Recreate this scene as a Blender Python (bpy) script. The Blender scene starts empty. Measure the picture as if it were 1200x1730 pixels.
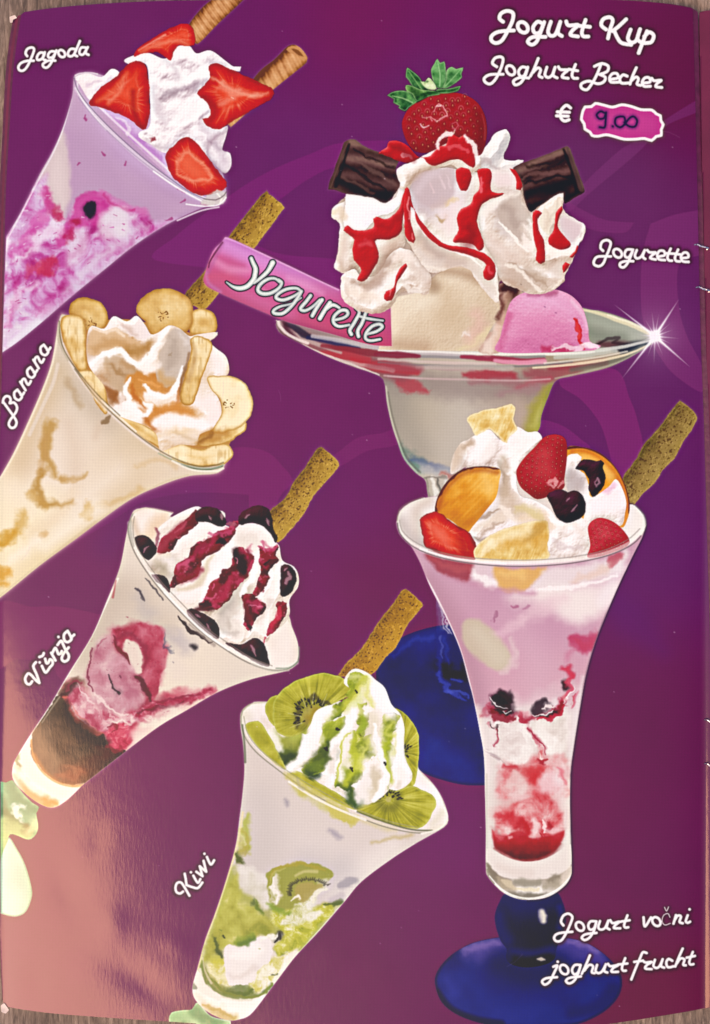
import bpy, math
import numpy as np

# ---------------------------------------------------------------- camera, sky, sun, exposure
sc = bpy.context.scene
K = 0.00018                    # metres per unit of the page drawing (the menu page is an A4 sheet)
CAM_H = 0.55
cam = bpy.data.cameras.new('camera'); cam_o = bpy.data.objects.new('camera', cam); sc.collection.objects.link(cam_o)
cam_o.location = (0, 0, CAM_H)            # held straight above the page, looking down
cam.sensor_fit = 'VERTICAL'; cam.sensor_height = 24; cam.lens = 12 / ((865 * K) / CAM_H); cam.clip_start = 0.01; cam.clip_end = 200
sc.camera = cam_o
SUN_DIR = (-0.315, -0.31, 1.0)
world = bpy.data.worlds.new('World'); sc.world = world; world.use_nodes = True
wn = world.node_tree; bg = wn.nodes['Background']; sky = wn.nodes.new('ShaderNodeTexSky')
sky.sky_type = 'NISHITA'; sky.sun_disc = False
sky.sun_elevation = math.atan2(1.0, math.hypot(SUN_DIR[0], SUN_DIR[1])); sky.sun_rotation = math.atan2(SUN_DIR[0], SUN_DIR[1])
sky.air_density = 1.0; sky.dust_density = 2.5; sky.ozone_density = 1.0
wn.links.new(sky.outputs[0], bg.inputs[0]); bg.inputs[1].default_value = 0.12
sun = bpy.data.lights.new('sun', 'SUN'); sun.energy = 1.6; sun.angle = math.radians(25); sun.color = (1.0, 0.46, 0.20)
sun_o = bpy.data.objects.new('sun', sun); sc.collection.objects.link(sun_o); sun_o.location = (-0.5, -0.5, 1.5)
from mathutils import Vector
sun_o.rotation_euler = Vector(SUN_DIR).to_track_quat('Z', 'Y').to_euler()
sc.view_settings.view_transform = 'Standard'; sc.view_settings.look = 'None'; sc.view_settings.gamma = 1.0
sc.view_settings.exposure = 0.75
sc.render.engine = 'CYCLES'
sc.cycles.max_bounces = 4

# ---------------------------------------------------------------- the print on the page
# The page is a flat colour print. Its artwork is drawn here, in page millimetre-like units, by splines,
# brush strokes and noise into one colour map; every printed element also keeps its outline (a signed
# distance), from which its own thin sheet of ink is meshed further below.
W, H = 1200, 1730
C = np.zeros((H, W, 3), np.float32)
FR = dict(A=(0, 0, 2.0), B=(0, 180, 2.857), C=(0, 470, 2.6087), D=(540, 80, 2.5532), E=(320, 320, 2.5), F=(640, 420, 2.1429),
          G=(800, 0, 3.0), H=(180, 740, 2.857), I=(0, 960, 2.857), J=(380, 980, 2.857), K=(270, 1330, 2.7907), L=(640, 660, 2.1429),
          M=(640, 960, 2.6087), N=(700, 1300, 2.4), O=(0, 1280, 3.844), P=(0, 0, 1.0))
_T = np.random.default_rng(11).random((256, 256)).astype(np.float32)


def hx(c):
    return np.array([int(c[i:i + 2], 16) / 255 for i in (0, 2, 4)], np.float32) if isinstance(c, str) else np.asarray(c, np.float32)


def ns(u, v):
    iu = np.floor(u).astype(np.int32); iv = np.floor(v).astype(np.int32)
    fu = (u - iu).astype(np.float32); fv = (v - iv).astype(np.float32)
    fu = fu * fu * (3 - 2 * fu); fv = fv * fv * (3 - 2 * fv)
    a = iu & 255; b = (iu + 1) & 255; c = iv & 255; d = (iv + 1) & 255
    return ((_T[c, a] * (1 - fu) + _T[c, b] * fu) * (1 - fv) + (_T[d, a] * (1 - fu) + _T[d, b] * fu) * fv) * 2 - 1


def fbm(X, Y, s, o=4, seed=0, sy=None, g=.5):
    r = 0; amp = 1; t = 0; sy = sy or s
    for k in range(o):
        r = r + amp * ns(X / s + seed * 17.3 + k * 31.7, Y / sy + seed * 7.9 + k * 11.3)
        t += amp; amp *= g; s /= 2; sy /= 2
    return r / t * 1.5


def ss(x, a, b):
    t = np.clip((x - a) / (b - a), 0, 1)
    return t * t * (3 - 2 * t)


def mix(a, b, t):
    t = np.asarray(t)[..., None]
    return hx(a) * (1 - t) + hx(b) * t


def ramp(t, *st):
    """colour ramp: ramp(t, 0,'aaaaaa', .5,'bbbbbb', ...)"""
    xs = st[0::2]; cs = np.stack([hx(c) for c in st[1::2]])
    return np.stack([np.interp(t, xs, cs[:, i]) for i in range(3)], -1).astype(np.float32)


def pts(fr, s):
    x0, y0, k = FR[fr]
    out = []; corner = []
    for w in s.split():
        c = w.endswith('!')
        a, b = w.rstrip('!').split(',')
        out.append((x0 + float(a) / k, y0 + float(b) / k)); corner.append(c)
    return out, corner


def spline(fr, s, closed=True, step=4.5, line=False):
    P, cn = pts(fr, s) if isinstance(s, str) else (s, [False] * len(s))
    P = np.array(P, float); n = len(P)
    if n < 3 or line:
        return np.vstack([P, P[:1]]) if closed and n > 2 else P
    out = []
    for i in range(n if closed else n - 1):
        p1, p2 = P[i], P[(i + 1) % n]
        p0 = P[(i - 1) % n] if closed or i > 0 else p1
        p3 = P[(i + 2) % n] if closed or i + 2 < n else p2
        if cn[i]: p0 = p1
        if cn[(i + 1) % n]: p3 = p2
        m = max(1, min(10, int(np.hypot(*(p2 - p1)) / step)))
        for k in range(m):
            t = k / m; t2 = t * t; t3 = t2 * t
            out.append(.5 * ((2 * p1) + (-p0 + p2) * t + (2 * p0 - 5 * p1 + 4 * p2 - p3) * t2 + (-p0 + 3 * p1 - 3 * p2 + p3) * t3))
    out.append(P[0] if closed else P[-1])
    return np.array(out)


class Reg:
    def __init__(s, x0, y0, x1, y1):
        s.x0, s.y0 = max(0, int(x0)), max(0, int(y0)); s.x1, s.y1 = min(W, int(x1) + 1), min(H, int(y1) + 1)
        s.ok = s.x1 > s.x0 and s.y1 > s.y0
        s.sl = (slice(s.y0, s.y1), slice(s.x0, s.x1))
        if s.ok:
            s.Y, s.X = np.mgrid[s.y0:s.y1, s.x0:s.x1].astype(np.float32) + .5


def _dist(P, X, Y, closed, wd=None):
    """distance to the polyline, (inside flag | width at the nearest point)"""
    best = np.full(X.shape, 1e9, np.float32); ins = np.zeros(X.shape, bool); w = np.zeros(X.shape, np.float32)
    L = np.r_[0, np.cumsum(np.hypot(*np.diff(P, axis=0).T))]; L /= max(L[-1], 1e-6)
    for i in range(len(P) - 1):
        ax, ay = P[i]; bx, by = P[i + 1]
        dx, dy = bx - ax, by - ay; q = dx * dx + dy * dy
        if q < 1e-9: continue
        px = X - ax; py = Y - ay
        t = np.clip((px * dx + py * dy) / q, 0, 1)
        d = (px - t * dx) ** 2 + (py - t * dy) ** 2
        if wd is None:
            np.minimum(best, d, out=best)
            if closed and dy != 0:
                ins ^= ((Y >= ay) != (Y >= by)) & (X < ax + dx * (Y - ay) / dy)
        else:
            tt = L[i] + t * (L[i + 1] - L[i])
            ww = np.interp(tt, np.linspace(0, 1, len(wd)), wd)
            d = np.sqrt(d) - ww
            m = d < best; best = np.where(m, d, best); w = np.where(m, ww, w)
    return (np.sqrt(best), ins) if wd is None else (best, w)


def sdf(P, R, X=None, Y=None):
    X = R.X if X is None else X; Y = R.Y if Y is None else Y
    if X.size > 90000:      # half resolution, then doubled
        d, i = _dist(P, X[::2, ::2], Y[::2, ::2], True)
        s = np.where(i, -d, d); h, w = X.shape
        yi = np.clip((np.arange(h) / 2), 0, s.shape[0] - 1); xi = np.clip((np.arange(w) / 2), 0, s.shape[1] - 1)
        y0 = yi.astype(int); x0 = xi.astype(int); y1 = np.minimum(y0 + 1, s.shape[0] - 1); x1 = np.minimum(x0 + 1, s.shape[1] - 1)
        fy = (yi - y0)[:, None]; fx = (xi - x0)[None]
        return ((s[y0][:, x0] * (1 - fx) + s[y0][:, x1] * fx) * (1 - fy) + (s[y1][:, x0] * (1 - fx) + s[y1][:, x1] * fx) * fy).astype(np.float32)
    d, i = _dist(P, X, Y, True)
    return np.where(i, -d, d)


CLIP = [None]
ELS = []            # printed elements: dict(name, R, sd, label, parent, cell)


def put(R, a, col):
    if CLIP[0] is not None: a = a * CLIP[0][R.sl]
    a = a[..., None]; C[R.sl] = C[R.sl] * (1 - a) + hx(col) * a


class clip:
    def __init__(s, *els):
        s.m = np.zeros((H, W), np.float32)
        for e in els: s.m[e['R'].sl] = np.maximum(s.m[e['R'].sl], np.clip(.5 - e['sd'], 0, 1))
    def __enter__(s): s.o = CLIP[0]; CLIP[0] = s.m if s.o is None else s.m * s.o; return s
    def __exit__(s, *a): CLIP[0] = s.o


def shape(fr, s, warp=0, wf=12., seed=0, pad=6, line=False):
    P = spline(fr, s, True, line=line)
    R = Reg(*(P.min(0) - pad - abs(warp)), *(P.max(0) + pad + abs(warp)))
    X, Y = R.X, R.Y
    if warp:
        X = X + warp * fbm(X, Y, wf, 3, seed + 1); Y = Y + warp * fbm(R.X, R.Y, wf, 3, seed + 5)
    return dict(R=R, sd=sdf(P, R, X, Y), P=P)


def E(name, parent, fr, s, label=None, cell=4, **k):
    """a printed element: its outline is kept for the ink sheet"""
    e = shape(fr, s, **k); e.update(name=name, parent=parent, label=label, cell=cell)
    ELS.append(e); return e


def fill(e, col, soft=1.2, a=1.0, grow=0):
    put(e['R'], a * np.clip(.5 - (e['sd'] - grow) / soft, 0, 1), col)


def F(fr, s, col, soft=1.5, a=1.0, warp=0, wf=12., seed=0, line=False):
    """a blot of colour"""
    e = shape(fr, s, warp, wf, seed, pad=6 + soft, line=line)
    if soft > 3: put(e['R'], a * ss(-e['sd'], -soft, soft), col)
    else: fill(e, col, soft, a)
    return e


def S(fr, s, wd, col, soft=1.5, a=1.0, warp=0, wf=12., seed=0, line=False, step=7.):
    """a brush stroke, wd = half widths along it"""
    P = spline(fr, s, False, line=line, step=step)
    if not hasattr(wd, '__len__'): wd = (wd, wd)
    m = max(wd) + soft + abs(warp) + 2
    R = Reg(*(P.min(0) - m), *(P.max(0) + m))
    if not R.ok: return None
    X, Y = R.X, R.Y
    if warp:
        X = X + warp * fbm(X, Y, wf, 3, seed + 1); Y = Y + warp * fbm(R.X, R.Y, wf, 3, seed + 5)
    d, w = _dist(P, X, Y, False, wd)
    if soft > 3: put(R, a * ss(-d, -soft, soft), col)
    else: put(R, a * np.clip(.5 - d / soft, 0, 1), col)
    return dict(R=R, sd=d, w=w)


def SS(fr, rows):
    """many strokes: 'col width[,width] soft alpha | x,y x,y ...' per line; F before the colour makes a blot"""
    for q in rows.strip().splitlines():
        h, p = q.split('|'); h = h.split()
        if h[0] == 'F': F(fr, p, h[1], float(h[2]), float(h[3]), *(float(z) for z in h[4:]))
        else: S(fr, p, [float(z) for z in h[1].split(',')], h[0], float(h[2]), float(h[3]), *(float(z) for z in h[4:]))


def blur(a, n):
    for ax in (0, 1):
        for _ in range(2):
            p = np.pad(a, [(n, n) if i == ax else (0, 0) for i in range(a.ndim)], mode='edge'); c = np.cumsum(p, axis=ax, dtype=np.float64)
            c = np.concatenate([np.zeros_like(np.take(c, [0], ax)), c], ax); k = 2 * n + 1
            a = ((np.take(c, range(k, c.shape[ax]), ax) - np.take(c, range(0, c.shape[ax] - k), ax)) / k).astype(np.float32)
    return a


CREAM = (0, '6b4a44', .22, 'a98b80', .42, 'd8c3b6', .6, 'f3e6df', .78, 'fdf3f3', 1, 'ffffff')


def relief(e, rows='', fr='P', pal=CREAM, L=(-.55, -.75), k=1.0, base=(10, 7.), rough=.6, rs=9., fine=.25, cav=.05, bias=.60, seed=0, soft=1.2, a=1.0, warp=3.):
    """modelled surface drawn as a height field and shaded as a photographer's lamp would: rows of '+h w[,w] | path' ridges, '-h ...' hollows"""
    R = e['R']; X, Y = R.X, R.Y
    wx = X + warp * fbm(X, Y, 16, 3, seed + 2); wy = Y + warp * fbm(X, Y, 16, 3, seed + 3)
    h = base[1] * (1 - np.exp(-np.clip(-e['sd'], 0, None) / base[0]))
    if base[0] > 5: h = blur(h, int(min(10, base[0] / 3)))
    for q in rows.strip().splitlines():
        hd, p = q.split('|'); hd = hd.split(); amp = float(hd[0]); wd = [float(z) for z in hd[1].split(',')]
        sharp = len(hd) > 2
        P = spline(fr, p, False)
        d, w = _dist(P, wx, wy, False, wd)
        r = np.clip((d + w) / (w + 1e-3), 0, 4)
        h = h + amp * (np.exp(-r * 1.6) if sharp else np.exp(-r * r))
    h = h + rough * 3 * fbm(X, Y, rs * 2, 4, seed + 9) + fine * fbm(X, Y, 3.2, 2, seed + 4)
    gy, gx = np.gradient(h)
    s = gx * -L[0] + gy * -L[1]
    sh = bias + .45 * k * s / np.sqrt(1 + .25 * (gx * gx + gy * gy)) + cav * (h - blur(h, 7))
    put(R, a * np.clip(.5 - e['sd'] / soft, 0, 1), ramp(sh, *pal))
    return h


def halo(e, col='f4e8f0', w=5., a=.5):
    d = e['sd']; put(e['R'], a * np.where(d > -1, np.exp(-np.clip(d, 0, None) / w), 0), col)


def rim(e, col, w=3., a=.6, off=0):
    d = np.abs(e['sd'] + off); put(e['R'], a * np.exp(-(d / w) ** 2) * np.clip(.5 - e['sd'], 0, 1), col)


def axis(R, p0, p1):
    """u 0..1 along p0->p1, v signed distance across"""
    d = np.array(p1, float) - p0; n = np.hypot(*d); d /= n
    return ((R.X - p0[0]) * d[0] + (R.Y - p0[1]) * d[1]) / n, -(R.X - p0[0]) * d[1] + (R.Y - p0[1]) * d[0]


def scatter(e, n, fn, seed=0, lo=2.):
    r = np.random.default_rng(seed); ys, xs = np.where(e['sd'] < -lo)
    for i in r.permutation(len(ys))[:n]:
        fn(e['R'].x0 + xs[i], e['R'].y0 + ys[i], r)
FR.update(Q=(250, 180, 2.553), Q2=(850, 100, 2.883), R=(880, 560, 3.75), U=(200, 640, 2.143), V=(0, 900, 4.615), WJ=(20, 60, 8), WB=(0, 570, 10.81),
          WV=(30, 1050, 10.909), WK=(280, 1430, 12), WT=(990, 390, 6.316), WF=(900, 1520, 4.138), WY=(380, 420, 4.138))


def paint_ground():
    """the purple ground with its paler swirls"""
    cp = [(100, 60, '6c2860'), (600, 40, '741c58'), (420, 60, '6c2460'), (700, 160, '682a66'), (500, 260, '692866'), (900, 30, '702055'), (1000, 300, '663062'), (1130, 120, '661a48'),
          (1000, 400, '6a2c62'), (1130, 560, '662a64'), (450, 680, '70245f'), (560, 850, '6c2460'), (620, 1000, '6e1c54'), (1080, 900, '642664'), (1120, 1250, '66204f'),
          (600, 1650, '6c1a52'), (250, 1300, '732358'), (1100, 1680, '6a1842'), (1000, 1350, '6c1c50'), (50, 150, '6e2460'), (760, 1400, '6e2060'), (700, 1560, '6c1c58'),
          (40, 700, '722860'), (130, 980, '74285c'), (1100, 1450, '661e50'), (200, 1650, '702058'), (500, 1250, '6c2056')]
    y, x = np.mgrid[0:H:10, 0:W:10].astype(np.float32)
    n = 0; d = 0
    for a, b, c in cp:
        w = 1 / (((x - a) ** 2 + (y - b) ** 2) / 1e4 + .6) ** 1.6
        n = n + w[..., None] * hx(c); d = d + w
    g = n / d[..., None]
    g = np.repeat(np.repeat(g, 10, 0), 10, 1)[:H, :W]
    C[:] = blur(g, 12)
    R = Reg(0, 0, W, H)
    put(R, np.full((H, W), .5), C * (1 + .03 * fbm(R.X, R.Y, 60, 3, 3))[..., None] + .004 * ns(R.X / 1.7, R.Y / 1.7)[..., None])


def swirls():
    rows = [('Q', '20,655 120,560 200,495 330,400 450,320 560,262 700,205 830,158 1060,148 1120,180 1060,260 820,262 700,310 600,380 520,450 470,600! 560,632 640,645 830,662 900,700 900,820 700,720 470,612 380,600 250,695!', '7c2870', .8),
            ('Q2', '300,730 390,610 560,450 640,400 780,300 930,205 1009,168! 1009,235! 900,275 780,335 640,470 420,655 330,740', '7c3872', .55),
            ('Q2', '300,690 400,740 500,782 640,795! 590,845 450,835 360,790', '7e3470', .6),
            ('Q2', '720,800! 840,755 985,728! 985,900 960,950 860,1000 858,1200 900,1350 975,1500 975,1620 840,1540 760,1440 690,1300 672,1150 680,950', '7e3470', .7),
            ('R', '600,240 690,420 740,560 770,760 650,940 590,900 560,760 500,580 380,430 250,340 300,250', '802c6e', .85),
            ('R', '110,640 130,565 200,572 290,610 380,680 440,740 300,760 150,700', '802c70', .8),
            ('U', '400,255 470,248 540,265 590,310 632,370 590,420 550,490 475,510! 472,420! 330,412 200,420 80,450 -30,520! -300,660 -330,560 0,400 380,300', '7e2868', .8),
            ('U', '740,310 800,262 870,212 960,195 1010,170! 1015,235 900,262 800,318', '7c2a68', .75),
            ('V', '-20,560 250,577 430,573 600,598 800,642! 800,1400! 480,1150 420,1060 300,1000 120,990 -20,1040', '862c62', .6)]
    for i, (f, p, c, a) in enumerate(rows):
        e = E('swirl', 'page', f, p, 'pale magenta swirl in the purple ground', cell=8)
        fill(e, c, 2.0, a * .95)
    SS('P', """5c2474 14,30,10 22 .25 | 1010,1000 1060,1040 1120,1100
561c62 20,50,20 40 .25 | 900,720 960,820 1000,900
7a2070 20,40,20 40 .2 | 540,1000 620,1100 650,1250
54226c 20,30 30 .22 | 180,920 230,860 330,845""")


def ell(cx, cy, rx, ry, tilt=-.25, n=14):
    return ' '.join('%.1f,%.1f' % (cx + rx * np.cos(t) - tilt * ry * np.sin(t), cy + ry * np.sin(t)) for t in np.linspace(0, 2 * np.pi, n))


def word(name, fr, strokes, hw, label, fillc='fbeef0', dark='4a2c3c', off=(1.2, -1.2), parent='page', da=.75):
    """printed lettering: every stroke is a monoline pen line; the word's sheet is their union"""
    Ps = [(spline(fr, s, False, step=.9), h) for s, h in [(q if isinstance(q, tuple) else (q, hw + .3 * (hw > 2))) for q in strokes]]
    A = np.vstack([p for p, _ in Ps]); m = 10
    R = Reg(*(A.min(0) - m), *(A.max(0) + m))
    def dd(ox, oy):
        b = None
        for p, h in Ps:
            r2 = np.maximum(0, 1)
            d, w = _dist(p, R.X - ox, R.Y - oy, False, (h, h)) if len(p) > 1 else (np.hypot(R.X - ox - p[0][0], R.Y - oy - p[0][1]) - h, 0)
            b = d if b is None else np.minimum(b, d)
        return b
    sh = dd(*off); put(R, da * np.exp(-(np.clip(sh, 0, None) / 3.2) ** 2), dark)
    d = dd(0, 0)
    put(R, np.clip(.5 - (d + .15) / 1.4, 0, 1), mix('d8c4cc' if dark != '5a2468' else fillc, fillc, ss(-d, 0, 1.2)))
    e = dict(R=R, sd=d.astype(np.float32), name=name, parent=parent, label=label, cell=1.5); ELS.append(e)
    return e


def dot(x, y): return '%g,%g %g,%g' % (x, y, x + 1, y + 1)


def letters():
    word('lettering', 'WJ', ['212,282 190,240 215,185 275,165 305,190 292,245 255,335 210,425 160,475 110,472 92,430 125,378 200,348 300,345',
        '440,240 385,238 348,285 350,330 395,328 435,285 450,232 425,300 438,332 462,335', '590,222 530,222 495,265 505,302 550,300 590,250 607,208 575,290 530,385 480,437 435,428 428,388 500,345 592,345',
        ell(680, 250, 44, 48), '865,190 800,190 765,240 775,282 825,280 865,225 925,82', '875,190 855,262 888,285',
        '1020,175 950,168 920,215 928,258 970,262 1012,200 1032,165', '1012,200 1005,245 1043,268'], 2.35, 'white script word Jagoda on the purple page')
    a1 = '320,955 262,1010 275,1105 345,1145 398,1095 385,1045 320,955'; a2 = '380,1050 412,1048 440,1008'; n1 = '372,812 468,965'; n2 = '395,850 405,785 450,757 490,835 525,862 565,798'
    def sh(s, dx, dy): return ' '.join('%g,%g' % (float(p.split(',')[0]) + dx, float(p.split(',')[1]) + dy) for p in s.split())
    word('lettering', 'WB', ['50,1190 65,1120 110,1075 170,1085 195,1145 180,1200 255,1190 308,1260 300,1345 245,1430 185,1510 160,1590 205,1650 275,1630 300,1540 240,1430 60,1180',
        a1, a2, n1, n2, sh(a1, 240, -410), sh(a2, 240, -410), sh(n1, 240, -402), sh(n2, 240, -402), sh(a1, 482, -820), sh(a2, 482, -820)], 2.35, 'white script word Banana running up the page', off=(-1.5, -.8), fillc='fdeee8')
    word('lettering', 'WV', ['265,1105 220,1158 160,1135 138,1050 190,962 250,990 330,1080 395,1130', '398,1130 350,980 288,830 335,752', '445,820 505,935 545,915 590,850 640,790 640,730 595,700 565,760 530,768 505,688',
        dot(405, 755), '400,655 460,630 480,585', '618,580 695,718', '640,580 690,490 722,535 750,600 788,590 812,548', '735,432 800,358 840,430 885,530 940,620 928,700 860,738 812,690 840,600 895,530 938,480',
        dot(750, 285), '920,175 855,240 860,345 920,380 985,335 980,285 920,175', '982,300 1040,245'], 2.5, 'white script word Visnja with a caron beside the cherry sundae', off=(-1.5, -.5), fillc='fdf3e4')
    word('lettering', 'WK', ['350,922 290,960 220,930 198,840 230,752 300,735 360,800 480,1005', '385,560 408,680 420,790', '420,790 540,832 650,850 742,740', '560,600 648,742 702,670', dot(510, 530),
        '620,520 745,610', '745,610 690,410', '690,410 820,520', '820,520 768,300', '835,220 912,372 980,290', dot(785, 155)], 2.3, 'white script word Kiwi beside the kiwi sundae', off=(-1.2, 1.2), fillc='fbeae6')
    word('lettering', 'G', ['150,112 132,95 140,70 170,57 200,68 198,105 175,155 145,205 115,220 92,208 92,185 120,165 165,158 205,156', ell(250, 140, 25, 27),
        '352,122 325,112 302,140 310,168 335,165 352,130 358,115 340,165 320,212 295,228 275,212 300,190 365,188', '392,112 378,160 390,182 415,175 437,120', '440,112 428,165 448,184', '470,110 482,130 530,128 502,155 492,178 530,186', '568,102 550,160 556,184 582,186', '532,132 590,137'], 3.35, 'white script word Jogurt of the heading')
    word('lettering', 'G', ['672,150 648,128 658,98 690,88 706,105 692,150 682,195', '774,98 735,135 705,158', '712,152 730,192 752,218 800,227', '797,150 783,195 800,215 825,205 842,155', '845,148 832,195 852,216',
        '880,158 862,205 838,268', '866,185 892,163 914,180 902,212 868,218'], 3.35, 'white script word Kup of the heading')
    word('lettering', 'G', ['118,340 96,322 110,296 138,290 150,305 138,350 112,402 85,427 60,418 55,398 85,380 150,378', ell(188, 358, 21, 24), '270,345 245,342 228,365 238,388 258,383 275,342 262,385 240,420 212,432 203,412 235,395 280,397',
        '328,298 305,355 288,388', '300,370 325,346 340,356 332,385 348,394', '372,342 362,380 378,394 398,382 412,345', '414,342 404,382 424,396', '430,340 442,354 478,356 458,374 450,392 480,398', '517,328 500,375 506,396 528,398', '483,352 528,360'], 2.62, 'white script word Joghurt of the second heading line')
    word('lettering', 'G', ['645,330 625,380 600,425 575,455 548,447 548,425 585,412 630,425 660,415 668,392 640,378', '613,337 650,323 682,335 678,362 640,378', '697,402 732,395 728,374 705,374 690,395 698,416 738,416',
        '780,386 758,380 742,400 752,421 788,420', '826,343 805,390 794,426', '802,408 824,390 837,400 830,425 848,432', '860,420 895,415 892,394 870,394 856,416 866,436 898,436', '905,396 917,408 952,406 932,422 926,438 956,442'], 2.62, 'white script word Becher of the second heading line')
    word('lettering', 'WT', ['185,212 158,180 172,120 225,98 265,125 252,190 215,280 185,348 140,377 92,360 88,320 130,275 268,272', ell(340, 238, 44, 46), '505,200 440,200 415,245 430,280 465,275 500,215 480,270 445,345 405,387 368,377 370,342 430,322 507,322',
        '545,205 525,260 545,292 590,275 628,210', '630,205 610,270 635,298', '658,205 685,228 747,230 705,262 692,290 748,304', '770,272 842,258 835,215 790,212 765,255 782,300 847,310', '908,188 875,270 887,310 922,316', '862,237 940,241',
        '988,198 955,280 967,317 1007,324', '945,241 1018,250', '1025,288 1097,277 1090,235 1050,230 1020,270 1037,320 1102,327'], 2.4, 'white script word Jogurette beside the cream sundae')
    word('lettering', 'WF', ['215,178 198,150 215,110 250,96 277,120 262,170 235,230 200,282 165,288 150,262 180,234 277,222', ell(330, 185, 28, 31), '445,150 405,150 388,180 402,208 430,195 445,150 430,210 400,260 365,280 343,264 370,240 446,230',
        '470,148 458,190 475,207 505,195 527,148', '529,145 518,190 537,206', '542,142 560,162 605,152 578,176 568,196 612,198', '662,108 640,170 646,192 668,191', '613,152 677,142'], 2.3, 'white script word Jogurt at the foot of the page', off=(.8, 1.4))
    word('lettering', 'WF', ['775,122 785,185 827,123', ell(865, 152, 28, 31), ('960,122 945,96 915,110 905,150 925,176 962,165', .95), ('922,52 936,78 950,50', .95), '1002,108 985,167', '992,145 1015,112 1037,118 1028,155 1050,165', '1085,110 1072,150 1085,162 1102,155', dot(1098, 68)], 2.3, 'white script word Vocni with a thin accented letter', off=(.8, 1.4))
    word('lettering', 'WF', ['145,467 172,460 150,510 120,570 85,592 66,570 95,548 170,540', dot(175, 432), ell(220, 487, 29, 33), '335,455 295,456 275,490 290,520 318,505 335,455 318,515 290,565 255,584 233,566 260,545 337,535', '400,388 370,460 343,517',
        '360,495 395,455 422,465 414,505 433,512', '450,455 440,495 458,512 485,500 510,455', '512,450 500,495 522,508', '527,448 545,464 597,456 563,477 552,502 597,503', '647,408 625,470 631,494 652,495', '598,452 662,445'], 2.3, 'white script word joghurt in the bottom line', off=(.8, 1.4))
    word('lettering', 'WF', ['797,372 770,368 750,410 720,480 690,557', '710,434 770,426', '770,425 790,438 832,435 798,457 788,480 832,485', '855,420 845,460 862,477 885,467 907,423', '909,416 898,462 920,475', '977,427 950,415 935,440 947,472 987,466',
        '1050,343 1020,410 998,467', '1010,445 1035,412 1062,420 1054,455 1072,460', '1122,368 1098,430 1104,454 1127,453', '1078,407 1137,396'], 2.3, 'white script word frucht in the bottom line', off=(.8, 1.4))
    # euro sign, price badge and the price written by hand
    word('euro_sign', 'G', ['492,548 470,535 445,560 442,595 460,614 484,608', '425,568 486,570', '421,588 480,590'], 2.8, 'white euro sign left of the price badge')
    b = '556,562 566,544 598,542 618,526 660,534 706,544 752,532 800,540 850,556 905,558 926,576 948,586 950,610 962,630 952,656 952,684 926,690 904,710 868,700 820,704 764,704 712,690 672,682 630,690 602,686 590,668 566,654 562,628 548,606'
    e = shape('G', b, pad=16)
    put(e['R'], .8 * np.exp(-np.clip(e['sd'] - 2.5, 0, None) / 3) * (e['sd'] < 14), '6a5a50')
    put(e['R'], np.clip(.5 - (e['sd'] - 2.8) / 1.3, 0, 1), 'f6e6ea')
    put(e['R'], np.clip(.5 - (e['sd'] + 2.2) / 1.4, 0, 1), 'bc3a88')
    R = e['R']; put(R, np.clip(.5 - (e['sd'] + 3) / 1.4, 0, 1) * (.25 + .25 * np.sin(R.X * 2.1) * np.sin(R.Y * 2.1)), 'c64c98')
    put(R, .35 * np.exp(-((R.X - 1062) / 60) ** 2) * np.exp(-((R.Y - 206) / 22) ** 2) * np.clip(.5 - (e['sd'] + 3) / 3, 0, 1), 'd04a98')
    e.update(name='price_badge', parent='page', label='pink wavy badge with a white border', cell=3); e['sd'] = e['sd'] - 2.8; ELS.append(e)
    word('handwriting', 'G', ['668,575 645,565 625,582 638,602 662,598 672,570 670,610 665,645 640,645', dot(706, 640), '745,590 722,600 720,630 745,645 768,625 765,595 745,590', '765,620 790,640 820,640 830,610 810,590 785,605 768,632'],
         1.75, 'price 9.00 written in dark ink on the pink badge', fillc='2c1c4c', dark='5a2468', off=(0, 0), parent='page', da=.5)


def sparkle():
    cx, cy = 1107, 568
    e = dict(R=Reg(cx - 85, cy - 85, cx + 85, cy + 85)); R = e['R']; x = R.X - cx; y = R.Y - cy; r = np.hypot(x, y) + .1
    a = np.exp(-(r / 9) ** 2) + .45 * np.exp(-(r / 26) ** 1.2); sd = r - 9
    for ang, L, w in ((-57, 76, 2.6), (128, 92, 2.6), (41, 80, 2.6), (218, 88, 2.4), (5, 42, 1.8), (92, 48, 1.8), (263, 44, 1.6), (185, 30, 1.8), (-20, 34, 1.6), (25, 32, 1.4), (68, 36, 1.4), (110, 38, 1.4), (-80, 40, 1.4), (240, 34, 1.2), (160, 28, 1.2), (320, 36, 1.2)):
        t = np.radians(ang); u = x * np.cos(t) + y * np.sin(t); v = -x * np.sin(t) + y * np.cos(t)
        k = np.clip(1 - u / L, 0, 1) * (u > 0); ww = w * (k * .8 + .2)
        a = a + (k ** .7) * np.exp(-(v / ww) ** 2) * (1. if w > 2 else .45)
        sd = np.minimum(sd, np.where((u > 0) & (u < L * .93), np.abs(v) - np.maximum(ww * .9, 1.1), 50))
    put(R, np.clip(a, 0, 1), 'fdf2ff')
    e.update(sd=sd.astype(np.float32), name='sparkle', parent='page', label='white star of light on the glass rim', cell=2); ELS.append(e)
FR.update(X1=(560, 210, 5.217), X2=(780, 210, 5.217), Y1=(90, 480, 3.4286), Y2=(220, 840, 4.138), Y3=(440, 1120, 3.636), Y4=(670, 680, 2.7907))


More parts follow.
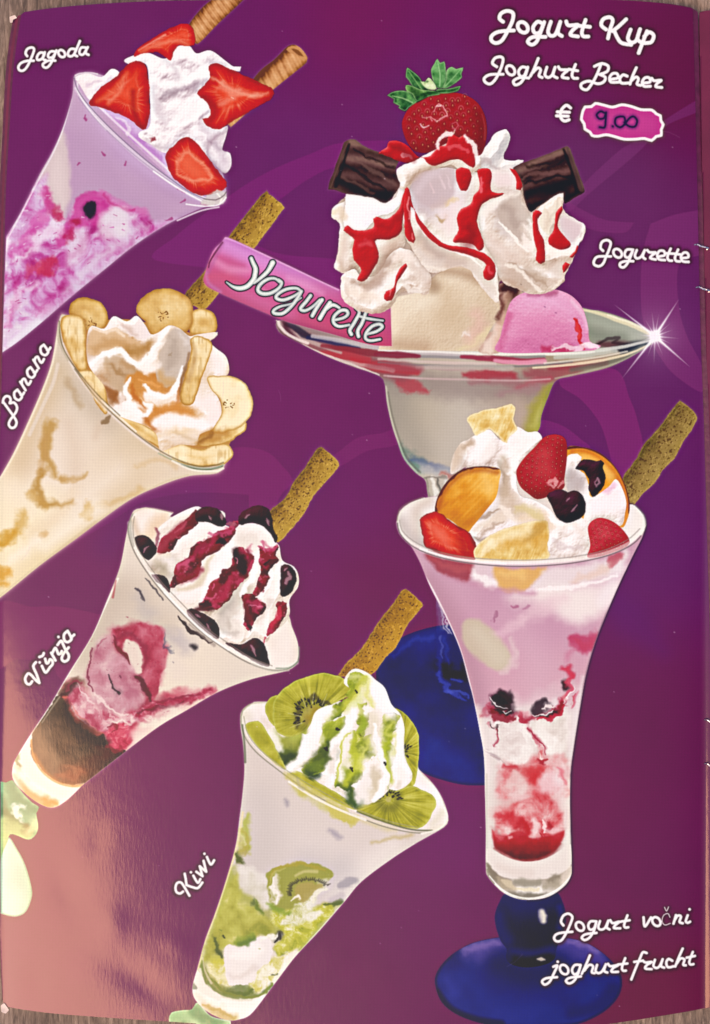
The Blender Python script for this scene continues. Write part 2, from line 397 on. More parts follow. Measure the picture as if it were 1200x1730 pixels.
def more_coupe(un):
    """second pass over the cream of the wide coupe"""
    with clip(un):
        SS('X1', """ead6bc 4,6 4 .7 3 | 30,790 90,760 110,830
dcc4b4 6,9,6 7 .65 3 | 120,1000 100,1120 90,1240
c8ac98 3,5 6 .5 3 | 60,1200 110,1290
dcc2b2 6,9 7 .6 3 | 440,1120 520,1080 590,1000
a88a78 2,4,2 4 .7 3 | 560,1140 500,1220 430,1260 360,1330
c0a494 5,8,4 7 .6 3 | 470,1180 430,1250 380,1340
f6e6dc 7,10 6 .7 3 | 560,1180 640,1160 690,1220
fbf2ea 2,4,2 3 .85 4 | 90,1370 140,1310 190,1320 240,1350
b49484 4,9,5 7 .7 4 | 210,1395 300,1420 400,1400 470,1310
f8e8da 6,10,6 8 .7 4 | 150,1480 260,1500 400,1540
d8bcac 4,6 6 .5 4 | 110,1420 130,1540 200,1600
f6ece4 2,4,2 3 .85 5 | 560,1440 640,1400 690,1470 760,1480 830,1490
dcc8bc 6,9 6 .6 4 | 720,1240 800,1320 840,1400
c4a898 2,3 4 .5 4 | 600,1390 680,1380 740,1350
F cdb7bb 4 .8 2 | 700,560 740,480 830,420 960,395 1090,400 1090,560 1060,660 1000,715 920,745 830,720 750,660
dccad0 5,9 7 .6 3 | 760,600 820,500 920,440
f6e2e2 10,14 10 .7 3 | 1000,800 1060,900 1100,760
e8cdd0 1,2 2.5 .6 2 | 880,520 900,600
ead4d8 1,2 2.5 .6 2 | 960,460 1000,560
e4d0d4 1,2 2.5 .6 2 | 1020,450 1050,560
e8cc9c 2,4 4 .6 4 | 1000,720 1060,680 1090,670
b89868 1,3,1 3 .6 4 | 925,835 960,850 995,825
d4c0b6 8,12,8 8 .75 3 | 800,1000 900,1100 1020,1190 1150,1230
c0aaa0 4,6 6 .55 3 | 780,950 850,1080 960,1170
e2d4cc 5,8 6 .6 3 | 780,1120 860,1200 960,1230
fdf8f4 1,2.4,2.4,1.5 1.6 .95 2 | 700,790 790,850 800,920 860,1000 990,1085 1100,1130 1200,1170
f0e6e0 3,4 3 .8 3 | 720,830 760,870
f4e8dc 2,3 3 .7 3 | 850,1265 1000,1290 1150,1250""")
        SS('X2', """fdf4ec 1,2.4,1 1.6 .9 2 | 0,1140 90,1180 190,1270
e0d0c2 6,10 7 .6 3 | 60,1260 160,1330 240,1440
f8efe6 1.5,2 2 .8 3 | 290,1230 300,1350 320,1560
f2dede 8,12 7 .75 3 | 280,440 350,500 440,470
f8eeea 4,6 4 .7 3 | 270,420 360,400 450,420
b8a4a4 3,5,2 4 .6 4 | 160,360 210,320 260,370 320,390
c4bcc0 3,5 5 .6 4 | 190,250 240,210 270,150
fdf6f2 3,5,3 3 .8 4 | 390,80 380,180 370,300
f4ece8 3,4 3 .8 4 | 420,350 480,340 530,335
F c9b6aa 2.5 .85 3 14 | 325,720 400,650 520,605 535,700 600,780 640,850 560,900 545,1000 510,1040 380,900 325,840
b4a096 5,8 6 .6 3 | 370,720 430,760 480,880
d8cac0 4,7 6 .6 3 | 480,660 520,740 540,820
fcf4ec 1.2,2.6,1.6 1.6 .95 3 | 320,850 400,940 500,1050 590,1120
f6ece6 8,12,8 8 .7 3 | 180,800 250,720 340,650
f8eee6 3,5 4 .8 3 | 500,610 380,640 280,710 200,790
e2ccc0 9,14,9 9 .65 3 | 230,1000 330,1110 460,1180
d4bcae 6,10 9 .55 3 | 260,1150 380,1250 450,1330
fbf0e8 6,10,7 5 .85 6 | 560,920 590,1000 620,1090
fff8f4 3,5,3 4 .8 6 | 590,840 640,930 640,1020
d0bcae 2,3 3 .55 5 | 520,930 560,950 600,990
F f2e4d4 2 .95 3 12 | 720,740 800,660 890,600 885,700 830,830 800,900 760,980 720,950 690,860
e0ccb8 3,5,3 4 .6 5 | 740,780 780,860 750,940
fffaf4 2,3 2.5 .8 4 | 740,740 820,660 880,620
d8c4b4 2,3 3 .5 4 | 860,650 830,760 790,850
F dfc8cc 3 .85 2 | 860,840 900,820 1000,860 1060,880 1040,960 960,1040 900,960
fdf6f2 1.5,3,1.5 2 .9 3 | 1090,900 1060,1000 990,1090 900,1120
fcf2ea 6,9,6 5 .8 5 | 760,1080 860,1140 960,1110
a88c78 1.5,3,1.5 3.5 .75 4 | 420,1225 540,1290 680,1370 760,1420
c0a690 5,7 5 .6 4 | 580,1270 680,1340 740,1390
f6ebe0 2.5,4,2.5 3 .85 4 | 380,1240 480,1270 560,1340 620,1420 720,1490
e4d2c6 8,10 7 .5 4 | 780,1220 860,1300 820,1400
f4e8de 2,3 3 .8 4 | 800,1450 860,1370 900,1380
c0a08c 3,5,3 4 .6 4 | 370,1380 460,1420 560,1470
8c7468 1,1 1.5 .6 | 520,1410 528,1414""")


def more_banana(e):
    with clip(e):
        SS('Y1', """F ddb98f 3 .9 3 | 205,330 230,250 270,262 310,272 360,255 430,300 520,370 480,440 400,385 300,395 240,412 200,400
f6e2cc 2,3,2 3 .85 3 | 225,255 270,268 310,280 360,262 410,300
c79a64 5,8,5 6 .7 4 | 240,370 320,340 400,350 460,400
F f4e6e2 2.5 .95 3 | 360,195 420,212 470,216 490,190 565,290 520,320 460,300 400,250
d4b8a8 2,4,2 4 .7 3 | 400,230 450,270 480,300
fffaf6 1.5,2.5 2 .9 3 | 362,200 420,216 470,222 490,196
b08040 4,8,5 6 .75 4 | 380,390 440,380 520,385 560,350
F cbaf90 5 .85 4 | 290,430 400,420 480,490 440,560 400,640 330,560
a67c4c 3,6,3 5 .7 5 | 330,470 370,500 420,520
b88c5a 4,6 5 .6 4 | 400,450 460,490 500,520
F cdbcae 3 .9 3 | 690,262 740,262 795,312 800,390 770,470 730,560 640,600 595,560 600,480 640,350
b6a496 5,9,5 6 .7 4 | 690,320 700,400 670,480
e4d8d0 2,4 4 .7 4 | 730,280 770,340
d0a264 5,9 7 .7 4 | 620,500 640,560 690,570
a08870 1,2 2.5 .6 5 | 690,380 680,420
fffcf8 2,4.5,5,4,2 3 .95 3 | 220,475 260,425 330,398 395,382 440,432 485,465 545,430 605,345 668,255
fdf2ea 5,8 5 .8 3 | 500,480 560,500 600,470
F d08c40 4 .9 4 | 420,540 480,520 560,530 640,590 640,640 560,620 500,640 520,690 480,680 440,620
c4702a 2,4.5,2 3.5 .85 4 | 455,590 475,660 530,715
e8a860 2,3 3 .7 3 | 500,560 560,570 610,600
F d48e44 4 .9 4 | 570,720 640,700 720,700 800,745 790,775 700,770 620,790 560,840 530,800
b86a28 3,5 4 .75 3 | 520,760 560,800 580,840
cc8444 3,5,3 4 .8 3 | 735,560 725,640 720,690
fffaf8 2,5,6,4,2.5 2.5 .97 3 | 742,482 722,560 680,640 610,655 550,610 525,585
f0dcc8 2,3 3 .6 3 | 600,690 660,680 700,640
fffaf8 2,4,3 2.5 .95 3 | 450,552 418,600 425,640 450,668
fffaf8 3,7,5,3,2 3 .95 3 | 360,712 440,700 510,760 560,735 565,700 530,682
fbeee8 4,7 4 .9 5 | 390,640 380,690 350,720
fff6f4 7,11,10,7 5 .95 3 | 590,810 660,780 780,790 900,825
fbece8 8,14 8 .85 3 | 840,690 930,700 940,770
f2e2d4 6,9 6 .8 4 | 640,880 720,900 820,890
d8bc98 2,4 4 .6 4 | 700,860 760,880 820,900
fbf0ec 10,12 8 .8 4 | 940,430 980,490
9c5e2c 4,7,4 4 .8 3 | 310,600 340,640 370,665
8c6038 2,3,2 3 .6 2 | 790,400 765,480 740,580 735,640""")


def more_cherry(e):
    with clip(e):
        SS('Y2', """c4b49c 6,9 7 .75 4 | 200,450 240,490 230,530
a89c88 3,5 5 .6 4 | 210,470 240,500
ecdcc8 3,5 5 .7 3 | 130,440 180,400 260,400
dccab0 3,6,4 4 .8 3 | 340,640 430,640 490,580 530,500 570,410
f0e0d0 2,3 3 .8 3 | 560,380 640,360 700,300
dcd0c8 6,11,8,5 8 .8 4 | 640,900 690,780 760,660 850,560
b4a8a0 4,7,3 6 .65 4 | 640,830 690,760 720,720
c8bcb4 3,6 6 .6 5 | 620,880 660,940 740,960
f6ece4 3,6 5 .8 4 | 720,880 780,960 760,1010
e0d0c4 3,5 5 .6 4 | 1000,500 1020,440 1040,420
dccac0 4,6 5 .6 4 | 900,880 950,800 980,740
fffafa 4,8,5 4 .9 3 | 500,720 580,560 660,430 700,320
fffafa 3,6,3 3 .9 3 | 870,420 870,520 800,640 780,690""")


def more_cherry_sauce():
    SS('Y2', """a03648 5,9,6 4 .8 3 | 210,370 290,270 380,200 440,150
581824 3,5,3 4 .7 4 | 390,210 440,170 470,120
c05468 2,3 3 .6 4 | 330,240 390,180
d2587e 4,7,4 4 .75 6 | 340,490 390,450 440,430
8c1c34 4,8,5 4 .8 3 | 340,580 420,560 490,500
a8284a 4,7,4 4 .7 5 | 450,420 500,350 580,300
220a14 3,6,3 3 .9 4 | 600,330 640,310 660,330
c85078 2,3,2 3 .7 6 | 560,270 640,260 720,210
34101c 6,11,6 4 .92 3 | 745,380 775,460 790,520
7a2038 2,4,2 3 .8 3 | 815,370 840,420 820,480
e890a8 .6,1 1.5 .8 4 | 742,420 738,470
b02c4c 5,8,5 4 .8 5 | 700,580 650,680 590,740
e46c90 1.5,2.5 2.5 .7 7 | 560,640 590,610
d85c80 2,3 3 .7 7 | 520,720 580,700
48121f 3,6,3 3.5 .85 4 | 450,790 520,780 570,790
c43c60 4,6,4 4 .7 6 | 850,730 900,740 890,800
e07898 1.5,2 2.5 .7 6 | 870,760 920,770
701830 3,5 3.5 .8 4 | 810,720 820,820 830,880
b83a60 1.5,3,1 2 .85 4 | 905,345 960,370 1020,345
d06a8c 1,2,1 2 .8 4 | 930,300 945,390
5c1428 1,3.5,1 2 .9 2 | 945,480 990,455 1035,435
d03850 3,5,3 3 .7 3 | 1050,760 1030,850 990,900
a8586c 3,4,2 3 .8 4 | 690,180 730,185 750,200""")


def more_kiwi():
    SS('Y3', """3c4a18 5,9,5 6 .8 4 | 130,570 180,590 240,560
5c6c28 4,6 5 .7 4 | 240,490 270,460 290,430
c8ca44 3,6,4 5 .8 4 | 640,90 600,150 560,210 500,280
dede78 3,5,3 5 .75 4 | 660,130 650,200 700,260
c2c83c 4,7,6,4 5 .8 5 | 600,440 570,540 590,620 520,740
dcdc74 4,6 5 .75 5 | 660,480 630,560 610,640
c8cc50 1,2,1 2 .85 3 | 560,430 500,490 490,600 460,740
9cb030 3,5,3 4 .8 4 | 630,330 640,380 610,430
b8c438 3,6,4 5 .8 4 | 800,460 750,560 780,640 795,720
d4d868 2,4 4 .8 4 | 820,360 780,430 820,450
e4e4a0 3,5 4 .7 4 | 840,470 820,560
fffafa 5,9,8,7,3 3.5 .97 3 | 430,285 375,310 325,380 280,470 250,570 175,655
fffaf8 3,6,7,6,4 3.5 .95 3 | 590,300 530,410 455,500 440,600 400,680
e8dcd0 3,5 4 .7 4 | 470,520 440,580 430,660
fffafa 8,13,8 6 .95 3 | 700,130 760,220 800,300
fffafa 3,5,6,5 3 .95 3 | 700,380 725,520 755,640 765,730 700,840
f6eeea 9,14,8 6 .9 4 | 600,830 650,740 700,690
d2c2a8 5,8,4 5 .75 4 | 700,760 715,710 700,650
fffafa 3,6,6,4 3 .95 3 | 840,390 860,500 850,580 830,660
fdf4f0 8,11,7 4 .95 3 | 860,660 880,710 850,760
dcd0bc 3,5 4 .6 4 | 860,730 850,770
fdf6f2 4,7,4 3 .9 4 | 640,270 680,280 660,310
4a5a28 3,6,3 4 .75 4 | 420,520 410,590 380,630
6c8030 5,8,5 5 .7 4 | 300,640 350,640 390,600
8c9c38 2,3 3 .7 5 | 330,690 380,650
34501c 3,6,2 4 .75 4 | 540,820 570,870 588,905
1c1c14 1.6,1.8 1.4 .95 2 | 583,168 592,178
1c1c14 1.8,1.4 1.4 .95 2 | 565,648 567,664
1c1c14 1.8,1.8 1.4 .95 2 | 760,620 772,632
1c1c14 2,2 1.5 .9 2 | 405,522 412,536
1c1c14 1.8,1.8 1.5 .9 2 | 470,404 480,410""")


def more_kiwi_slice(e):
    with clip(e):
        SS('Y3', """a48c2c 6,9 7 .8 3 | 300,330 340,300 330,360
3a3218 3,5,3 3.5 .6 3 | 222,390 225,330 245,275
3a3218 3,4,3 3 .55 3 | 300,220 320,205 345,215
3a3218 3,4,3 3 .55 3 | 370,235 400,245 425,265
c8c488 1,.5 1.5 .7 | 280,270 250,200
c8c488 1,.5 1.5 .7 | 250,330 170,310
c8c488 1,.5 1.5 .7 | 255,370 180,400
c8c488 1,.5 1.5 .7 | 320,250 330,180
c8c488 1,.5 1.5 .7 | 380,260 410,190
d2cc50 5,9,5 9 .5 3 | 180,170 300,110 420,90
b4b040 4,7 8 .5 3 | 110,240 120,360 180,420""")


def more_fruit_cream(e):
    with clip(e):
        SS('Y4', """d8c0a8 6,10,6 7 .7 4 | 270,310 290,240 340,200
b89c84 2,4 4 .6 4 | 320,220 350,190
fffafa 5,9,5 5 .9 4 | 420,150 390,220 340,280
f8eeea 4,8 5 .8 4 | 450,210 410,280
c4ac94 5,10,7 8 .75 4 | 500,260 520,350 500,430
a89078 2,4,2 4 .6 4 | 480,280 500,330 505,380
fffaf8 4,8,5 4 .9 4 | 530,200 560,260 530,330
fffcfa 2,5,5,3 3 .95 4 | 540,330 580,420 620,445
fffcfa 3,5,5,4 3 .95 5 | 620,445 690,480 740,540 760,600 720,660
dcc890 5,9,6 6 .75 4 | 570,500 630,510 690,560
e8d4c0 5,8 6 .7 4 | 370,600 430,570 500,540
a88c76 1.5,3,1.5 3 .7 4 | 360,570 430,530 490,510
b89c88 1.5,3,1.5 3 .6 4 | 370,640 440,590 500,560
f6e8dc 3,5,3 3 .85 4 | 490,500 530,520 560,560
8c7468 2,4,2 4 .6 3 | 360,640 390,650 420,640
f0e0d8 4,7 6 .6 6 | 760,600 820,560 880,620
d4c0c0 2,4 4 .6 6 | 740,640 780,680 860,690""")
FR.update(Z1=(20, 1000, 2.536), Z2=(310, 1380, 2.767), Z3=(780, 1120, 3.970), Z4=(800, 1280, 4.805))


def marble(fr, poly, st, s=20., seed=0, a=.9, soft=4, dw=8., g=.55, sy=None):
    """a blot whose colour runs in swirls"""
    e = shape(fr, poly, 4, 14, seed, pad=6 + soft); R = e['R']
    X = R.X + dw * fbm(R.X, R.Y, s * 1.3, 3, seed + 1); Y = R.Y + dw * fbm(R.X, R.Y, s * 1.3, 3, seed + 2)
    put(R, a * ss(-e['sd'], -soft, soft), ramp(.5 + .55 * fbm(X, Y, s, 5, seed + 3, sy=sy, g=g), *st))
    return e


def more_cherry_glass():
    st = (0, '9c2444', .3, 'b84060', .5, 'c46880', .7, 'd090a0', 1, 'e4bcc4')
    marble('Z1', '425,170 480,150 560,140 620,145 650,200 662,280 640,360 615,450 595,470 560,400 570,330 565,270 540,215 490,195 460,240 440,230', (0, '8c1c38', .35, 'b03450', .6, 'bc4c64', 1, 'cc7084'), 18, 3, .9, 3)
    marble('Z1', '380,200 430,190 450,250 500,290 545,350 560,420 560,480 500,520 420,520 350,480 330,400 340,320 355,250', (0, 'b06078', .35, 'c48494', .55, 'cc98a4', .8, 'dab4b8', 1, 'e6ccc8'), 24, 5, .8, 7)
    marble('Z1', '300,400 340,470 420,520 500,530 540,520 560,560 500,580 470,640 430,640 400,610 360,590 310,570 270,520 240,470 250,420', (0, '982848', .3, 'b84c68', .5, 'c87488', .7, 'dca8b0', 1, 'f0d4d0'), 15, 7, .95, 4)
    marble('Z1', '520,520 560,490 600,470 680,455 760,440 850,415 880,420 820,450 740,490 680,510 620,540 560,560', (0, '8c1838', .35, 'a82848', .6, 'c04c68', .85, 'd88c9c', 1, 'e8b8bc'), 12, 9, .92, 3, sy=6)
    marble('Z1', '400,600 440,570 500,560 500,620 520,640 480,680 440,680 415,650', (0, 'a01c3c', .4, 'c83858', .7, 'd85870', 1, 'ec98a4'), 10, 11, .95, 3)
    SS('Z1', """701830 2,4,2 3 .8 4 | 440,190 450,230 480,270 510,300
8c2440 3,5,3 4 .7 4 | 450,200 490,180 540,200 575,260 575,320
e8d4c8 5,9,5 3 .95 3 | 495,215 525,250 540,290 545,335
58142c 3,5,2 3 .85 4 | 540,360 565,400 600,465
7c2844 1,2,1 2 .8 4 | 345,240 335,320 330,380 345,420
a85870 1,2,1 2.5 .7 4 | 360,260 370,220 400,200
d8a4b0 2,4,2 4 .7 4 | 400,320 470,300 510,330
3c2434 1,1.6,1 1.6 .85 3 | 418,355 425,390 435,415 460,435
3c2434 2,2 2 .8 2 | 455,430 463,437
6c2c44 1.4,1.4 1.8 .7 2 | 465,360 470,365
f0d8d4 1.5,3,1.5 2.5 .85 5 | 350,430 400,490 450,520 500,530
f0d4d4 1,2.5,1 2 .8 5 | 290,400 320,450 360,480
e8b8bc 1,2,1 2 .8 5 | 400,500 420,540 470,545
d05870 1,2,1 2 .8 5 | 280,510 310,550 350,580
f4e0d8 1,2,1 2 .8 5 | 430,560 480,550 500,570
8c1c38 1,2,1 1.8 .8 4 | 410,575 440,565 450,590 425,600
701430 2,3,1 2.5 .75 4 | 540,520 600,500 680,490 740,470
8c2440 1,2,1 2 .7 3 | 620,480 700,455 800,440
f0dcd0 2,4,2 4 .7 4 | 620,520 680,500 760,480
f0e2d4 10,16,14 10 .75 3 | 540,620 600,570 700,520
e05c60 .8,1.6,.8 1.6 .9 4 | 240,450 250,500 290,550 330,590 380,610
d88c88 1,2,1 2 .8 4 | 260,480 300,540 360,590
4c2830 3,5,3 4 .8 4 | 215,440 240,420 280,400
903048 1.5,3,1.5 2.5 .8 5 | 230,420 260,400 300,390
281c1c 5,9,6 6 .7 4 | 230,480 260,540 330,600 400,640
8c1c38 3,5,3 3 .7 4 | 410,660 440,680 470,680
8c7058 6,12,8 8 .5 5 | 110,600 130,660 180,720
6a5040 8,14,8 8 .5 6 | 200,560 240,640 280,700
a05840 5,9,5 6 .6 5 | 200,790 260,790 320,770
a86448 4,7 6 .55 5 | 240,740 290,760
3c3430 8,14,8 8 .6 6 | 220,700 300,680 360,690
c8b8a0 1,1.6 2 .5 | 130,560 170,500 205,450
4c4c68 1.6,3,1.6 3 .55 7 | 650,180 660,220 690,260
e8d8cc 12,16 12 .6 3 | 690,300 720,340
7c7480 .8,.8 1.4 .6 | 690,300 694,304""")
    r = np.random.default_rng(5)
    for _ in range(110):
        x = 20 + r.uniform(330, 660) / 2.536; y = 1000 + r.uniform(160, 560) / 2.536
        S('P', '%g,%g %g,%g' % (x, y, x + r.uniform(-2, 2), y + r.uniform(-2, 2)), (r.uniform(.4, 1.1), .3), r.choice(['7c2040', 'a04460', 'e8c4c8', 'd88898']), 1.5, .35)


def more_kiwi_glass():
    gp = (0, '7c8428', .3, 'a4a03c', .5, 'b8b44c', .7, 'ccc868', 1, 'e4dca0')
    marble('Z2', '250,260 262,340 270,400 330,420 380,470 420,500 400,560 340,570 250,600 190,610 150,640 100,680 90,650 130,540 180,420 220,310', (0, '8c9030', .3, 'a8a440', .5, 'b4b04a', .75, 'c4c05c', 1, 'dcd48c'), 26, 3, .85, 5)
    marble('Z2', '250,230 300,240 350,300 390,320 400,400 380,440 330,380 280,340 255,300', (0, 'd0c8b4', .5, 'e2dad0', 1, 'efe8e2'), 20, 4, .85, 5)
    marble('Z2', '400,460 460,440 560,440 640,420 690,400 700,440 620,520 560,600 520,620 440,650 430,600 470,560 430,520', (0, '8c9828', .25, 'b0b038', .5, 'c4c044', .7, 'dcd888', 1, 'f2eed8'), 13, 5, .92, 4, g=.65)
    marble('Z2', '450,500 500,440 560,400 620,370 640,360 600,420 650,450 600,480 540,500 500,510', (0, 'b4b468', .35, 'dcd8b0', .6, 'ece8dc', 1, 'f8f4ec'), 10, 6, .9, 3, g=.65)
    marble('Z2', '110,690 150,700 190,690 180,740 220,790 160,770 120,740', (0, 'c8b83c', .5, 'e0d8a0', 1, 'f4ecd8'), 10, 7, .9, 3)
    marble('Z2', '300,800 330,750 380,700 440,660 500,640 450,720 400,780 350,830', (0, 'c4bc48', .4, 'e4dca8', .6, 'f2ecdc', 1, 'faf6ee'), 12, 8, .9, 3, g=.6)
    SS('Z2', """F efe6e2 1.6 .97 2 8 | 188,640 200,605 235,600 260,625 320,580 365,560 400,575 415,620 400,680 350,720 320,780 260,790 215,785 195,720
fbf4f0 6,10 6 .7 4 | 230,650 300,650 350,620
dccfc8 3,5 5 .6 4 | 220,740 280,750 340,700
8c9c38 5,9,5 4 .8 4 | 250,590 290,580 320,560
5c7838 4,7,4 4 .7 4 | 270,600 300,590 325,570
4c5c2c 2.5,4,2 3 .8 5 | 150,570 160,620 175,660
3c4424 1.6,1.6 1.5 .85 2 | 190,562 194,570
2c2c20 2,4,2 2 .95 3 | 430,585 445,560 452,575
f4f0e4 1.5,3,1.5 2 .85 5 | 370,575 400,565 430,560
6c8030 2,4,2 3 .75 4 | 335,400 350,430 370,460
8ca038 3,6,3 4 .75 4 | 400,410 440,440 500,450
5c6830 1,2.5,1 2 .8 4 | 660,415 700,405 740,395
f2ece0 2,4,2 2.5 .9 6 | 425,290 415,340 440,370 430,400
d8d0bc 1,2 2.5 .7 6 | 400,330 410,380
b0a040 2,4,2 3 .7 3 | 400,290 440,245 520,225 600,230 660,255
c4bc6c 1,2,1 2 .6 3 | 400,310 420,270 480,245
F ac9c54 3 .85 3 | 520,340 560,310 620,310 650,320 600,370 560,400 530,380
d8ccd0 3,6,3 4 .7 4 | 640,380 680,320 700,290
a8a0a8 5,8,5 3 .75 2 | 735,320 770,305 800,300
c4b8bc 4,6 4 .7 | 690,390 740,370
7c8838 1.5,2.5,1.5 2 .85 3 | 90,680 110,740 170,800 250,840 330,845 390,810 420,780
f0e8dc 5,8,5 3 .9 3 | 60,740 90,800 160,850
c4a860 2,4,2 3 .75 4 | 100,885 150,905 240,935
e4d4b8 1,2 2 .7 | 90,660 100,720 130,780
5c7030 2,5,2 3 .85 5 | 230,820 280,830 330,815
b8ac50 1.5,3,1.5 3 .7 4 | 280,60 300,110 290,150 265,170
dcd4a0 1,2 2.5 .7 4 | 275,90 290,130
5c6430 1.5,3,1 2 .85 4 | 250,180 262,210 275,225
585c40 1,1.5,1 1.5 .8 3 | 415,745 430,748
c8bc5c 1.5,3,1.5 3 .8 5 | 740,10 780,30 800,25""")
    x0, y0, k = FR['Z2']; cx, cy = x0 + 590 / k, y0 + 360 / k; r = np.random.default_rng(8)
    for i in range(30):
        a = -3.3 + i * .093; rr = 27 + r.normal(0, 1.2)
        x, y = cx + 1.28 * rr * np.cos(a), cy + .86 * rr * np.sin(a)
        S('P', '%g,%g %g,%g' % (x, y, cx + (x - cx) * 1.15, cy + (y - cy) * 1.15), (1.5, .6), '38342c', 2.2, .7)


def more_fruit_glass():
    marble('Z3', '200,330 260,340 330,390 360,350 400,380 430,400 450,440 500,540 520,600 440,680 380,690 300,660 250,620 230,540 240,440', (0, 'd8c8c4', .4, 'e8dcd8', .7, 'f2eae6', 1, 'f8f2ee'), 18, 3, .9, 4)
    marble('Z3', '460,420 520,380 620,370 700,330 690,420 700,520 680,600 620,620 580,600 560,550 520,500', (0, 'dccfc8', .4, 'ece2dc', 1, 'f8f2ee'), 18, 4, .9, 4)
    marble('Z3', '280,670 340,690 420,700 480,640 530,600 560,640 640,620 690,640 700,760 690,910 260,910 270,780', (0, 'c83840', .28, 'd8646c', .5, 'e09a9c', .7, 'e8c4c4', 1, 'f0dcdc'), 30, 5, .85, 6)
    SS('Z3', """F 14101c 1.6 .95 2 8 | 205,235 230,218 270,225 305,255 312,275 280,282 240,268 215,252
2a1020 3,6,4 3 .9 4 | 200,335 240,330 280,350
240c18 3,5,4 2.5 .92 4 | 290,370 310,340 330,330
8c1c30 3,6,3 3 .85 6 | 190,320 230,360 290,390 340,370
b84860 2,4,2 4 .6 5 | 170,300 150,340 190,350
f4e4e4 .7,1.2,.7 1.2 .9 4 | 180,240 205,262 250,290 300,300
f4e4e4 .7,1.2,.7 1.2 .85 4 | 270,320 290,350 330,320
3c1c24 1,2,1 2 .8 6 | 200,390 220,420 240,430 235,480
a83850 1,2,1 2.5 .8 5 | 235,440 230,500 232,570
e8d0d0 1,2 2 .6 | 190,400 225,440
4c3440 4,7,3 4 .75 4 | 500,330 540,310 580,290
3c2028 2,4,2 2.5 .85 6 | 520,350 580,345 640,320
b82840 2.5,5,3 3 .85 7 | 530,380 590,365 660,345 690,300
8c1c34 2,4,2 2.5 .85 6 | 640,330 670,290 690,260
f2e0e0 1,2.5,1 1.6 .9 6 | 560,300 590,290 610,300 630,285
f6e8e8 .8,1.6,.8 1.5 .9 6 | 490,350 530,345 560,340 610,320
f6eaea .8,1.6,.8 1.5 .9 5 | 690,270 720,220 750,160
c84c60 1,2,1 2 .8 5 | 735,270 750,230 765,200
b02c44 3,5,2 3 .85 6 | 380,350 420,390 450,380
d88090 3,6 5 .6 5 | 350,330 400,340 440,350
a83048 1.2,2,1 2 .8 5 | 450,430 490,490 540,550 575,590
c86070 2,3,2 3 .65 5 | 480,500 520,560
4c2434 2.4,3.4 2.5 .85 3 | 690,135 692,150
d03c54 3,5,2 4 .75 6 | 690,30 720,50 730,100 710,130
d8848c 1.5,3 3 .7 5 | 700,190 700,240
c0303c 3,5,3 4 .8 5 | 285,680 330,700 380,720
c82830 8,14,8 8 .75 5 | 420,740 480,760 520,700
a82030 2,4,2 3 .85 4 | 510,650 550,670 580,640
f8e4dc 1,2.5,1 2 .9 5 | 525,610 540,640 560,630
e8d8d4 10,16,10 8 .7 4 | 330,820 370,790 400,830
f0dce0 10,18,10 8 .75 4 | 560,840 600,790 640,820
d8586a 2,4,2 4 .6 5 | 640,700 680,760 690,800
f4ece8 1,2,1 2 .8 3 | 150,560 180,590 220,600
b89c98 .6,1 1.5 .6 3 | 190,620 250,640 290,670""")
    marble('Z4', '185,400 240,430 320,430 360,380 430,340 520,310 620,340 690,400 720,480 740,560 740,620 700,640 600,640 500,650 400,640 300,620 230,600 190,540', (0, 'b81c28', .25, 'd04c54', .48, 'dc8488', .7, 'e8b8b8', 1, 'f4dedc'), 24, 8, .9, 6)
    e = shape('Z4', '150,585 180,620 260,640 330,600 420,600 480,660 560,640 620,630 690,610 735,590 725,650 700,705 640,760 560,800 480,822 400,822 320,805 240,765 180,735 160,670', 1, 10, 3)
    put(e['R'], np.clip(.5 - e['sd'] / 4., 0, 1), ramp((e['R'].Y - 1400) / 52 + .1 * fbm(e['R'].X, e['R'].Y, 10, 3, 2), 0, 'c8444c', .35, 'b01c2c', .7, '841420', 1, '4c0c14'))
    SS('Z4', """c82c38 6,12,6 6 .8 5 | 220,470 310,500 410,520
b81c28 4,8,4 5 .8 5 | 330,560 420,550 430,600
f2dcdc 5,9,5 5 .85 5 | 480,520 510,570 490,620
fae8e8 2,3.5,2 2 .85 4 | 575,500 580,560 590,610
a82030 1.5,3,1.5 2.5 .8 4 | 610,520 620,560 600,600
b02030 1.5,2.5,1.5 2.5 .8 4 | 540,620 560,650 530,670
ecc4c8 4,7,4 4 .75 4 | 600,590 650,600 690,580
e8a0a4 3,4,3 3 .8 4 | 280,640 300,650
d86c74 3,5 4 .7 5 | 180,600 210,640
F ebe0da 2 .97 | 110,740 180,760 260,800 340,830 430,842 540,830 640,790 720,740 790,700 795,860 740,920 640,970 500,990 360,985 220,960 150,900 108,850
e0d0c8 5,9 6 .5 | 200,880 330,930 450,940
F 8a7c6c 3 .9 2 8 | 108,850 150,900 200,960 195,1000 160,980 125,940
b4a48c 4,7,4 4 .8 3 | 200,980 260,1030 330,1060
d8c8ac 3,6,3 3 .8 3 | 240,1000 300,1030 350,1060
e8dcc0 2,4,2 2.5 .9 3 | 360,1060 440,1075 540,1060
9c9484 4,7,4 4 .8 3 | 340,1000 440,1020 540,1010
a89c88 5,9,5 5 .75 4 | 600,1040 670,1000 720,960
8c8070 3,6,3 4 .7 4 | 620,1000 660,970 700,970
e8d8cc 4,8,4 4 .8 3 | 720,1000 760,950 785,900
7c7466 3,5,3 4 .7 3 | 300,1100 420,1125 560,1110
f6f2ee 1,1.6,1 1.4 .85 | 130,960 220,1060 330,1120 450,1142 570,1120 690,1060 790,960""")
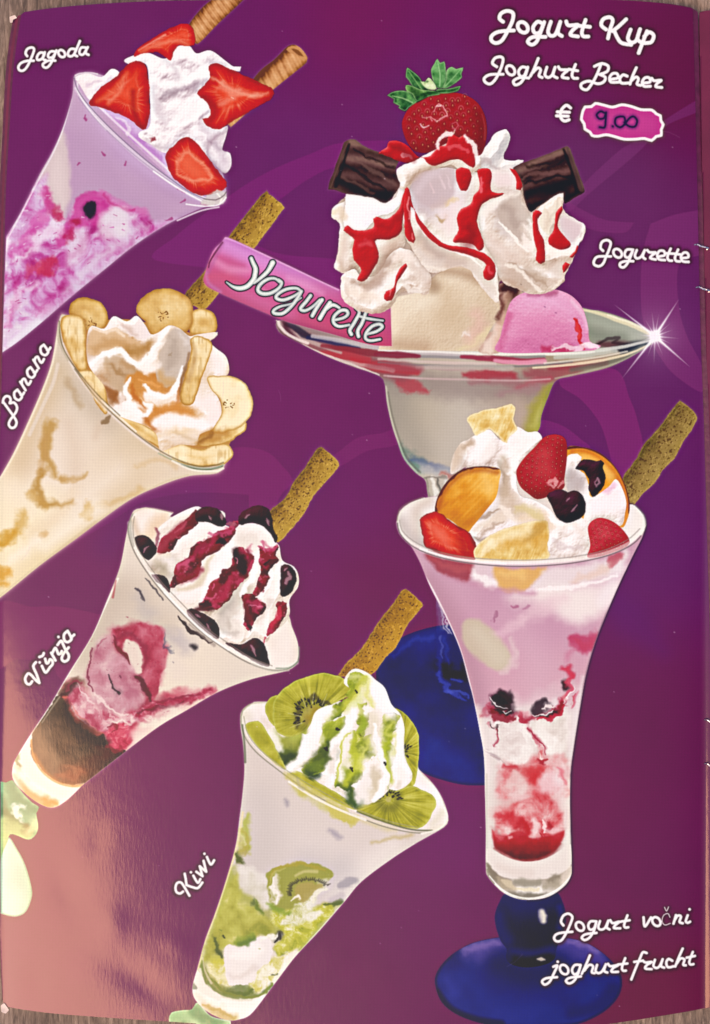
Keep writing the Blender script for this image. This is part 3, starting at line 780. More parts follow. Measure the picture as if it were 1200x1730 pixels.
def stick(name, parent, fr, poly, p0, p1, label, seed=0, dark='5f4212', mid='97702a', lite='b8923e', hl='c9a24c', edge=None):
    """porous brown wafer stick"""
    e = E(name, parent, fr, poly, label, warp=.7, wf=6., seed=seed, pad=10)
    halo(e, 'b89a8a', 1.6, .35)
    R = e['R']; x0, y0, k = FR[fr]
    u, v = axis(R, (x0 + p0[0] / k, y0 + p0[1] / k), (x0 + p1[0] / k, y0 + p1[1] / k))
    w = np.abs(v[e['sd'] < 0]).max() + 1e-3; q = v / w
    n = fbm(R.X, R.Y, 10, 4, seed + 3)
    c = ramp(.48 + .36 * q - .16 * q * q + .16 * n, 0, dark, .3, mid, .65, lite, 1, hl)
    p = ns(v / 1.9 + seed * 9, u * 60 + seed)      # pores drawn out across the roll
    p2 = ns(R.X / 2.2 + 40, R.Y / 2.2 + seed)
    m = ss(p + .45 * p2 - .25 * q, .38, .75)
    c = c * (1 - .62 * m[..., None]) + hx('4a2e08') * (.62 * m)[..., None]
    m2 = ss(-p + .4 * p2, .5, .9); c = c + .10 * m2[..., None] * hx('ffe0a0')
    put(R, np.clip(.5 - e['sd'] / 1.2, 0, 1), np.clip(c, 0, 1))
    rim(e, 'd8b468', 1.2, .35, 1)
    return e


def slice_(name, parent, fr, poly, label, seed=0, core=None, a='a5150e', b='cf2c1b', c='e24a31', vein='f3a184', warp=1.2):
    """cut strawberry: dark skin edge, radial fibres, paler heart"""
    e = E(name, parent, fr, poly, label, warp=warp, wf=8., seed=seed)
    R = e['R']; d = -e['sd']; cy, cx = [float((g[d > 0]).mean()) for g in (R.Y, R.X)]
    if core: x0, y0, k = FR[fr]; cx, cy = x0 + core[0] / k, y0 + core[1] / k
    th = np.arctan2(R.Y - cy, R.X - cx)
    fb = ns(th * 11 + seed, np.zeros_like(th) + seed * 3) * .6 + ns(th * 26 + seed, d / 14) * .5
    mx = d.max(); q = d / mx
    s = q + .10 * fbm(R.X, R.Y, 14, 4, seed) + .12 * fb * ss(q, .0, .35)
    put(R, np.clip(.5 + d / 1.2, 0, 1), ramp(s, 0, a, .12, 'be1f14', .35, b, .75, c, 1.05, 'ea6044'))
    ring = np.exp(-((q - .52 - .10 * fbm(R.X, R.Y, 20, 3, seed + 2)) / .07) ** 2)
    put(R, .42 * ring * np.clip(d / 2, 0, 1) * (.6 + .5 * fb), vein)
    put(R, .30 * ss(q, .15, .4) * (1 - ss(q, .45, .6)) * ss(fb, .15, .6), vein)
    return e


def paint1():
    with_w = 'tan rolled wafer poking out of the strawberry sundae'
    S1 = 'strawberry_sundae'
    body = '254,258 245,330 215,430 180,510 130,600 70,720 22,800! 8,1190! 60,1155 140,1090 250,995 360,905 440,840 520,785 600,740 690,700 735,695 762,680 766,650! 740,560 640,480 520,380 420,290 330,250 290,246'
    # (A frame) wafers first: they stand behind the cream
    for i, (po, p0, p1) in enumerate((('638,88 720,0 830,-12 820,4 740,80 668,150 655,120', (650, 120), (770, -10)), ('860,264 930,200 978,155 1012,160 1040,196 1036,212 990,250 925,302 880,340 780,430 770,420', (820, 370), (1010, 180)))):
        e = E('rolled_wafer', S1, 'A', po, with_w, seed=i); R = e['R']
        u, v = axis(R, (p0[0] / 2, p0[1] / 2), (p1[0] / 2, p1[1] / 2)); q = v / 13
        halo(e, 'c8a8a8', 1.6, .3)
        st = np.sin((u * 9.0 + q * .30 - .1 * q * q) * 2 * np.pi + .8 * fbm(R.X, R.Y, 14, 3, i)) + .5 * np.sin((u * 21 + q * .7) * 2 * np.pi)
        put(R, np.clip(.5 - e['sd'] / 1.3, 0, 1), ramp(.56 + .085 * st - .26 * q * q + .12 * fbm(R.X, R.Y, 9, 3, i + 4) + .1 * q, 0, '6b3a1c', .25, 'a5683a', .5, 'cf9460', .72, 'e2ae7c', 1, 'f2cda0'))
    F('A', '968,168 985,156 1012,162 1036,192 1030,206 1008,190 985,182', 'c98e5c', 1.5, .9); F('A', '985,166 1008,170 1026,192 1010,188', '7a4524', 2, .8)
    g = E(S1, 'page', 'A', body, 'tilted glass of strawberry sundae at the top left of the page')
    halo(g, 'd8c0d8', 2.5, .45)
    R = g['R']; X, Y = R.X, R.Y
    u, v = axis(R, (250, 245), (10, 560))
    c = ramp(u + .05 * fbm(X, Y, 60, 3, 1), 0, 'c8a6c4', .2, 'be9abc', .45, 'c09cbc', .7, 'c8aac2', 1, 'c4b4c2')
    put(R, np.clip(.5 - g['sd'] / 1.2, 0, 1), c)
    with clip(g):
        SS('A', """F d9c6c6 6 .9 2 14 | 214,440 232,520 240,640 228,700 212,745 190,735 160,660 130,610 175,520
F e6d6d4 10 .5 | 200,520 220,600 215,690 180,640 170,590
a77fb4 14,20 22 .35 | 420,500 560,600 690,660
c9a6cf 10,20,10 20 .4 | 300,400 420,520 560,610
d0b2d6 5 8 .5 | 268,300 300,370 360,450 450,540 560,620 680,680
9a6aa8 4 8 .35 | 760,690 690,705 590,750 500,810""")
        # marbled lower part
        low = shape('A', '150,590 165,640 190,730 225,745 250,690 290,660 350,650 420,690 500,720 520,745 600,735 560,770 440,850 300,980 150,1110 0,1200 0,780')
        X2 = X + 14 * fbm(X, Y, 40, 3, 5); Y2 = Y + 14 * fbm(X, Y, 40, 3, 6)
        n = fbm(X2, Y2, 46, 5, 12, g=.6); n2 = fbm(X2, Y2, 12, 4, 4)
        col = ramp(.5 + .55 * n + .16 * n2, 0, 'a81f76', .22, 'bf4a9c', .4, 'cf8cc4', .55, 'd9b4dc', .72, 'e0c8e0', 1, 'efdff0')
        lr = low['R']; m = np.zeros((H, W), np.float32); m[lr.sl] = ss(-low['sd'], -5, 9)
        put(R, m[R.sl] * .92, col)
        SS('A', """F c4328c 5 .75 7 14 | 250,680 300,652 350,655 370,700 340,745 300,760 250,790 205,830 190,800 235,730
d070b0 5,8 6 .8 4 | 340,655 400,690 460,715 490,720
c03a84 2,3 3 .7 3 | 350,662 400,700 450,712
F e6dbe4 10 .8 8 20 | 350,720 410,705 450,740 440,790 370,820 330,790
F e3d2e2 9 .7 6 20 | 250,760 300,790 290,860 220,900 240,820
F dccbdf 12 .8 8 20 | 330,860 420,800 500,770 400,850 300,930 220,1000
F b5225a 5 .8 5 10 | 215,790 245,775 255,800 225,820
F a81846 4 .8 4 10 | 240,745 265,740 270,760 245,765
F c02a50 7 .8 6 12 | 130,900 175,870 200,880 180,920 140,930
F d04a6a 6 .6 6 10 | 90,920 120,885 150,900 110,930
c0388c 3,6 5 .6 6 | 60,960 50,1040 30,1090
f0e2f0 6,12 8 .7 8 | 60,880 110,830 160,790 200,760
efe0f0 5,9 8 .6 8 | 20,1100 60,1000 120,960
cf3a9a 5,12,6 9 .55 8 | 150,640 160,700 110,780 50,850
c0357f 3,8,3 6 .7 6 | 160,640 170,690 200,735 215,750
b92a55 3,5 4 .7 5 | 185,700 200,730 205,745
efe6f2 8,14 12 .5 | 40,1160 90,1110 160,1060
d4c8de 5,8 8 .6 4 | 80,1140 180,1050 320,930 470,820
F 1e1a30 3 .95 2 8 | 285,700 300,682 322,684 327,705 315,735 295,735
F 341d38 5 .35 2 8 | 280,695 305,678 330,690 325,725 300,742 282,720
F f2e8f4 4 .9 | 14,820 28,800 36,812 24,850 12,880
f4eaf2 1.5 2 .8 | 270,272 262,300 300,370 360,440
F e8e0e8 4 .8 | 50,1105 75,1095 70,1115
e9e2ec 4,6 4 .7 | 12,1190 60,1140 130,1090""")
        for p in ('290,390 286,400 292,408', '262,560 270,552', '345,515 352,525', '425,548 422,556', '600,640 625,650', '680,690 700,694', '610,680 625,676', '560,745 580,738'):
            S('A', p, (1.0, 2.0), 'a2407c', 2, .8, warp=2)
        scatter(low, 60, lambda x, y, r: S('P', '%g,%g %g,%g' % (x, y, x + r.uniform(-7, 7), y + r.uniform(-5, 3)), (r.uniform(.5, 1.6), .4), r.choice(['b02a80', 'a02468', 'c858a8', 'f0e0f0']), 1.6, .55), 4)
        SS('P', '6a5a78 1 1.5 .5 | 28,581 60,556 110,514 150,480\nefe2ee 1.2 1.5 .75 | 14,402 35,364 66,304 91,258 108,216 121,168')
    # inside of the bowl seen over the rim
    ins = E('ice_cream', S1, 'A', '262,266 300,252 345,262 380,330 440,350 500,400 560,500 600,560 640,630 740,690! 690,680 600,620 500,530 400,430 320,350 285,310', 'lilac strawberry ice cream below the rim')
    fill(ins, 'd2b0d0')
    with clip(ins):
        SS('A', """e8dce6 10,14 8 .9 | 262,262 290,290 310,330
F c58fd0 6 .9 5 12 | 320,360 380,375 440,405 475,445 500,470 560,520 580,560 540,540 450,480 380,420
dcbde2 4,6 5 .8 4 | 330,368 380,385 430,410 465,440
efe2f0 2,3 3 .7 4 | 400,400 430,420 440,450 430,455
b97cc6 5 6 .6 4 | 470,470 520,500 560,545
e6d2ea 3,4 4 .7 4 | 500,480 530,500 560,540 580,590
f2e6f0 2 2 .8 | 290,310 340,365 420,440 520,530 600,600 680,665 740,690""")
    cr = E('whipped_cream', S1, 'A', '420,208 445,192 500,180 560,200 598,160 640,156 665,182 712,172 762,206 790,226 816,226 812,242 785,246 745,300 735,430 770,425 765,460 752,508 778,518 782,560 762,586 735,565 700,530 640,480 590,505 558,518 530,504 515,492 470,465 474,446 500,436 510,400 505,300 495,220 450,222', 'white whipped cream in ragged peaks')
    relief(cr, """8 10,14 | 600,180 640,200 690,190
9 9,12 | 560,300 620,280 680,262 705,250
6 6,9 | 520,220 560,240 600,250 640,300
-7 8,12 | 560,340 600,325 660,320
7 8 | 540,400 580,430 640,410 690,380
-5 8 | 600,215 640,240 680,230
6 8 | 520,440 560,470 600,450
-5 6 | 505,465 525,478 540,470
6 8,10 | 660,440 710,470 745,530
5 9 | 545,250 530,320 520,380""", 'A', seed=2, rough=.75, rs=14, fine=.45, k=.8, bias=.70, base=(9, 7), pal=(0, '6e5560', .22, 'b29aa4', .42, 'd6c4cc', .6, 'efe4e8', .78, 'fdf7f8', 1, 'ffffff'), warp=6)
    with clip(cr): SS('A', '''b4a0ae 3,6,3 6 .6 5 | 552,325 590,306 640,298 700,268
c8b4c0 4,8,4 8 .5 5 | 520,300 535,360 560,410
a8949e 2,5,2 5 .5 4 | 548,340 560,320 600,310
fffdfd 3,7,3 5 .9 5 | 600,175 650,205 705,225
fffcfc 3,8,4 6 .8 5 | 560,300 620,278 690,240
fffcfc 4,9,4 6 .7 5 | 590,400 650,370 700,345
d8c8d4 10,16,10 12 .6 4 | 690,440 730,490 760,560
fffafc 2,4,2 4 .8 6 | 650,440 690,470 720,520 745,565
b8a4b4 2,4,2 4 .6 5 | 700,470 740,500 765,545
c4b0bc 3,6,3 6 .6 5 | 490,465 530,490 580,500
fffcfc 2,5,2 4 .8 6 | 480,450 520,470 560,480
cdbcc6 3,6 6 .5 5 | 560,205 590,235 600,270
c0acb8 2,4 4 .5 5 | 700,200 730,215 760,225''')
    SS('A', 'F 8c2c3a 3 .8 2 6 | 508,466 522,462 528,474 514,480\n7a5068 3,5 5 .4 4 | 770,430 745,450 700,500 735,560 760,582\nF e6d8e2 5 .5 4 | 740,520 775,525 778,560 755,578')
    cb = E('whipped_cream', S1, 'A', '256,262 300,250 345,262 378,234 405,246 398,270 352,300 312,348! 295,330 272,290', 'small dollop of cream at the left rim')
    relief(cb, '5 6 | 350,268 380,245 398,255\n-4 5 | 300,290 340,280', 'A', seed=8, k=.6, bias=.72, rough=.8, pal=(0, '8c6a88', .3, 'c4a4c2', .5, 'e4d0de', .75, 'f7ecee', 1, 'ffffff'))
    for i, (p, l, c) in enumerate((('455,192 470,162 520,130 570,100 620,82 648,90 658,118 657,155 640,158 598,160 575,206 540,180 500,180', 'strawberry slice at the back of the glass, half hidden by cream', (600, 130)),
                      ('302,350 340,300 400,255 440,216 480,209 497,235 505,300 507,370 500,420 484,440 440,405 380,378 330,362', 'strawberry slice leaning on the left rim', (430, 340)),
                      ('706,228 728,216 790,240 860,272 920,300 922,330 870,362 800,402 740,437 705,430 682,402! 712,392 704,350 668,318 690,290 712,262', 'pointed strawberry slice on the right of the cream', (790, 320)),
                      ('560,532 590,490 630,464 662,480 700,530 740,580 766,620 758,642 700,660 660,655 610,622 580,590', 'rounded strawberry slice at the front rim', (650, 570)))):
        e = slice_('strawberry_slice', S1, 'A', p, l, seed=i * 3 + 1, core=c)
        with clip(e):
            if i == 1: SS('A', 'f09a7c 3,5 5 .55 3 | 420,260 400,320 370,350\nea7a58 4 5 .5 | 330,345 380,310 430,250\n8e100c 4 5 .5 | 450,310 455,380 480,430')
            if i == 2: SS('A', 'f3b49a 3,6,2 5 .65 4 | 720,260 770,300 850,320 910,318\nf0a088 3,5 5 .5 4 | 740,300 790,330 740,350\n9e140e 4 6 .5 | 700,420 730,370 700,330\nf6c8b4 1 1.2 .6 | 782,330 790,334')
            if i == 3: SS('A', 'F e86a4a 8 .6 | 610,560 640,520 690,560 700,600 640,600\nf2a484 2,3 4 .7 3 | 600,590 605,540 640,515 690,560 715,600 650,612 600,590')
            if i == 0: SS('A', 'f2a080 3,4 5 .55 3 | 480,180 540,150 600,140 640,150\nf7d0c0 1,2 3 .5 | 470,172 520,142 560,120')
    # rim of the glass in front
    SS('A', """f4eef4 2.6,4,3 3 .55 | 258,300 300,362 380,450 470,532 560,600 650,660 720,690
7d6886 1 1.4 .7 | 252,262 262,300 300,356 380,440 480,530 570,600 640,648 700,676
a890b0 1 1.3 .6 | 266,330 330,410 420,495 520,575 620,640 700,684 740,686
ffffff 1.4 1.6 .8 | 520,580 600,635 680,678
F d9cfcb 3 .85 2 8 | 700,662 745,640 764,650 760,680 730,692 680,690
f8f2ea 1.5 2 .8 | 735,655 750,672 745,684
6f5c60 1 1.6 .7 | 690,672 730,676 758,660 766,648
ffffff 1.2 1.5 .8 | 630,690 690,697 740,692 764,668
e8d8e6 1.4 1.6 .8 | 600,745 680,712 740,700""")
    SS('A', 'f3e9ee 1.3 1.5 .8 | 256,256 290,248 330,252\nc9b8c8 1 1.3 .6 | 252,262 290,246 340,258')
BCR = (0, '8a5424', .2, 'b98448', .36, 'd6ae80', .5, 'e9d2b8', .64, 'f6e9df', .8, 'fdf6f4', 1, 'ffffff')


def banana(parent, fr, poly, label, seed=0, ctr=None, lite=0., seeds=True, side=False):
    e = E('banana_slice', parent, fr, poly, label, warp=1.0, wf=9., seed=seed)
    R = e['R']; d = -e['sd']; q = d / d.max()
    n = fbm(R.X, R.Y, 22, 4, seed + 2)
    s = .50 + .16 * n + .26 * ss(q, 0, .35) - .10 * ss(q, .5, 1) + lite + .0016 * ((R.X - R.X.mean()) * .3 - (R.Y - R.Y.mean()))
    put(R, np.clip(.5 + d / 1.2, 0, 1), ramp(s, 0, '8a5c1c', .25, 'b07c34', .45, 'cb9c54', .62, 'e0b972', .8, 'f2d8a4', 1, 'fbecc8'))
    rim(e, 'a87428', 1.3, .45, 1)
    if ctr:
        x0, y0, k = FR[fr]; cx, cy = x0 + ctr[0] / k, y0 + ctr[1] / k; th = np.arctan2(R.Y - cy, R.X - cx); r = np.hypot(R.X - cx, R.Y - cy)
        put(R, .35 * np.exp(-((r - 10) / 7) ** 2) * (d > 0) * (.6 + .6 * ns(th * 7, r / 5)), 'f3e2b4')
        put(R, .75 * ss(ns(th * 3.2 + seed, r / 3.2 + 3) * np.exp(-((r - 6) / 5) ** 2) * 1.5, .25, .7) * (d > 0), '7a4c1c')
    if side:
        put(R, .3 * ss(ns(R.X / 3.2, R.Y / 16 + seed), .2, .8) * (d > 1), 'b07f34')
    return e


def paint2():
    S2 = 'banana_sundae'
    stick('wafer_stick', S2, 'Q', '495,380 522,378 585,430 575,455 460,610 310,800 250,872 215,868 160,815 245,710 350,560', (240, 800), (540, 400), 'brown wafer stick standing behind the pink bar', 1)
    g = E(S2, 'page', 'C', '262,185 250,250 228,370 190,480 130,620 60,770 -5,885! -5,1412! 60,1360 180,1262 330,1152 450,1062 580,972 700,916 830,872 962,857 1000,800! 700,560 500,300 300,165', 'tilted glass of banana sundae on the left of the page')
    halo(g, 'f0d8c8', 3, .6)
    R = g['R']; X, Y = R.X, R.Y
    u, v = axis(R, (185, 690), (0, 930))
    n = fbm(X + 8 * fbm(X, Y, 30, 2, 5), Y, 55, 4, 7)
    c = ramp(u + .07 * n, -.3, 'd8c8b4', 0, 'dccbb8', .25, 'ead9c8', .5, 'f0e0d0', .75, 'f4e4c8', 1.1, 'f7e7c4')
    c = c * (1 - .30 * np.exp(-((v - -95) / 60) ** 2)[..., None]) + hx('c9a568') * (.30 * np.exp(-((v - -95) / 60) ** 2)[..., None])
    put(R, np.clip(.5 - g['sd'] / 1.2, 0, 1), c)
    with clip(g):
        SS('C', """c4a06a 14,30 30 .4 | 250,420 170,600 90,800
b8a48e 12 22 .4 | 330,480 400,560 480,640
f7ebe0 16 30 .6 | 520,850 420,930 250,1060
f2e0cc 20 40 .5 | 620,800 800,840
d8bfa8 5 8 .5 | 420,700 445,640 500,600
f8e9c8 25 40 .7 | 60,1150 120,1080 200,1000
b98a3c 7,10,8,4 6 .75 6 16 | 228,640 210,700 205,780 212,830 245,868
c4985a 5,7 7 .6 5 | 200,700 190,790 178,860
b48436 5,8,6,3 6 .8 5 14 | 178,860 172,930 190,990 240,1000 325,985
c99c50 8,4 6 .7 5 | 135,950 165,975 200,1010
c0924a 6,5,3 5 .8 4 10 | 268,880 310,888 372,870
caa468 2 3 .6 | 370,880 385,855
c8963a 7,9 6 .75 5 10 | 388,1010 380,1045
d2a858 9,12,4 9 .75 6 | 95,1050 70,1110 -5,1180
d09a2e 8,12 8 .8 5 | 60,1120 20,1150 -8,1170
d89a2c 12,6 6 .8 5 | -5,1300 40,1296
d89a2c 8,4 6 .7 4 | -5,1350 30,1345
c89448 5,4 4 .7 4 | 178,1135 200,1125
cfa868 3,5 6 .5 4 | 430,1000 540,975 620,930
d9b888 3,4 5 .5 4 | 600,830 700,800 780,830
e8cfae 8,14 12 .4 5 | 330,930 250,1050 150,1120
fdf4e6 10,14 14 .6 | 200,1180 320,1090 430,1010
f4e4cc 8 10 .5 4 | 60,900 100,960 140,1030
fbf0e2 6,10 10 .6 4 | 50,1250 110,1200 160,1160
c2a277 3 5 .5 | 160,1300 250,1220 420,1080
ddc7b2 12 18 .6 | 300,640 330,760 330,860
7c5c38 3,5,2 3 .7 3 | 452,632 470,622 488,600
b99c76 6,5 7 .6 4 | 300,460 335,520 350,560
e6d6c8 3 3 .8 | 255,380 235,460 190,560 130,690
f3e4d2 1.8 2 .8 | 262,190 252,262 232,372 192,486 132,626 62,776 -5,890
d6c0a0 1.5 3 .6 | 0,1400 180,1255 450,1056 700,910 830,868""")
    ins = E('ice_cream', S2, 'C', '268,190 300,165 400,190 520,180 620,190 840,240 925,270 950,400 1030,620 1000,770 980,822! 870,832 750,785 640,716 520,616 420,516 330,396 282,290', 'banana and cream filling inside the rim')
    fill(ins, 'c08a4a')
    for po, l, kw in (('305,152 320,102 360,86 400,90 450,112 475,160 472,205 430,240 400,250 380,220 372,182 330,172', 'banana slice at the upper left rim', dict(ctr=(400, 200), lite=-.22)),
                      ('268,195 288,166 350,165 372,190 378,250 380,330 383,402 345,407 310,350 285,290 272,240', 'upright banana slice inside the left rim', dict(side=True, lite=-.02)),
                      ('345,412 400,405 440,430 465,480 476,545 468,600 430,562 390,490 360,450', 'banana slice low on the left rim', dict(side=True)),
                      ('600,132 620,92 660,62 720,45 780,55 830,85 852,130 848,190 825,235 780,245 740,235 700,255 665,245 640,190 610,165', 'large round banana slice at the top with brown seeds', dict(ctr=(718, 165), lite=-.08)),
                      ('850,145 890,133 940,155 958,190 950,238 890,252 838,240 845,190', 'small banana piece right of the round slice', dict(lite=-.05, side=True)),
                      ('515,608 580,618 645,650 692,690 710,745 660,725 580,672', 'banana slice behind the front rim', dict(lite=.0)),
                      ('700,768 740,745 800,730 850,745 900,750 960,728 1010,735 1028,780 1002,810 975,822 880,832 800,815 750,798', 'banana slice low at the right end of the rim', dict(side=True, lite=.12)),
                      ('1085,632 1084,670 1040,702 1015,722 930,742 875,737 880,700 960,678 1040,662', 'banana slice under the large right slice', dict(lite=.02))):
        banana(S2, 'C', po, l, seed=len(ELS), **kw)
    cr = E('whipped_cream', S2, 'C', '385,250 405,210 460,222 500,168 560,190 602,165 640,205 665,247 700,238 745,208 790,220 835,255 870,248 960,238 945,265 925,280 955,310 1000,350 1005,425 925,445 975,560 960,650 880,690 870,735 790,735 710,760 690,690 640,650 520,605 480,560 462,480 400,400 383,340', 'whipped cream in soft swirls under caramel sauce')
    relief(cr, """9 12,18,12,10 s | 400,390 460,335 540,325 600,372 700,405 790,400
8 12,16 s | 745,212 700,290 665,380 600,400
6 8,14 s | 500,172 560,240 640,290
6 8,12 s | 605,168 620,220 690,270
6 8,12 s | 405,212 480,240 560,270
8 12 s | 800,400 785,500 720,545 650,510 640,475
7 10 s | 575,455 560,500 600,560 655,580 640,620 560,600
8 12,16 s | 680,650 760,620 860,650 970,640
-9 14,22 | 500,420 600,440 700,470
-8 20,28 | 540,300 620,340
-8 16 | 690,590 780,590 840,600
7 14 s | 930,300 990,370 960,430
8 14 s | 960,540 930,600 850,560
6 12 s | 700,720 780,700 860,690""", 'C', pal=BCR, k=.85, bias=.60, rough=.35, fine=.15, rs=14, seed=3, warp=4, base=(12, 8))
    with clip(cr):
        SS('C', """a87038 12,20 16 .55 5 | 400,280 430,330 520,300
b88048 14,10 14 .6 5 | 540,290 620,320 690,300
a8703a 8,18,12 14 .65 5 | 440,430 500,440 540,480 500,540
8c5426 6,10 8 .6 5 | 470,490 500,530 530,540
c98440 10,18 12 .6 5 | 540,400 620,410 690,440
cfa070 12 14 .5 | 720,300 740,360 700,430
b9a494 8,12 10 .6 5 | 780,250 800,300 790,370
d0bcb0 8 10 .5 | 740,260 730,330 700,380
c8742a 6,14,9 5 .85 5 | 585,455 600,510 630,560 665,610 690,650
c47a2c 6,12,8 5 .8 5 | 560,440 640,450 720,465 745,490
ce8838 14,18,10 10 .85 5 | 700,590 770,585 850,600
b8702a 5,9 5 .6 5 | 640,640 670,630 700,600
d89848 7,12 8 .7 5 | 720,560 760,570 800,590
e8b878 4,6 5 .6 4 | 600,480 625,530 660,570
fdf4ee 8,14,10 5 .9 4 | 650,475 670,520 730,540 780,515 795,450
fffaf6 6,9,6 4 .9 4 | 572,455 558,500 575,540 620,555 655,570 650,600
fff8f4 10,14,8 6 .9 4 | 500,590 560,600 610,618 650,600
fff6f2 12,18,14 8 .85 4 | 690,640 740,630 820,650 950,655
fdf0ea 8,14 8 .8 4 | 860,545 930,560 955,620
fffaf8 8,12,6 6 .85 4 | 405,395 450,345 520,330 560,350 620,395 680,400
fffcfa 4,9,6 5 .8 4 | 742,215 710,270 680,340 650,390
f8ece4 4,10 7 .7 4 | 510,180 570,215 640,250
f8f0ea 5,8 6 .7 4 | 610,180 640,220 660,260
fdf4f0 6,12 8 .8 4 | 950,330 985,370 970,420
f4e4d8 6,9 6 .8 | 880,258 950,245
e0b878 5,10 8 .5 4 | 700,700 780,680 860,700
8c5a2c 4,6,3 4 .55 | 838,330 822,400 795,470 790,530""")
    more_banana(cr)
    for po, l, kw in (('840,268 870,252 925,275 936,310 915,370 880,470 850,552 812,560 795,532 800,480 830,380 842,320', 'long narrow banana slice standing in the cream', dict(side=True, lite=.02)),
                      ('915,432 960,430 1030,435 1080,465 1115,530 1112,590 1085,632 1040,662 975,685 935,675 975,600 972,540 925,480', 'large pale banana slice on the right', dict(ctr=(1010, 560), lite=.26))):
        b = banana(S2, 'C', po, l, seed=len(ELS), **kw)
    SS('C', """a8763a 3,5 4 .4 | 850,290 860,350 830,450
c08a40 6,14,8 6 .8 5 | 880,735 920,700 1000,685
8a5420 3,5 4 .6 4 | 880,725 930,690
f4e6e0 2.4,4,3 3 .7 | 278,290 330,400 422,522 522,622 642,722 752,790
6a5a38 1.2 1.6 .7 | 262,190 266,260 285,320 336,400 430,512 528,606
7a6a48 1.3 1.5 .65 | 330,400 420,520 520,618 640,716 750,785 870,828 960,822 985,812
48543a 1.6 1.6 .75 | 800,822 870,842 930,842 980,828
a8b09a 1.5 1.6 .7 | 700,772 800,818 880,836 950,836 984,822
f8f0e0 1.8 1.8 .8 | 760,805 850,845 960,850 985,838
b8a98c 2 2 .5 | 262,200 258,270 300,360
fff6ea 1.6 1.5 .7 | 450,540 520,606 600,675
d8b07a 3,5 5 .5 4 | 370,450 420,500 450,560""")


def bar():
    """the pink wrapped bar with its name in silver script"""
    e = E('wrapped_bar', 'cream_sundae', 'E', '150,203 190,214 400,312 640,425 850,500! 855,662! 760,655 600,610 470,575 385,548 130,438 65,397 68,350 100,262 138,222', 'pink wrapped bar with silver lettering leaning in the coupe')
    R = e['R']; k = 2.5
    p0 = (320 + 110 / k, 320 + 320 / k); p1 = (320 + 850 / k, 320 + 620 / k)
    u, v = axis(R, p0, p1)
    q = v / 47 + .02 * fbm(R.X, R.Y, 30, 2, 1)
    c = ramp(q, -1.1, 'b868b0', -.8, 'd083c8', -.5, 'd67cb8', -.15, 'd268a0', .2, 'c85a8c', .6, 'c65a88', 1.0, 'b8507c')
    c2 = ramp(q, -1.1, 'a85c98', -.7, 'c05888', -.2, 'c05080', .4, 'c04a70', 1, 'b44a68')
    m = ss(u, .25, .95)[..., None]; c = c * (1 - m) + c2 * m
    halo(e, 'e0a0c0', 1.8, .4)
    put(R, np.clip(.5 - e['sd'] / 1.2, 0, 1), c)
    with clip(e):
        SS('E', """cf5a7c 6,11,4 10 .6 | 75,370 150,370 240,400
e8a0c4 5,9,3 9 .6 | 110,300 170,330 250,345
c0487c 3,7,3 8 .6 | 115,280 180,310 230,320
e09ad8 8,12 10 .5 | 160,235 230,270 320,315
f0b8e0 4,8,4 8 .4 | 420,375 500,410 560,440
d880b8 8,14 14 .35 | 200,420 300,470 420,520
5a2440 1.8,1.2 1.6 .8 | 140,225 105,275 85,310 82,330
b0609c 3 4 .5 | 140,228 110,290 80,350
e8b0dc 1.6 2 .7 | 150,206 200,222 420,325 630,425
c88cc0 2,3 4 .5 | 72,350 80,395 130,432
983c68 2,5 6 .5 | 400,548 560,600 700,640
f0c0e0 2,4 5 .4 | 300,420 380,455""")
    st = [('185,68 198,100 215,140 212,180 200,218 160,262 110,278 60,268 12,235', (3.3, 4.3, 4.3, 4.0, 1.2)), ('335,100 300,160 240,215 205,240', (4.6, 3.6, 2.6)),
          ('385,235 350,210 300,215 250,250 232,290 262,315 320,312 375,280 398,240 375,218', (2.6, 3.2, 3.6, 3.4, 2.6)),
          ('535,300 500,278 430,285 370,320 362,348 410,360 480,335 535,300', (2.6, 3.2, 3.2, 2.6)), ('535,300 500,360 450,420 400,455 345,452 345,430 390,405 470,385 535,345', (3.4, 3.4, 3.2, 2.2, 1.6)),
          ('600,330 570,370 530,420 560,435 610,410 665,360', (3.4, 3.4, 2.8, 2.6)), ('680,360 640,420 612,470', (3.6, 3.6)), ('735,380 700,430 665,490', (3.8, 3.8)), ('695,440 740,400 770,398 800,415', (2.4, 3.6, 2.6)),
          ('770,500 830,485 860,460 850,435 810,435 765,475 762,520 800,545 870,535', (2.6, 3.2, 3.2, 2.4)), ('920,420 940,450 905,520 875,570 885,600', (2.6, 3.4, 3.4)), ('985,450 960,520 930,575 935,615', (3.2, 3.4, 3.4)),
          ('930,470 1000,490 1105,505', (2.4, 2.8, 2.0)), ('990,600 1060,580 1100,550 1080,530 1030,545 990,590 985,630 1020,645 1085,635', (2.6, 3.2, 3.2, 2.4))]
    Ps = [(spline('WY', s, False, step=1.2), w) for s, w in st]; Ps = [(p, [q + .35 for q in w]) for p, w in Ps]; A = np.vstack([p for p, _ in Ps]); R = Reg(*(A.min(0) - 12), *(A.max(0) + 12)); d = None
    for p, w in Ps:
        b, _ = _dist(p, R.X, R.Y, False, w); d = b if d is None else np.minimum(d, b)
    put(R, np.clip(.5 - (d - 1.7) / 1.3, 0, 1) * .92, '1c2430')
    put(R, np.clip(.5 - (d + .3) / 1.2, 0, 1), ramp(np.clip(-d / 3.6, 0, 1) + .12 * fbm(R.X, R.Y, 16, 2, 4), 0, '8f949c', .35, 'b4b9bc', .7, 'd2d6d2', 1, 'eef0ea'))
    ELS.append(dict(R=R, sd=(d - 1).astype(np.float32), name='lettering', parent='cream_sundae', label='silver script lettering with a dark outline on the pink bar', cell=1.5))
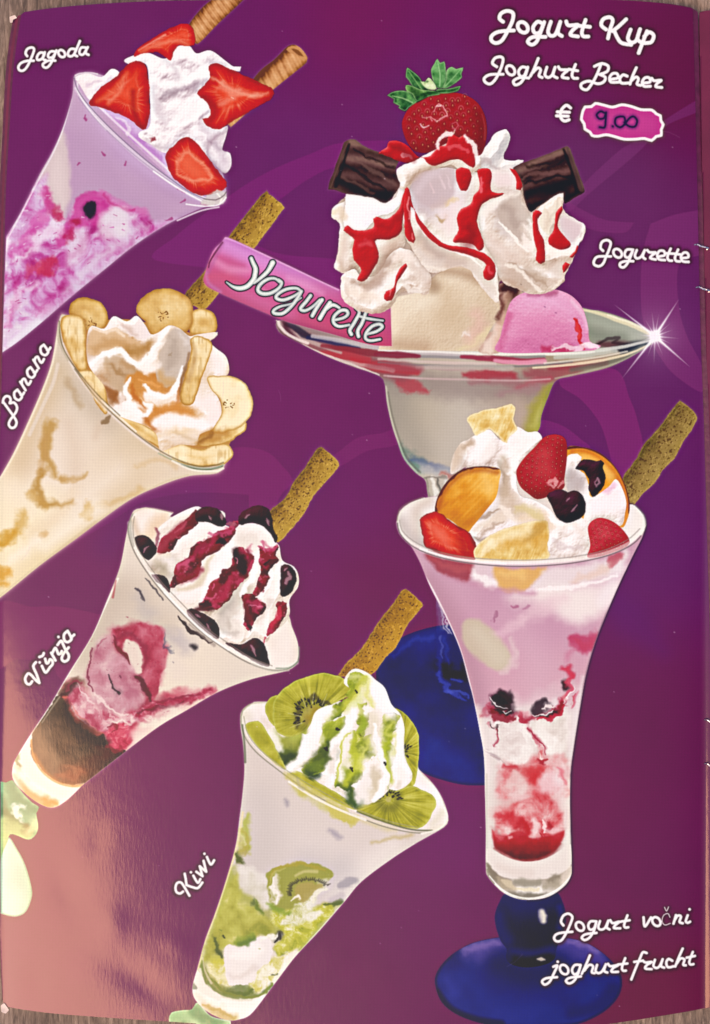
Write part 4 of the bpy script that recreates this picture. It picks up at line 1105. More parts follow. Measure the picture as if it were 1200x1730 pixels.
def berry(name, parent, fr, poly, label, seed=0, sp=9.5, pal=('5c0c16', '8c121e', 'ab1c28', 'c23038', 'd8606a'), L=(-.5, -.6), ang=.3, seedc='e8b07a', ps=1.0, hl=.5):
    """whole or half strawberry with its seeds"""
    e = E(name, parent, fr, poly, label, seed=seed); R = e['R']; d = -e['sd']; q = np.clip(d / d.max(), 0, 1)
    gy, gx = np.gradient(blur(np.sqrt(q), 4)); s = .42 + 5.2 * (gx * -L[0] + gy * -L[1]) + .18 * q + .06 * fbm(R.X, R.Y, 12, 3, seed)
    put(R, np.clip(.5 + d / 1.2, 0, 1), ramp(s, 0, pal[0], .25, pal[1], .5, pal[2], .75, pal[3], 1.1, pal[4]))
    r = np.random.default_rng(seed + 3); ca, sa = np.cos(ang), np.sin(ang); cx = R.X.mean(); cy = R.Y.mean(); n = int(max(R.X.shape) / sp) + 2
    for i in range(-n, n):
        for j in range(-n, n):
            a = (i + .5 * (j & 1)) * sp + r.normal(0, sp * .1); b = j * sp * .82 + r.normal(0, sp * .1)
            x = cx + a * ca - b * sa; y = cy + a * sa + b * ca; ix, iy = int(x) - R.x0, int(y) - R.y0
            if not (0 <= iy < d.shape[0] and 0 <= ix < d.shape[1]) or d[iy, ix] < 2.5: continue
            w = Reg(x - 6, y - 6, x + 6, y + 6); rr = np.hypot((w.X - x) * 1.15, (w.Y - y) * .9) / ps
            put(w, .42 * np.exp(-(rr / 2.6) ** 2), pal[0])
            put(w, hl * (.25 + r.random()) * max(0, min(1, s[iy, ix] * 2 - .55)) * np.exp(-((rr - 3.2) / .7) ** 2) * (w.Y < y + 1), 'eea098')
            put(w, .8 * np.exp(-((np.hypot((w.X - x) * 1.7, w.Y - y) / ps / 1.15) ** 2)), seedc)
    return e


def sauce(name, parent, fr, poly, label, seed=0, warp=.7, pal=('7c0c14', 'a8141e', 'c41f28', 'd83a40', 'f08a8c'), k=1.):
    e = E(name, parent, fr, poly, label, warp=warp, wf=9., seed=seed, cell=3)
    relief(e, '', k=k, base=(3.5, 5), rough=.25, rs=6, fine=.0, bias=.45, seed=seed, pal=(0, pal[0], .28, pal[1], .5, pal[2], .72, pal[3], 1, pal[4]), cav=0, warp=2)
    return e


def choc(fr, poly, p0, p1, label, stripes, lo='23120f'):
    e = E('chocolate_bar', 'cream_sundae', fr, poly, label, warp=.8, wf=12); R = e['R']
    halo(e, 'c0a0b0', 1.4, .25)
    x0, y0, k = FR[fr]; u, v = axis(R, (x0 + p0[0] / k, y0 + p0[1] / k), (x0 + p1[0] / k, y0 + p1[1] / k))
    n = fbm(u * 60, v, 5, 4, 3, sy=9)
    st = np.sin(v / 4.8 + 1.1 * fbm(u * 90, v, 50, 2, 6) + .5)
    put(R, np.clip(.5 - e['sd'] / 1.2, 0, 1), ramp(.50 + .26 * st + .10 * n - .008 * v, 0, '1e0f12', .3, '33201f', .55, '4c3030', .8, '664544', 1, '826058'))
    with clip(e): SS(fr, stripes)
    rim(e, '6a4a48', 1.3, .45, 1.5)
    return e


CR3 = (0, '8a6a5a', .2, 'b0937f', .36, 'cdb4a2', .5, 'e2d0c2', .64, 'efe2d8', .8, 'f9f0ea', 1, 'fffaf8')


def paint3():
    S3 = 'cream_sundae'
    b = E('blue_foot', S3, 'P', '636,1145 642,1115 660,1090 695,1070 745,1057 790,1057 860,1075 900,1110 905,1300 850,1322 800,1327 755,1320 706,1300 680,1260 650,1200', 'round blue glass foot half hidden behind the two front sundaes')
    R = b['R']; n = fbm(R.X, R.Y, 40, 5, 2); n2 = fbm(R.X, R.Y, 120, 3, 4)
    put(R, np.clip(.5 - b['sd'] / 1.2, 0, 1), ramp(.48 + .22 * n + .2 * n2, 0, '101140', .3, '171958', .55, '1e2270', .8, '272d86', 1, '343ba0'))
    rim(b, '10103c', 3, .5, 1)
    with clip(b):
        SS('M', """2a3090 20 25 .4 | 150,330 250,300
15164e 10,20 16 .5 4 | 60,500 180,480 260,520 330,560 420,560
343ca8 3,5 5 .5 5 | 60,390 140,330 240,300
1a1c60 30 40 .4 | 250,700 400,760
2c33a0 20 30 .35 | 200,820 340,860
0c0c30 8,14,10 5 .9 3 | 265,425 300,455 340,455 400,440
0a0a28 6,10 6 .7 3 | 270,440 330,470 400,480
3a44b4 2,4,2 3 .7 5 | 255,455 270,490 300,520 330,560 380,575
4a58c8 2,4,2 3 .6 6 | 300,540 340,550 380,545 400,560
2f37a0 3 4 .6 4 | 262,400 262,450 290,500
3d48b8 2 3 .7 3 | 320,490 370,500""")
    st = E('clear_stem', S3, 'M', '255,130 300,160 320,200 400,330 420,600 380,480 300,440 262,430 256,300', 'clear stem running down into the blue foot')
    with clip(st): SS('M', """8a80a8 6,3 6 .5 5 | 262,150 264,220 275,260
b8b0c8 4,2 3 .7 6 | 275,140 280,200 300,290
d8d0e0 3,1 2 .7 6 | 295,170 305,240 312,300
222880 6 5 .7 4 | 262,270 268,340 270,400
3038a0 3 4 .6 4 | 290,310 300,370 310,420
181a5c 5 5 .7 4 | 330,300 345,380 350,440
5a60b8 1.5 2 .5 4 | 275,300 282,400""")
    g = E(S3, 'page', 'F', '-368,258 -372,275 -362,300 -330,320 -280,345 -200,385 -100,425 -30,448 8,465 22,490 30,560 48,640 68,700 92,762 135,812 168,838 176,880 182,915! 240,900! 300,800 500,700! 575,662 590,600 612,540 642,478 705,460 830,430 930,382 1005,330 985,305 940,275 870,245 800,225 740,215 500,150! 0,200! -340,260', 'wide glass coupe of ice cream, cream, berries and red sauce')
    R = g['R']; X, Y = R.X, R.Y
    halo(g, 'b8a8b8', 1.5, .35)
    n = fbm(X, Y, 70, 4, 3)
    u, v = axis(R, (655, 640), (925, 640))
    c = ramp(u + .05 * n, -.6, '947478', 0, 'a0958a', .15, 'b6a998', .45, 'c6b8a8', .75, 'bcaa9a', 1.0, 'a8947c')
    t = ss(Y, 700, 800)[..., None]; c = c * (1 - t * .5) + hx('c4bab0') * t * .5
    put(R, np.clip(.5 - g['sd'] / 1.2, 0, 1), c)
    with clip(g):
        # bowl
        SS('F', """a49a8e 22 22 .6 | 70,520 100,640 150,740
c6bcb2 30 40 .6 | 300,560 290,700
beb0a4 20 30 .5 | 420,620 430,700
8c7a78 18,26 18 .6 4 | -20,452 200,490 420,500 620,480
b23a48 6,14,4 6 .75 4 10 | 60,470 110,495 170,515
a83040 5,10,5 5 .8 3 | 310,458 400,455 490,460
9c4450 8,14,8 8 .7 4 | 540,455 640,450 720,440
b04858 4,6 5 .6 4 | 500,500 560,485 620,470
a0606a 4,7 6 .6 3 | 330,485 420,478 500,482
a87880 5,8 8 .5 4 | 440,520 520,510 600,500
F a39c3c 10 .85 4 12 | 600,500 560,560 530,620 520,680 575,670 590,600 612,540 630,495
c4bd6a 5,8 8 .6 4 | 600,560 570,640
8c8a3a 3,4 4 .6 | 625,500 600,570 583,650
bfa8a0 10 14 .5 | 500,560 510,640
5a7a70 6,12,8 8 .6 6 | 75,715 110,760 160,790
4a5a8c 5,9,6 6 .6 5 | 110,760 160,785 210,800 260,805
d8d0c4 6,10 8 .6 4 | 130,790 200,812 250,815
2f6a58 3,5 4 .5 4 | 80,725 100,765 140,800
b05a50 3,5 4 .6 3 | 225,815 270,825
8c8478 2,3 2.5 .6 3 | 172,835 180,900
f0ece4 3,4 3 .8 3 | 195,830 205,880 200,910
5a5550 1.5,3 2.5 .7 3 | 215,835 222,880 230,905
e8e2dc 2,3 3 .7 3 | 240,825 245,880
7a6f68 2 2.5 .6 3 | 165,832 240,828
d8d0c0 1.6 1.6 .6 | 26,500 36,570 52,640 72,702 96,762 138,810
6f665e 1.6 2 .5 | 34,520 46,590 62,650 84,715 108,765 150,810""")
        # underside of the brim, left and right
        SS('E', """8c4a54 12,18,16 8 .8 1.4 20 | 420,610 520,660 640,700 760,740 900,770
a06a70 5,8 6 .6 1.4 20 | 400,570 470,620 600,660
b5303c 5,10,6 4 .85 1 20 | 690,720 780,745 900,760 960,770
b83844 4,9,4 4 .8 1 20 | 560,690 650,700 760,715
c0a8a4 2,4,2 2.5 .8 1 20 | 380,560 430,600 520,645 640,690
e8dcd8 1.5,3,1.5 2 .8 1 20 | 395,590 470,650 560,695 700,745 800,785
2c2238 4,6,2 3 .8 1 20 | 410,570 440,580 500,620 560,632
4a1c30 4,7,3 4 .8 1 20 | 400,560 420,610 470,650
2c2a58 3,5,2 3 .8 1 20 | 500,625 580,640 650,655 720,668
c8bcc0 3,5,3 3 .8 1 20 | 520,620 640,640 800,668 1000,690 1200,700
8a2838 3,6,3 3 .8 1 20 | 560,660 700,680 860,700 960,705
ecdcd4 2,3,2 2 .8 .5 20 | 420,640 520,690 640,740 760,780
6a4a50 2 2.5 .7 .5 20 | 372,560 400,620 470,670 560,718 700,770 790,805
d0b4b0 2,4 3 .7 1 20 | 560,708 700,735 860,765
b89898 3 3 .6 1 20 | 900,740 1050,755 1200,760
f0e0dc 2.6 2.4 .85 .5 20 | 372,548 380,575 420,615 500,650
b8929a 1.6 2 .6 | 840,790 980,800""")
        # inside of the brim on the right
        SS('F', """F 9a9c8e 6 .95 | 735,212 800,222 870,242 945,275 1000,312 990,335 900,350 800,370 770,350 745,270
aab0a0 8,16 12 .7 1.4 20 | 770,260 850,280 930,310
7c8274 6,12 10 .6 1.4 20 | 760,300 830,320 880,330
e8dcb8 2,4,2.5 2.5 .85 1 20 | 740,222 800,235 880,262 950,292 1000,318
f4ecd8 1.5,2.5 2 .7 1 20 | 830,240 900,262 960,288
5c5f50 1.4 2 .6 | 745,214 800,222 870,242 945,274
5a3038 5,8,4 5 .8 1.4 20 | 800,345 850,350 910,348
3a2a30 2,3,2 2.5 .7 1.4 20 | 780,355 830,325 870,325 850,340 900,345
2c3038 4,7,4 4 .8 1 20 | 850,365 920,350 985,335
1f2838 4,8,3 4 .85 1 20 | 880,372 940,360 990,338
8c9088 3,6 4 .7 1 20 | 900,385 960,362
c8c8be 3,5,3 3 .8 1 20 | 640,395 760,385 860,370
dcdcd4 2,4,2 2.4 .85 .5 20 | 300,374 500,378 700,378 800,368 900,352 990,330
f4eee6 1.4,2.4,1.4 1.8 .8 .5 20 | 0,368 200,374 420,382 640,382 780,374
8e8890 2,3 2.5 .7 .5 20 | 0,384 200,392 400,396 600,392
8a3044 3,6,3 3 .85 1 20 | -10,382 70,384 145,388
9c3048 3,6,3 3 .85 1 20 | 300,392 400,398 520,406 600,402
e8a0b8 3,5 3 .85 1 20 | 420,405 520,412 600,410
d8c0bc 2,3 2.5 .7 .5 20 | 0,400 200,412 420,418
7c7478 1.6,2 2 .7 .5 20 | 0,412 150,422 400,426 560,424 700,410
c0b0a8 3,5 3 .7 1 20 | 140,430 300,428 480,432
a04c58 4,9,5 6 .7 1.4 20 | -40,425 60,430 150,436
983444 3,6 4 .7 1 20 | 620,432 720,425 820,412
6a6a60 4,7 5 .7 1 20 | 700,440 800,420 900,390
f0e0c0 1.5,2.5,1.5 2 .85 .5 20 | 560,432 700,420 820,402 920,375 985,345
b8b4a4 1.6 2 .6 | 640,470 740,448 850,418 940,378 1000,335
eee6d8 1.5 1.8 .7 | 600,415 700,405 800,392 900,372
d8b8b8 1.6 2 .6 | 20,460 150,470 300,474 500,478 620,472""")
    v_ = E('ice_cream_scoop', S3, 'F', '12,300 22,230 60,170 130,90! 250,60 350,70 420,120 442,190 434,250 400,300 370,372! 0,366! 5,330', 'vanilla scoop under the cream')
    relief(v_, '', base=(38, 34), k=.7, rough=.4, rs=10, fine=.35, bias=.60, seed=4, pal=(0, '8a705c', .3, 'b89c84', .5, 'd9c3a8', .65, 'e6d4bc', .8, 'f2e6d2', 1, 'faf2e4'), L=(-.6, -.5), cav=0)
    with clip(v_): SS('F', """c9ad8c 14,24 22 .45 4 | 190,120 240,180 260,240
e8b8b0 8,16 14 .5 5 | 350,240 370,290 340,330
b89478 6,14 14 .5 | 0,300 60,345 160,362
e8dcae 3,8 8 .6 4 | 290,365 340,350 400,300
f4ead8 10 14 .5 | 150,200 200,180
f4ecea 4,3 4 .6 6 | 300,315 315,300 325,318
9c7c62 6,10 10 .6 | 120,85 180,110 200,140
a88468 6,10 10 .6 | 210,80 300,90 400,125
f0dcc4 8,12 10 .5 | 60,220 45,300""")
    cv = F('F', '432,130 500,130 520,160 470,190 455,240 440,372 360,372 395,320 435,260 442,190', 'c8a493', 3, 1, 2, 9)
    SS('F', """3a1418 10,6 6 .9 4 | 455,140 490,148 480,170
a87c68 5,9,5 5 .7 4 | 470,170 460,215 440,270
f0ddd0 6,10 6 .85 5 | 430,290 420,330 400,368
e0b8a8 5,8 6 .7 4 | 450,240 440,300 430,350
5c2a28 3,4 4 .7 4 | 440,170 448,210 430,250""")
    pk = E('ice_cream_scoop', S3, 'F', '430,373 440,320 455,260 480,190 530,158 600,146! 650,150 700,172 738,215 758,280 765,335 805,352 780,368! 600,377', 'pink strawberry scoop at the right under the cream')
    relief(pk, '', base=(36, 32), k=.65, rough=.45, rs=8, fine=.35, bias=.58, seed=6, pal=(0, '9c4470', .28, 'bc6090', .45, 'd67caa', .62, 'e296bc', .8, 'eebad6', 1, 'f8dcec'), L=(-.1, -.9), cav=0)
    with clip(pk): SS('F', """e8b0d4 10,18,10 18 .55 4 | 540,190 620,180 700,220
e090b8 12 20 .4 | 520,260 600,280
b83058 4,7 4 .75 4 | 590,362 640,368 690,362
c8202c 1.5,3.5,3,1.5 2 .9 3 | 712,250 722,290 730,330 745,366
e05050 1.5,2.5 2 .7 3 | 716,270 726,320
f6dce8 3,5 3 .8 5 | 625,366 660,356 720,358 760,356
fae8f0 3,6,3 3 .85 5 | 745,350 780,352 800,360
c85888 3,6 6 .6 4 | 440,360 460,300 470,240
a04068 3,5 5 .6 4 | 540,170 600,158 640,156
f0d0e4 3 4 .6 | 700,190 740,240 756,290
8c4a78 1,1 2 .6 | 600,210 603,212
8c4a78 1,1 2 .6 | 640,232 643,233""")
    bar()
    # whipped cream, built of overlapping petals
    kw = dict(pal=CR3, seed=5)
    un = shape('D', '120,640 60,692 56,730 90,765 70,950 112,978 110,1060 200,1120 300,1090 440,1060 480,1010 560,955 640,955 765,1090 790,1010 900,1058 1020,1040 1055,985 1100,890 1140,770 1050,700 1050,640 860,560 830,500 690,470 500,450 335,530 300,660')
    fill(un, 'd8c4b6', 1.5, 1, -3); under = np.zeros((H, W), np.float32); under[un['R'].sl] = np.clip(-un['sd'] / 3, 0, 1)
    def petal(poly, rows, label, seed, **k):
        e = E('whipped_cream', S3, 'D', poly, label, warp=1.5, wf=10, seed=seed)
        a = dict(pal=CR3, k=1.0, bias=.65, rough=.4, fine=.3, rs=12, warp=3, base=(10, 8), seed=seed); a.update(k)
        put(e['R'], .32 * np.exp(-np.clip(e['sd'], 0, 20) / 3.5) * (e['sd'] > 0) * (e['sd'] < 16) * under[e['R'].sl], '6a4a3c')
        relief(e, rows, 'D', **a); return e
    petal('120,640 108,665 62,690 52,732 86,762 80,870 66,950 112,978 160,965 230,995 310,890 370,850 372,640 330,595 300,665', '6 14 | 95,700 110,760\n7 14,20 | 110,790 120,880 100,950\n-7 14 | 160,820 180,900 170,960\n8 16 | 330,680 310,780 260,880', 'cream petal on the left under the chocolate bar', 11)
    p2 = petal('112,652 125,630 180,632 240,652 290,668 330,640 345,600 372,620 340,690 300,720 245,735 200,790 150,795 108,780', '', 'bright cream top on the left', 12, pal=(0, 'e0d4d8', .4, 'f6f0f6', .6, 'fffafd', 1, 'ffffff'))
    petal('90,1010 100,980 150,958 175,985 232,990 260,965 300,900 350,868 400,882 440,930 474,970 482,1012 470,1062 440,1066 425,1042 380,1052 342,1062 330,1088 318,1112 278,1142 235,1150 176,1140 124,1114 92,1074', """9 10 s | 110,985 160,1000 180,1060
8 12,16 s | 350,880 400,930 470,1000
-8 14 | 250,1010 300,980 350,940
8 14 s | 110,1050 160,1100 230,1130
7 12 s | 430,1045 380,1020 330,1060
-6 12 | 200,1040 220,1090
5 10 | 250,1110 290,1090""", 'ruffled cream petal at the lower left', 13)
    petal('690,700 760,650 862,625 885,662 930,702 960,680 1040,625 1056,642 1052,705 1110,745 1148,770 1140,810 1102,890 1088,930 1056,985 1058,1005 1022,1040 962,1066 900,1060 850,1042 790,1012 735,900 690,800', """10 12,18 s | 860,630 780,665 720,720 700,790
9 12 s | 1045,635 1000,720 960,790 900,850
-10 20,26 | 800,720 840,780 870,830
9 14 s | 1140,775 1100,850 1050,900 960,920
8 14 s | 740,860 820,930 920,980 1040,1000
-8 16,20 | 1060,760 1040,820
-8 14 | 860,950 940,950 1010,940
6 10 s | 880,860 930,900 980,890
6 16 | 720,800 760,880 800,980""", 'large cream rosette on the right', 14)
    with clip(ELS[-1]): SS('D', """d8bca8 10,16 14 .5 4 | 880,800 910,840 890,870
b89c88 8,16,8 12 .6 4 | 800,980 870,1010 940,1030
c0b4b8 14,24,12 14 .55 4 | 790,700 830,760 870,790
f4ecec 4,8,4 5 .8 4 | 690,740 720,700 780,665 860,635
fffaf8 5,9,5 5 .8 5 | 1045,640 1010,690 985,750 940,830 890,860
e0d4d8 14,22 12 .6 3 | 1070,740 1100,790 1060,830
f8f2ee 3,5 4 .8 4 | 1140,775 1120,840 1060,890
d0bcb0 6,10 8 .5 4 | 1000,960 1040,960
a8907c 3,5 4 .5 5 | 870,630 890,680 920,710""")
    petal('385,605 440,548 520,520 600,528 680,540 740,528 832,528 872,600 862,628 760,650 700,690 688,760 712,850 745,900 765,960 775,1100 730,1070 680,1010 640,955 560,955 480,975 420,900 372,820 360,720 372,640', """10 12 s | 390,610 430,720 440,740 470,800 560,860 700,890 760,960
-12 40,30 | 500,600 520,660
9 16,22 s | 385,600 450,560 540,535 620,560
8 20 | 600,620 570,700
8 12 s | 400,715 435,745 430,800
-7 18 | 560,760 640,800
-6 20 | 420,860 520,910 620,930
6 14 s | 655,960 720,1040 770,1090
6 16 | 740,560 800,570 850,600""", 'broad central cream petal folded over the scoop', 15)
    with clip(ELS[-1]): SS('D', """d4c4cc 26,40,24 24 .7 4 | 430,620 480,640 560,620
c9b6be 16,26,14 18 .5 4 | 410,600 460,680 520,690
f0e6ea 16,22 16 .6 4 | 610,580 600,650 560,720
f6eee8 14 16 .5 4 | 520,760 560,800
e8cfb0 4,8,4 7 .6 4 | 490,690 540,670 570,660
b48f6c 2,4 4 .5 5 | 500,735 520,745 545,725
fff8f4 4,7,4 4 .85 4 | 395,715 415,745 437,742 440,790 500,850 580,885 660,910
c8a890 14,22 16 .45 4 | 430,830 520,900 620,920
e8dcd4 14,18 14 .5 4 | 640,940 700,1000 740,1050
f6f0ec 3,5 4 .7 4 | 700,900 745,940 760,1020
ece0e0 14,22 14 .5 4 | 760,580 820,600
f8f0ee 8 10 .6 | 480,540 560,530""")
    petal('690,530 680,470 710,440 740,392 772,365 806,358 822,402 800,450 792,482 830,488 882,492 850,515 835,535 760,530', '8 10 s | 800,370 770,430 740,480\n-8 16 | 720,500 770,510\n7 10 s | 830,495 790,520', 'pointed cream peak behind the strawberry', 16, k=.9, bias=.66, pal=(0, '9c98a0', .25, 'bcb8bc', .45, 'd8d2d2', .65, 'f0eae6', .82, 'faf6f2', 1, 'ffffff'))
    petal('335,522 370,508 430,478 500,440 512,405 540,368 578,362 585,385 630,380 668,405 688,460 692,520 640,545 560,510 470,545 400,590 385,612 350,610 332,570', '7 10 s | 345,530 370,560 360,600\n8 10 s | 515,420 545,375 575,370\n8 10 s | 640,390 675,430 685,500\n7 12 | 400,520 470,490', 'cream at the top round the strawberry', 17)
    more_coupe(un)
    choc('D', '122,402 150,398 200,432 260,455 342,478 328,520 335,565 345,600 300,660 272,672 230,650 180,642 120,632 60,614 38,612 42,590 62,540 92,450 108,412', (60, 520), (320, 590), 'dark chocolate bar on the left of the cream',
         """70504c 2,3.5,2 3 .7 3 | 130,470 200,520 280,560 330,600
1c1010 1.5,3,1.5 3 .7 3 | 110,500 190,560 260,600 310,640
6c4c48 2,3 3 .6 3 | 90,560 160,590 230,630
1c1010 1.5,3 3 .6 3 | 150,440 240,490 330,520
4a2e2e 5,4 3 .8 | 112,410 80,500 48,600
6a4a44 1.2 1.6 .7 | 124,408 104,450 72,540 48,606
0f0808 2,3 3 .7 | 128,420 100,510 70,600""")
    choc('D', '835,522 900,492 980,462 1040,438 1068,428 1082,440 1110,520 1140,605 1138,628 1100,648 1058,672 1050,628 1035,630 990,655 940,690 915,712 895,690 880,640 872,590 850,545', (860, 590), (1120, 500), 'dark chocolate bar on the right of the cream', """744e4c 2,3.5,2 3 .7 3 | 870,570 930,550 1000,540 1080,530
1c1010 1.5,3,1.5 3 .7 3 | 880,590 950,575 1040,555 1110,560
70504c 2,3 3 .6 3 | 880,540 960,520 1050,480
231416 6,9 8 .6 4 | 900,650 980,630 1060,610
180c0c 3,5 4 .6 4 | 900,520 1000,500 1080,470
0f0808 2,3 3 .7 | 1052,440 1090,540 1110,625
5a4040 3,4 3 .8 | 1070,440 1100,530 1130,615
7a5c54 1.2 1.6 .7 | 1078,440 1108,520 1138,606""")
    # fruit on top, then the sauce
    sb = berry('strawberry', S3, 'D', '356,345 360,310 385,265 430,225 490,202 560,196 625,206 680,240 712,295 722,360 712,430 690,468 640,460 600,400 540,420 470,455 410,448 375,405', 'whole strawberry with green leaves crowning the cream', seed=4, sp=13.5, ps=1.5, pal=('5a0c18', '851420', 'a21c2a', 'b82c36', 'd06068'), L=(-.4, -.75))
    with clip(sb): SS('D', """f2b8b8 .9,1.4,.9 2 .7 3 | 475,300 500,320 545,295 535,255 510,250 490,280
f8dcdc 1,1.6 2 .7 3 | 500,262 520,255
fae6e6 1,1.6,1 2 .7 3 | 430,335 450,350 475,345
f0b0b0 .8,1.4 2 .6 3 | 440,310 470,300 480,320
e89aa0 .8,1.2 2 .5 3 | 570,330 590,325 605,345 590,360 570,345
6a0e18 10,16 16 .5 | 690,300 700,380 680,440
b86060 1,2 2 .4 | 700,290 712,340 712,400""")
    lv = {'a': '292,208 310,196 350,188 395,196 430,218 450,222 425,235 385,262 368,278 340,262 345,255 318,240 320,225', 'b': '378,88 395,100 430,130 450,165 470,180 480,200 430,205 405,180 385,145 372,130', 'c': '372,165 400,168 440,185 500,190 520,205 470,215 420,235 400,205 375,190',
          'd': '508,50 520,68 538,62 545,100 550,140 530,180 500,172 485,130 482,95 495,72', 'e': '548,100 570,85 590,95 620,88 612,115 615,130 580,160 545,180 530,178 545,140', 'f': '500,185 560,180 590,172 610,168 600,188 560,200 510,200', 'g': '435,150 455,150 470,132 490,150 505,180 480,185 455,175'}
    for kk, p in lv.items():
        e = E('strawberry_leaf', S3, 'D', p, None, cell=3); R = e['R']
        mid = dict(a='2f5c34', b='38693c', c='4a7a3c', d='4f8a4c', e='457c44', f='3a6436', g='c8d8a0')[kk]; hi = dict(a='6aa85c', b='5c9850', c='86b060', d='84b878', e='7eb070', f='5c8c4c', g='eaf2d4')[kk]
        halo(e, '2a1c30', 1.2, .25)
        put(R, np.clip(.5 - e['sd'] / 1.2, 0, 1), ramp(.5 + .4 * fbm(R.X, R.Y, 9, 4, ord(kk)) - .01 * (R.Y - R.Y.mean()), 0, '1e3c24', .4, mid, .9, hi))
        rim(e, 'a8c890', 1.0, .5, 1)
    SS('D', """a8cc90 .8,1.4 1.4 .7 | 315,212 360,222 400,240
8cb870 .7,1.2 1.4 .7 | 385,105 420,155 450,195
a8d498 .7,1.2 1.4 .7 | 510,65 520,120 518,170
90c080 .7,1.2 1.4 .7 | 605,100 570,140 540,172
1c3820 1.5,2 2 .6 | 440,205 500,195 540,190
1c3820 1,2 2 .6 | 420,240 460,215""")
    sc = 'red sauce running down the cream'
    for i, p in enumerate(['262,455 290,430 300,405 350,408 385,430 420,470 450,478 480,468 500,445 520,430 545,425 552,400 555,385 575,378 600,392 625,382 650,410 668,450 672,500 660,522 625,500 600,485 560,490 500,512 470,505 440,475 410,492 380,500 340,492 310,480',
                           '105,790 120,768 150,788 200,790 235,775 232,740 245,732 290,742 340,700 360,640 378,605 390,640 370,690 358,740 350,800 300,830 262,828 240,838 255,890 252,920 230,960 205,1000 180,1012 162,1005 180,960 150,920 142,870 150,830 130,812',
                           '370,610 385,612 400,680 430,740 480,800 540,850 620,862 700,885 745,920 760,955 755,990 735,1005 712,1000 705,970 720,940 690,915 620,890 540,870 490,840 450,800 415,745 410,700 395,690 392,740 402,790 415,830 405,845 385,838 368,800 365,740 362,680',
                           '590,528 610,520 645,528 655,560 645,600 632,622 610,620 595,590 588,560', '678,535 700,525 735,528 742,560 738,600 745,625 795,632 770,645 720,665 690,700 680,760 700,820 708,860 690,880 660,850 620,845 575,838 600,790 592,740 610,700 650,680 665,640 690,610 688,570',
                           '820,525 840,530 862,560 875,600 868,618 848,615 850,580 840,555', '920,712 945,705 960,715 940,740 945,790 965,830 972,880 970,925 955,935 935,920 938,880 925,830 920,770',
                           '1020,712 1045,685 1050,700 1032,740 1030,780 1060,820 1085,850 1070,868 1030,872 990,850 988,820 1010,790 1015,750', '278,1085 285,1055 320,1035 330,990 350,950 372,934 378,945 360,975 335,1015 325,1060 310,1092 290,1096',
                           '1048,940 1060,925 1080,935 1070,955 1050,972', '1078,905 1100,880 1112,855 1118,862 1105,890 1090,910', '258,455 270,450 268,462 255,462']):
        s = sauce('red_sauce', S3, 'D', p, sc, seed=i)
    SS('D', """f08088 2,3 2.5 .7 3 | 690,560 700,580 695,620
f4a0a0 1.5,2 2 .7 3 | 380,650 385,700 388,740
f08a88 1.2,2 2 .7 3 | 395,800 402,825
7c0c18 6,10 8 .5 4 | 640,780 660,820 640,845
f09090 1.5,2 2 .6 3 | 300,1070 305,1050
e8606a 2,3 2.5 .6 3 | 730,950 738,980
e05a60 3,5 4 .6 4 | 170,850 200,840 230,850
e86870 3,4 3 .6 4 | 560,440 600,430 640,450
f2b0b4 3,3 2.5 .8 5 | 372,470 385,462 398,475
fff4f0 3,4 3 .85 4 | 505,435 515,405 540,378 575,368
fff8f4 3,4 3 .85 4 | 628,385 660,408 680,450 685,500
8a1420 4,8 6 .6 4 | 320,430 370,450 400,470
a01824 3,6 5 .5 4 | 250,770 300,780 340,740""")
def cherry(parent, fr, poly, label, seed=0, hl=(), name='cherry', pal=('12060c', '2a0c18', '45142a', '6c2440', 'a05a6c')):
    e = E(name, parent, fr, poly, label, warp=1.0, wf=8, seed=seed, cell=3)
    relief(e, '', k=.9, base=(11, 12), rough=.35, rs=7, fine=.12, bias=.36, seed=seed, pal=(0, pal[0], .3, pal[1], .52, pal[2], .75, pal[3], 1, pal[4]), cav=0, warp=2)
    with clip(e):
        for p, w in hl: S(fr, p, (w * .25, w * .5, w * .25), 'd8a8b4', 2.5, .6, 1.5, 6, seed)
    return e


def bodyfill(g, c): put(g['R'], np.clip(.5 - g['sd'] / 1.2, 0, 1), c)


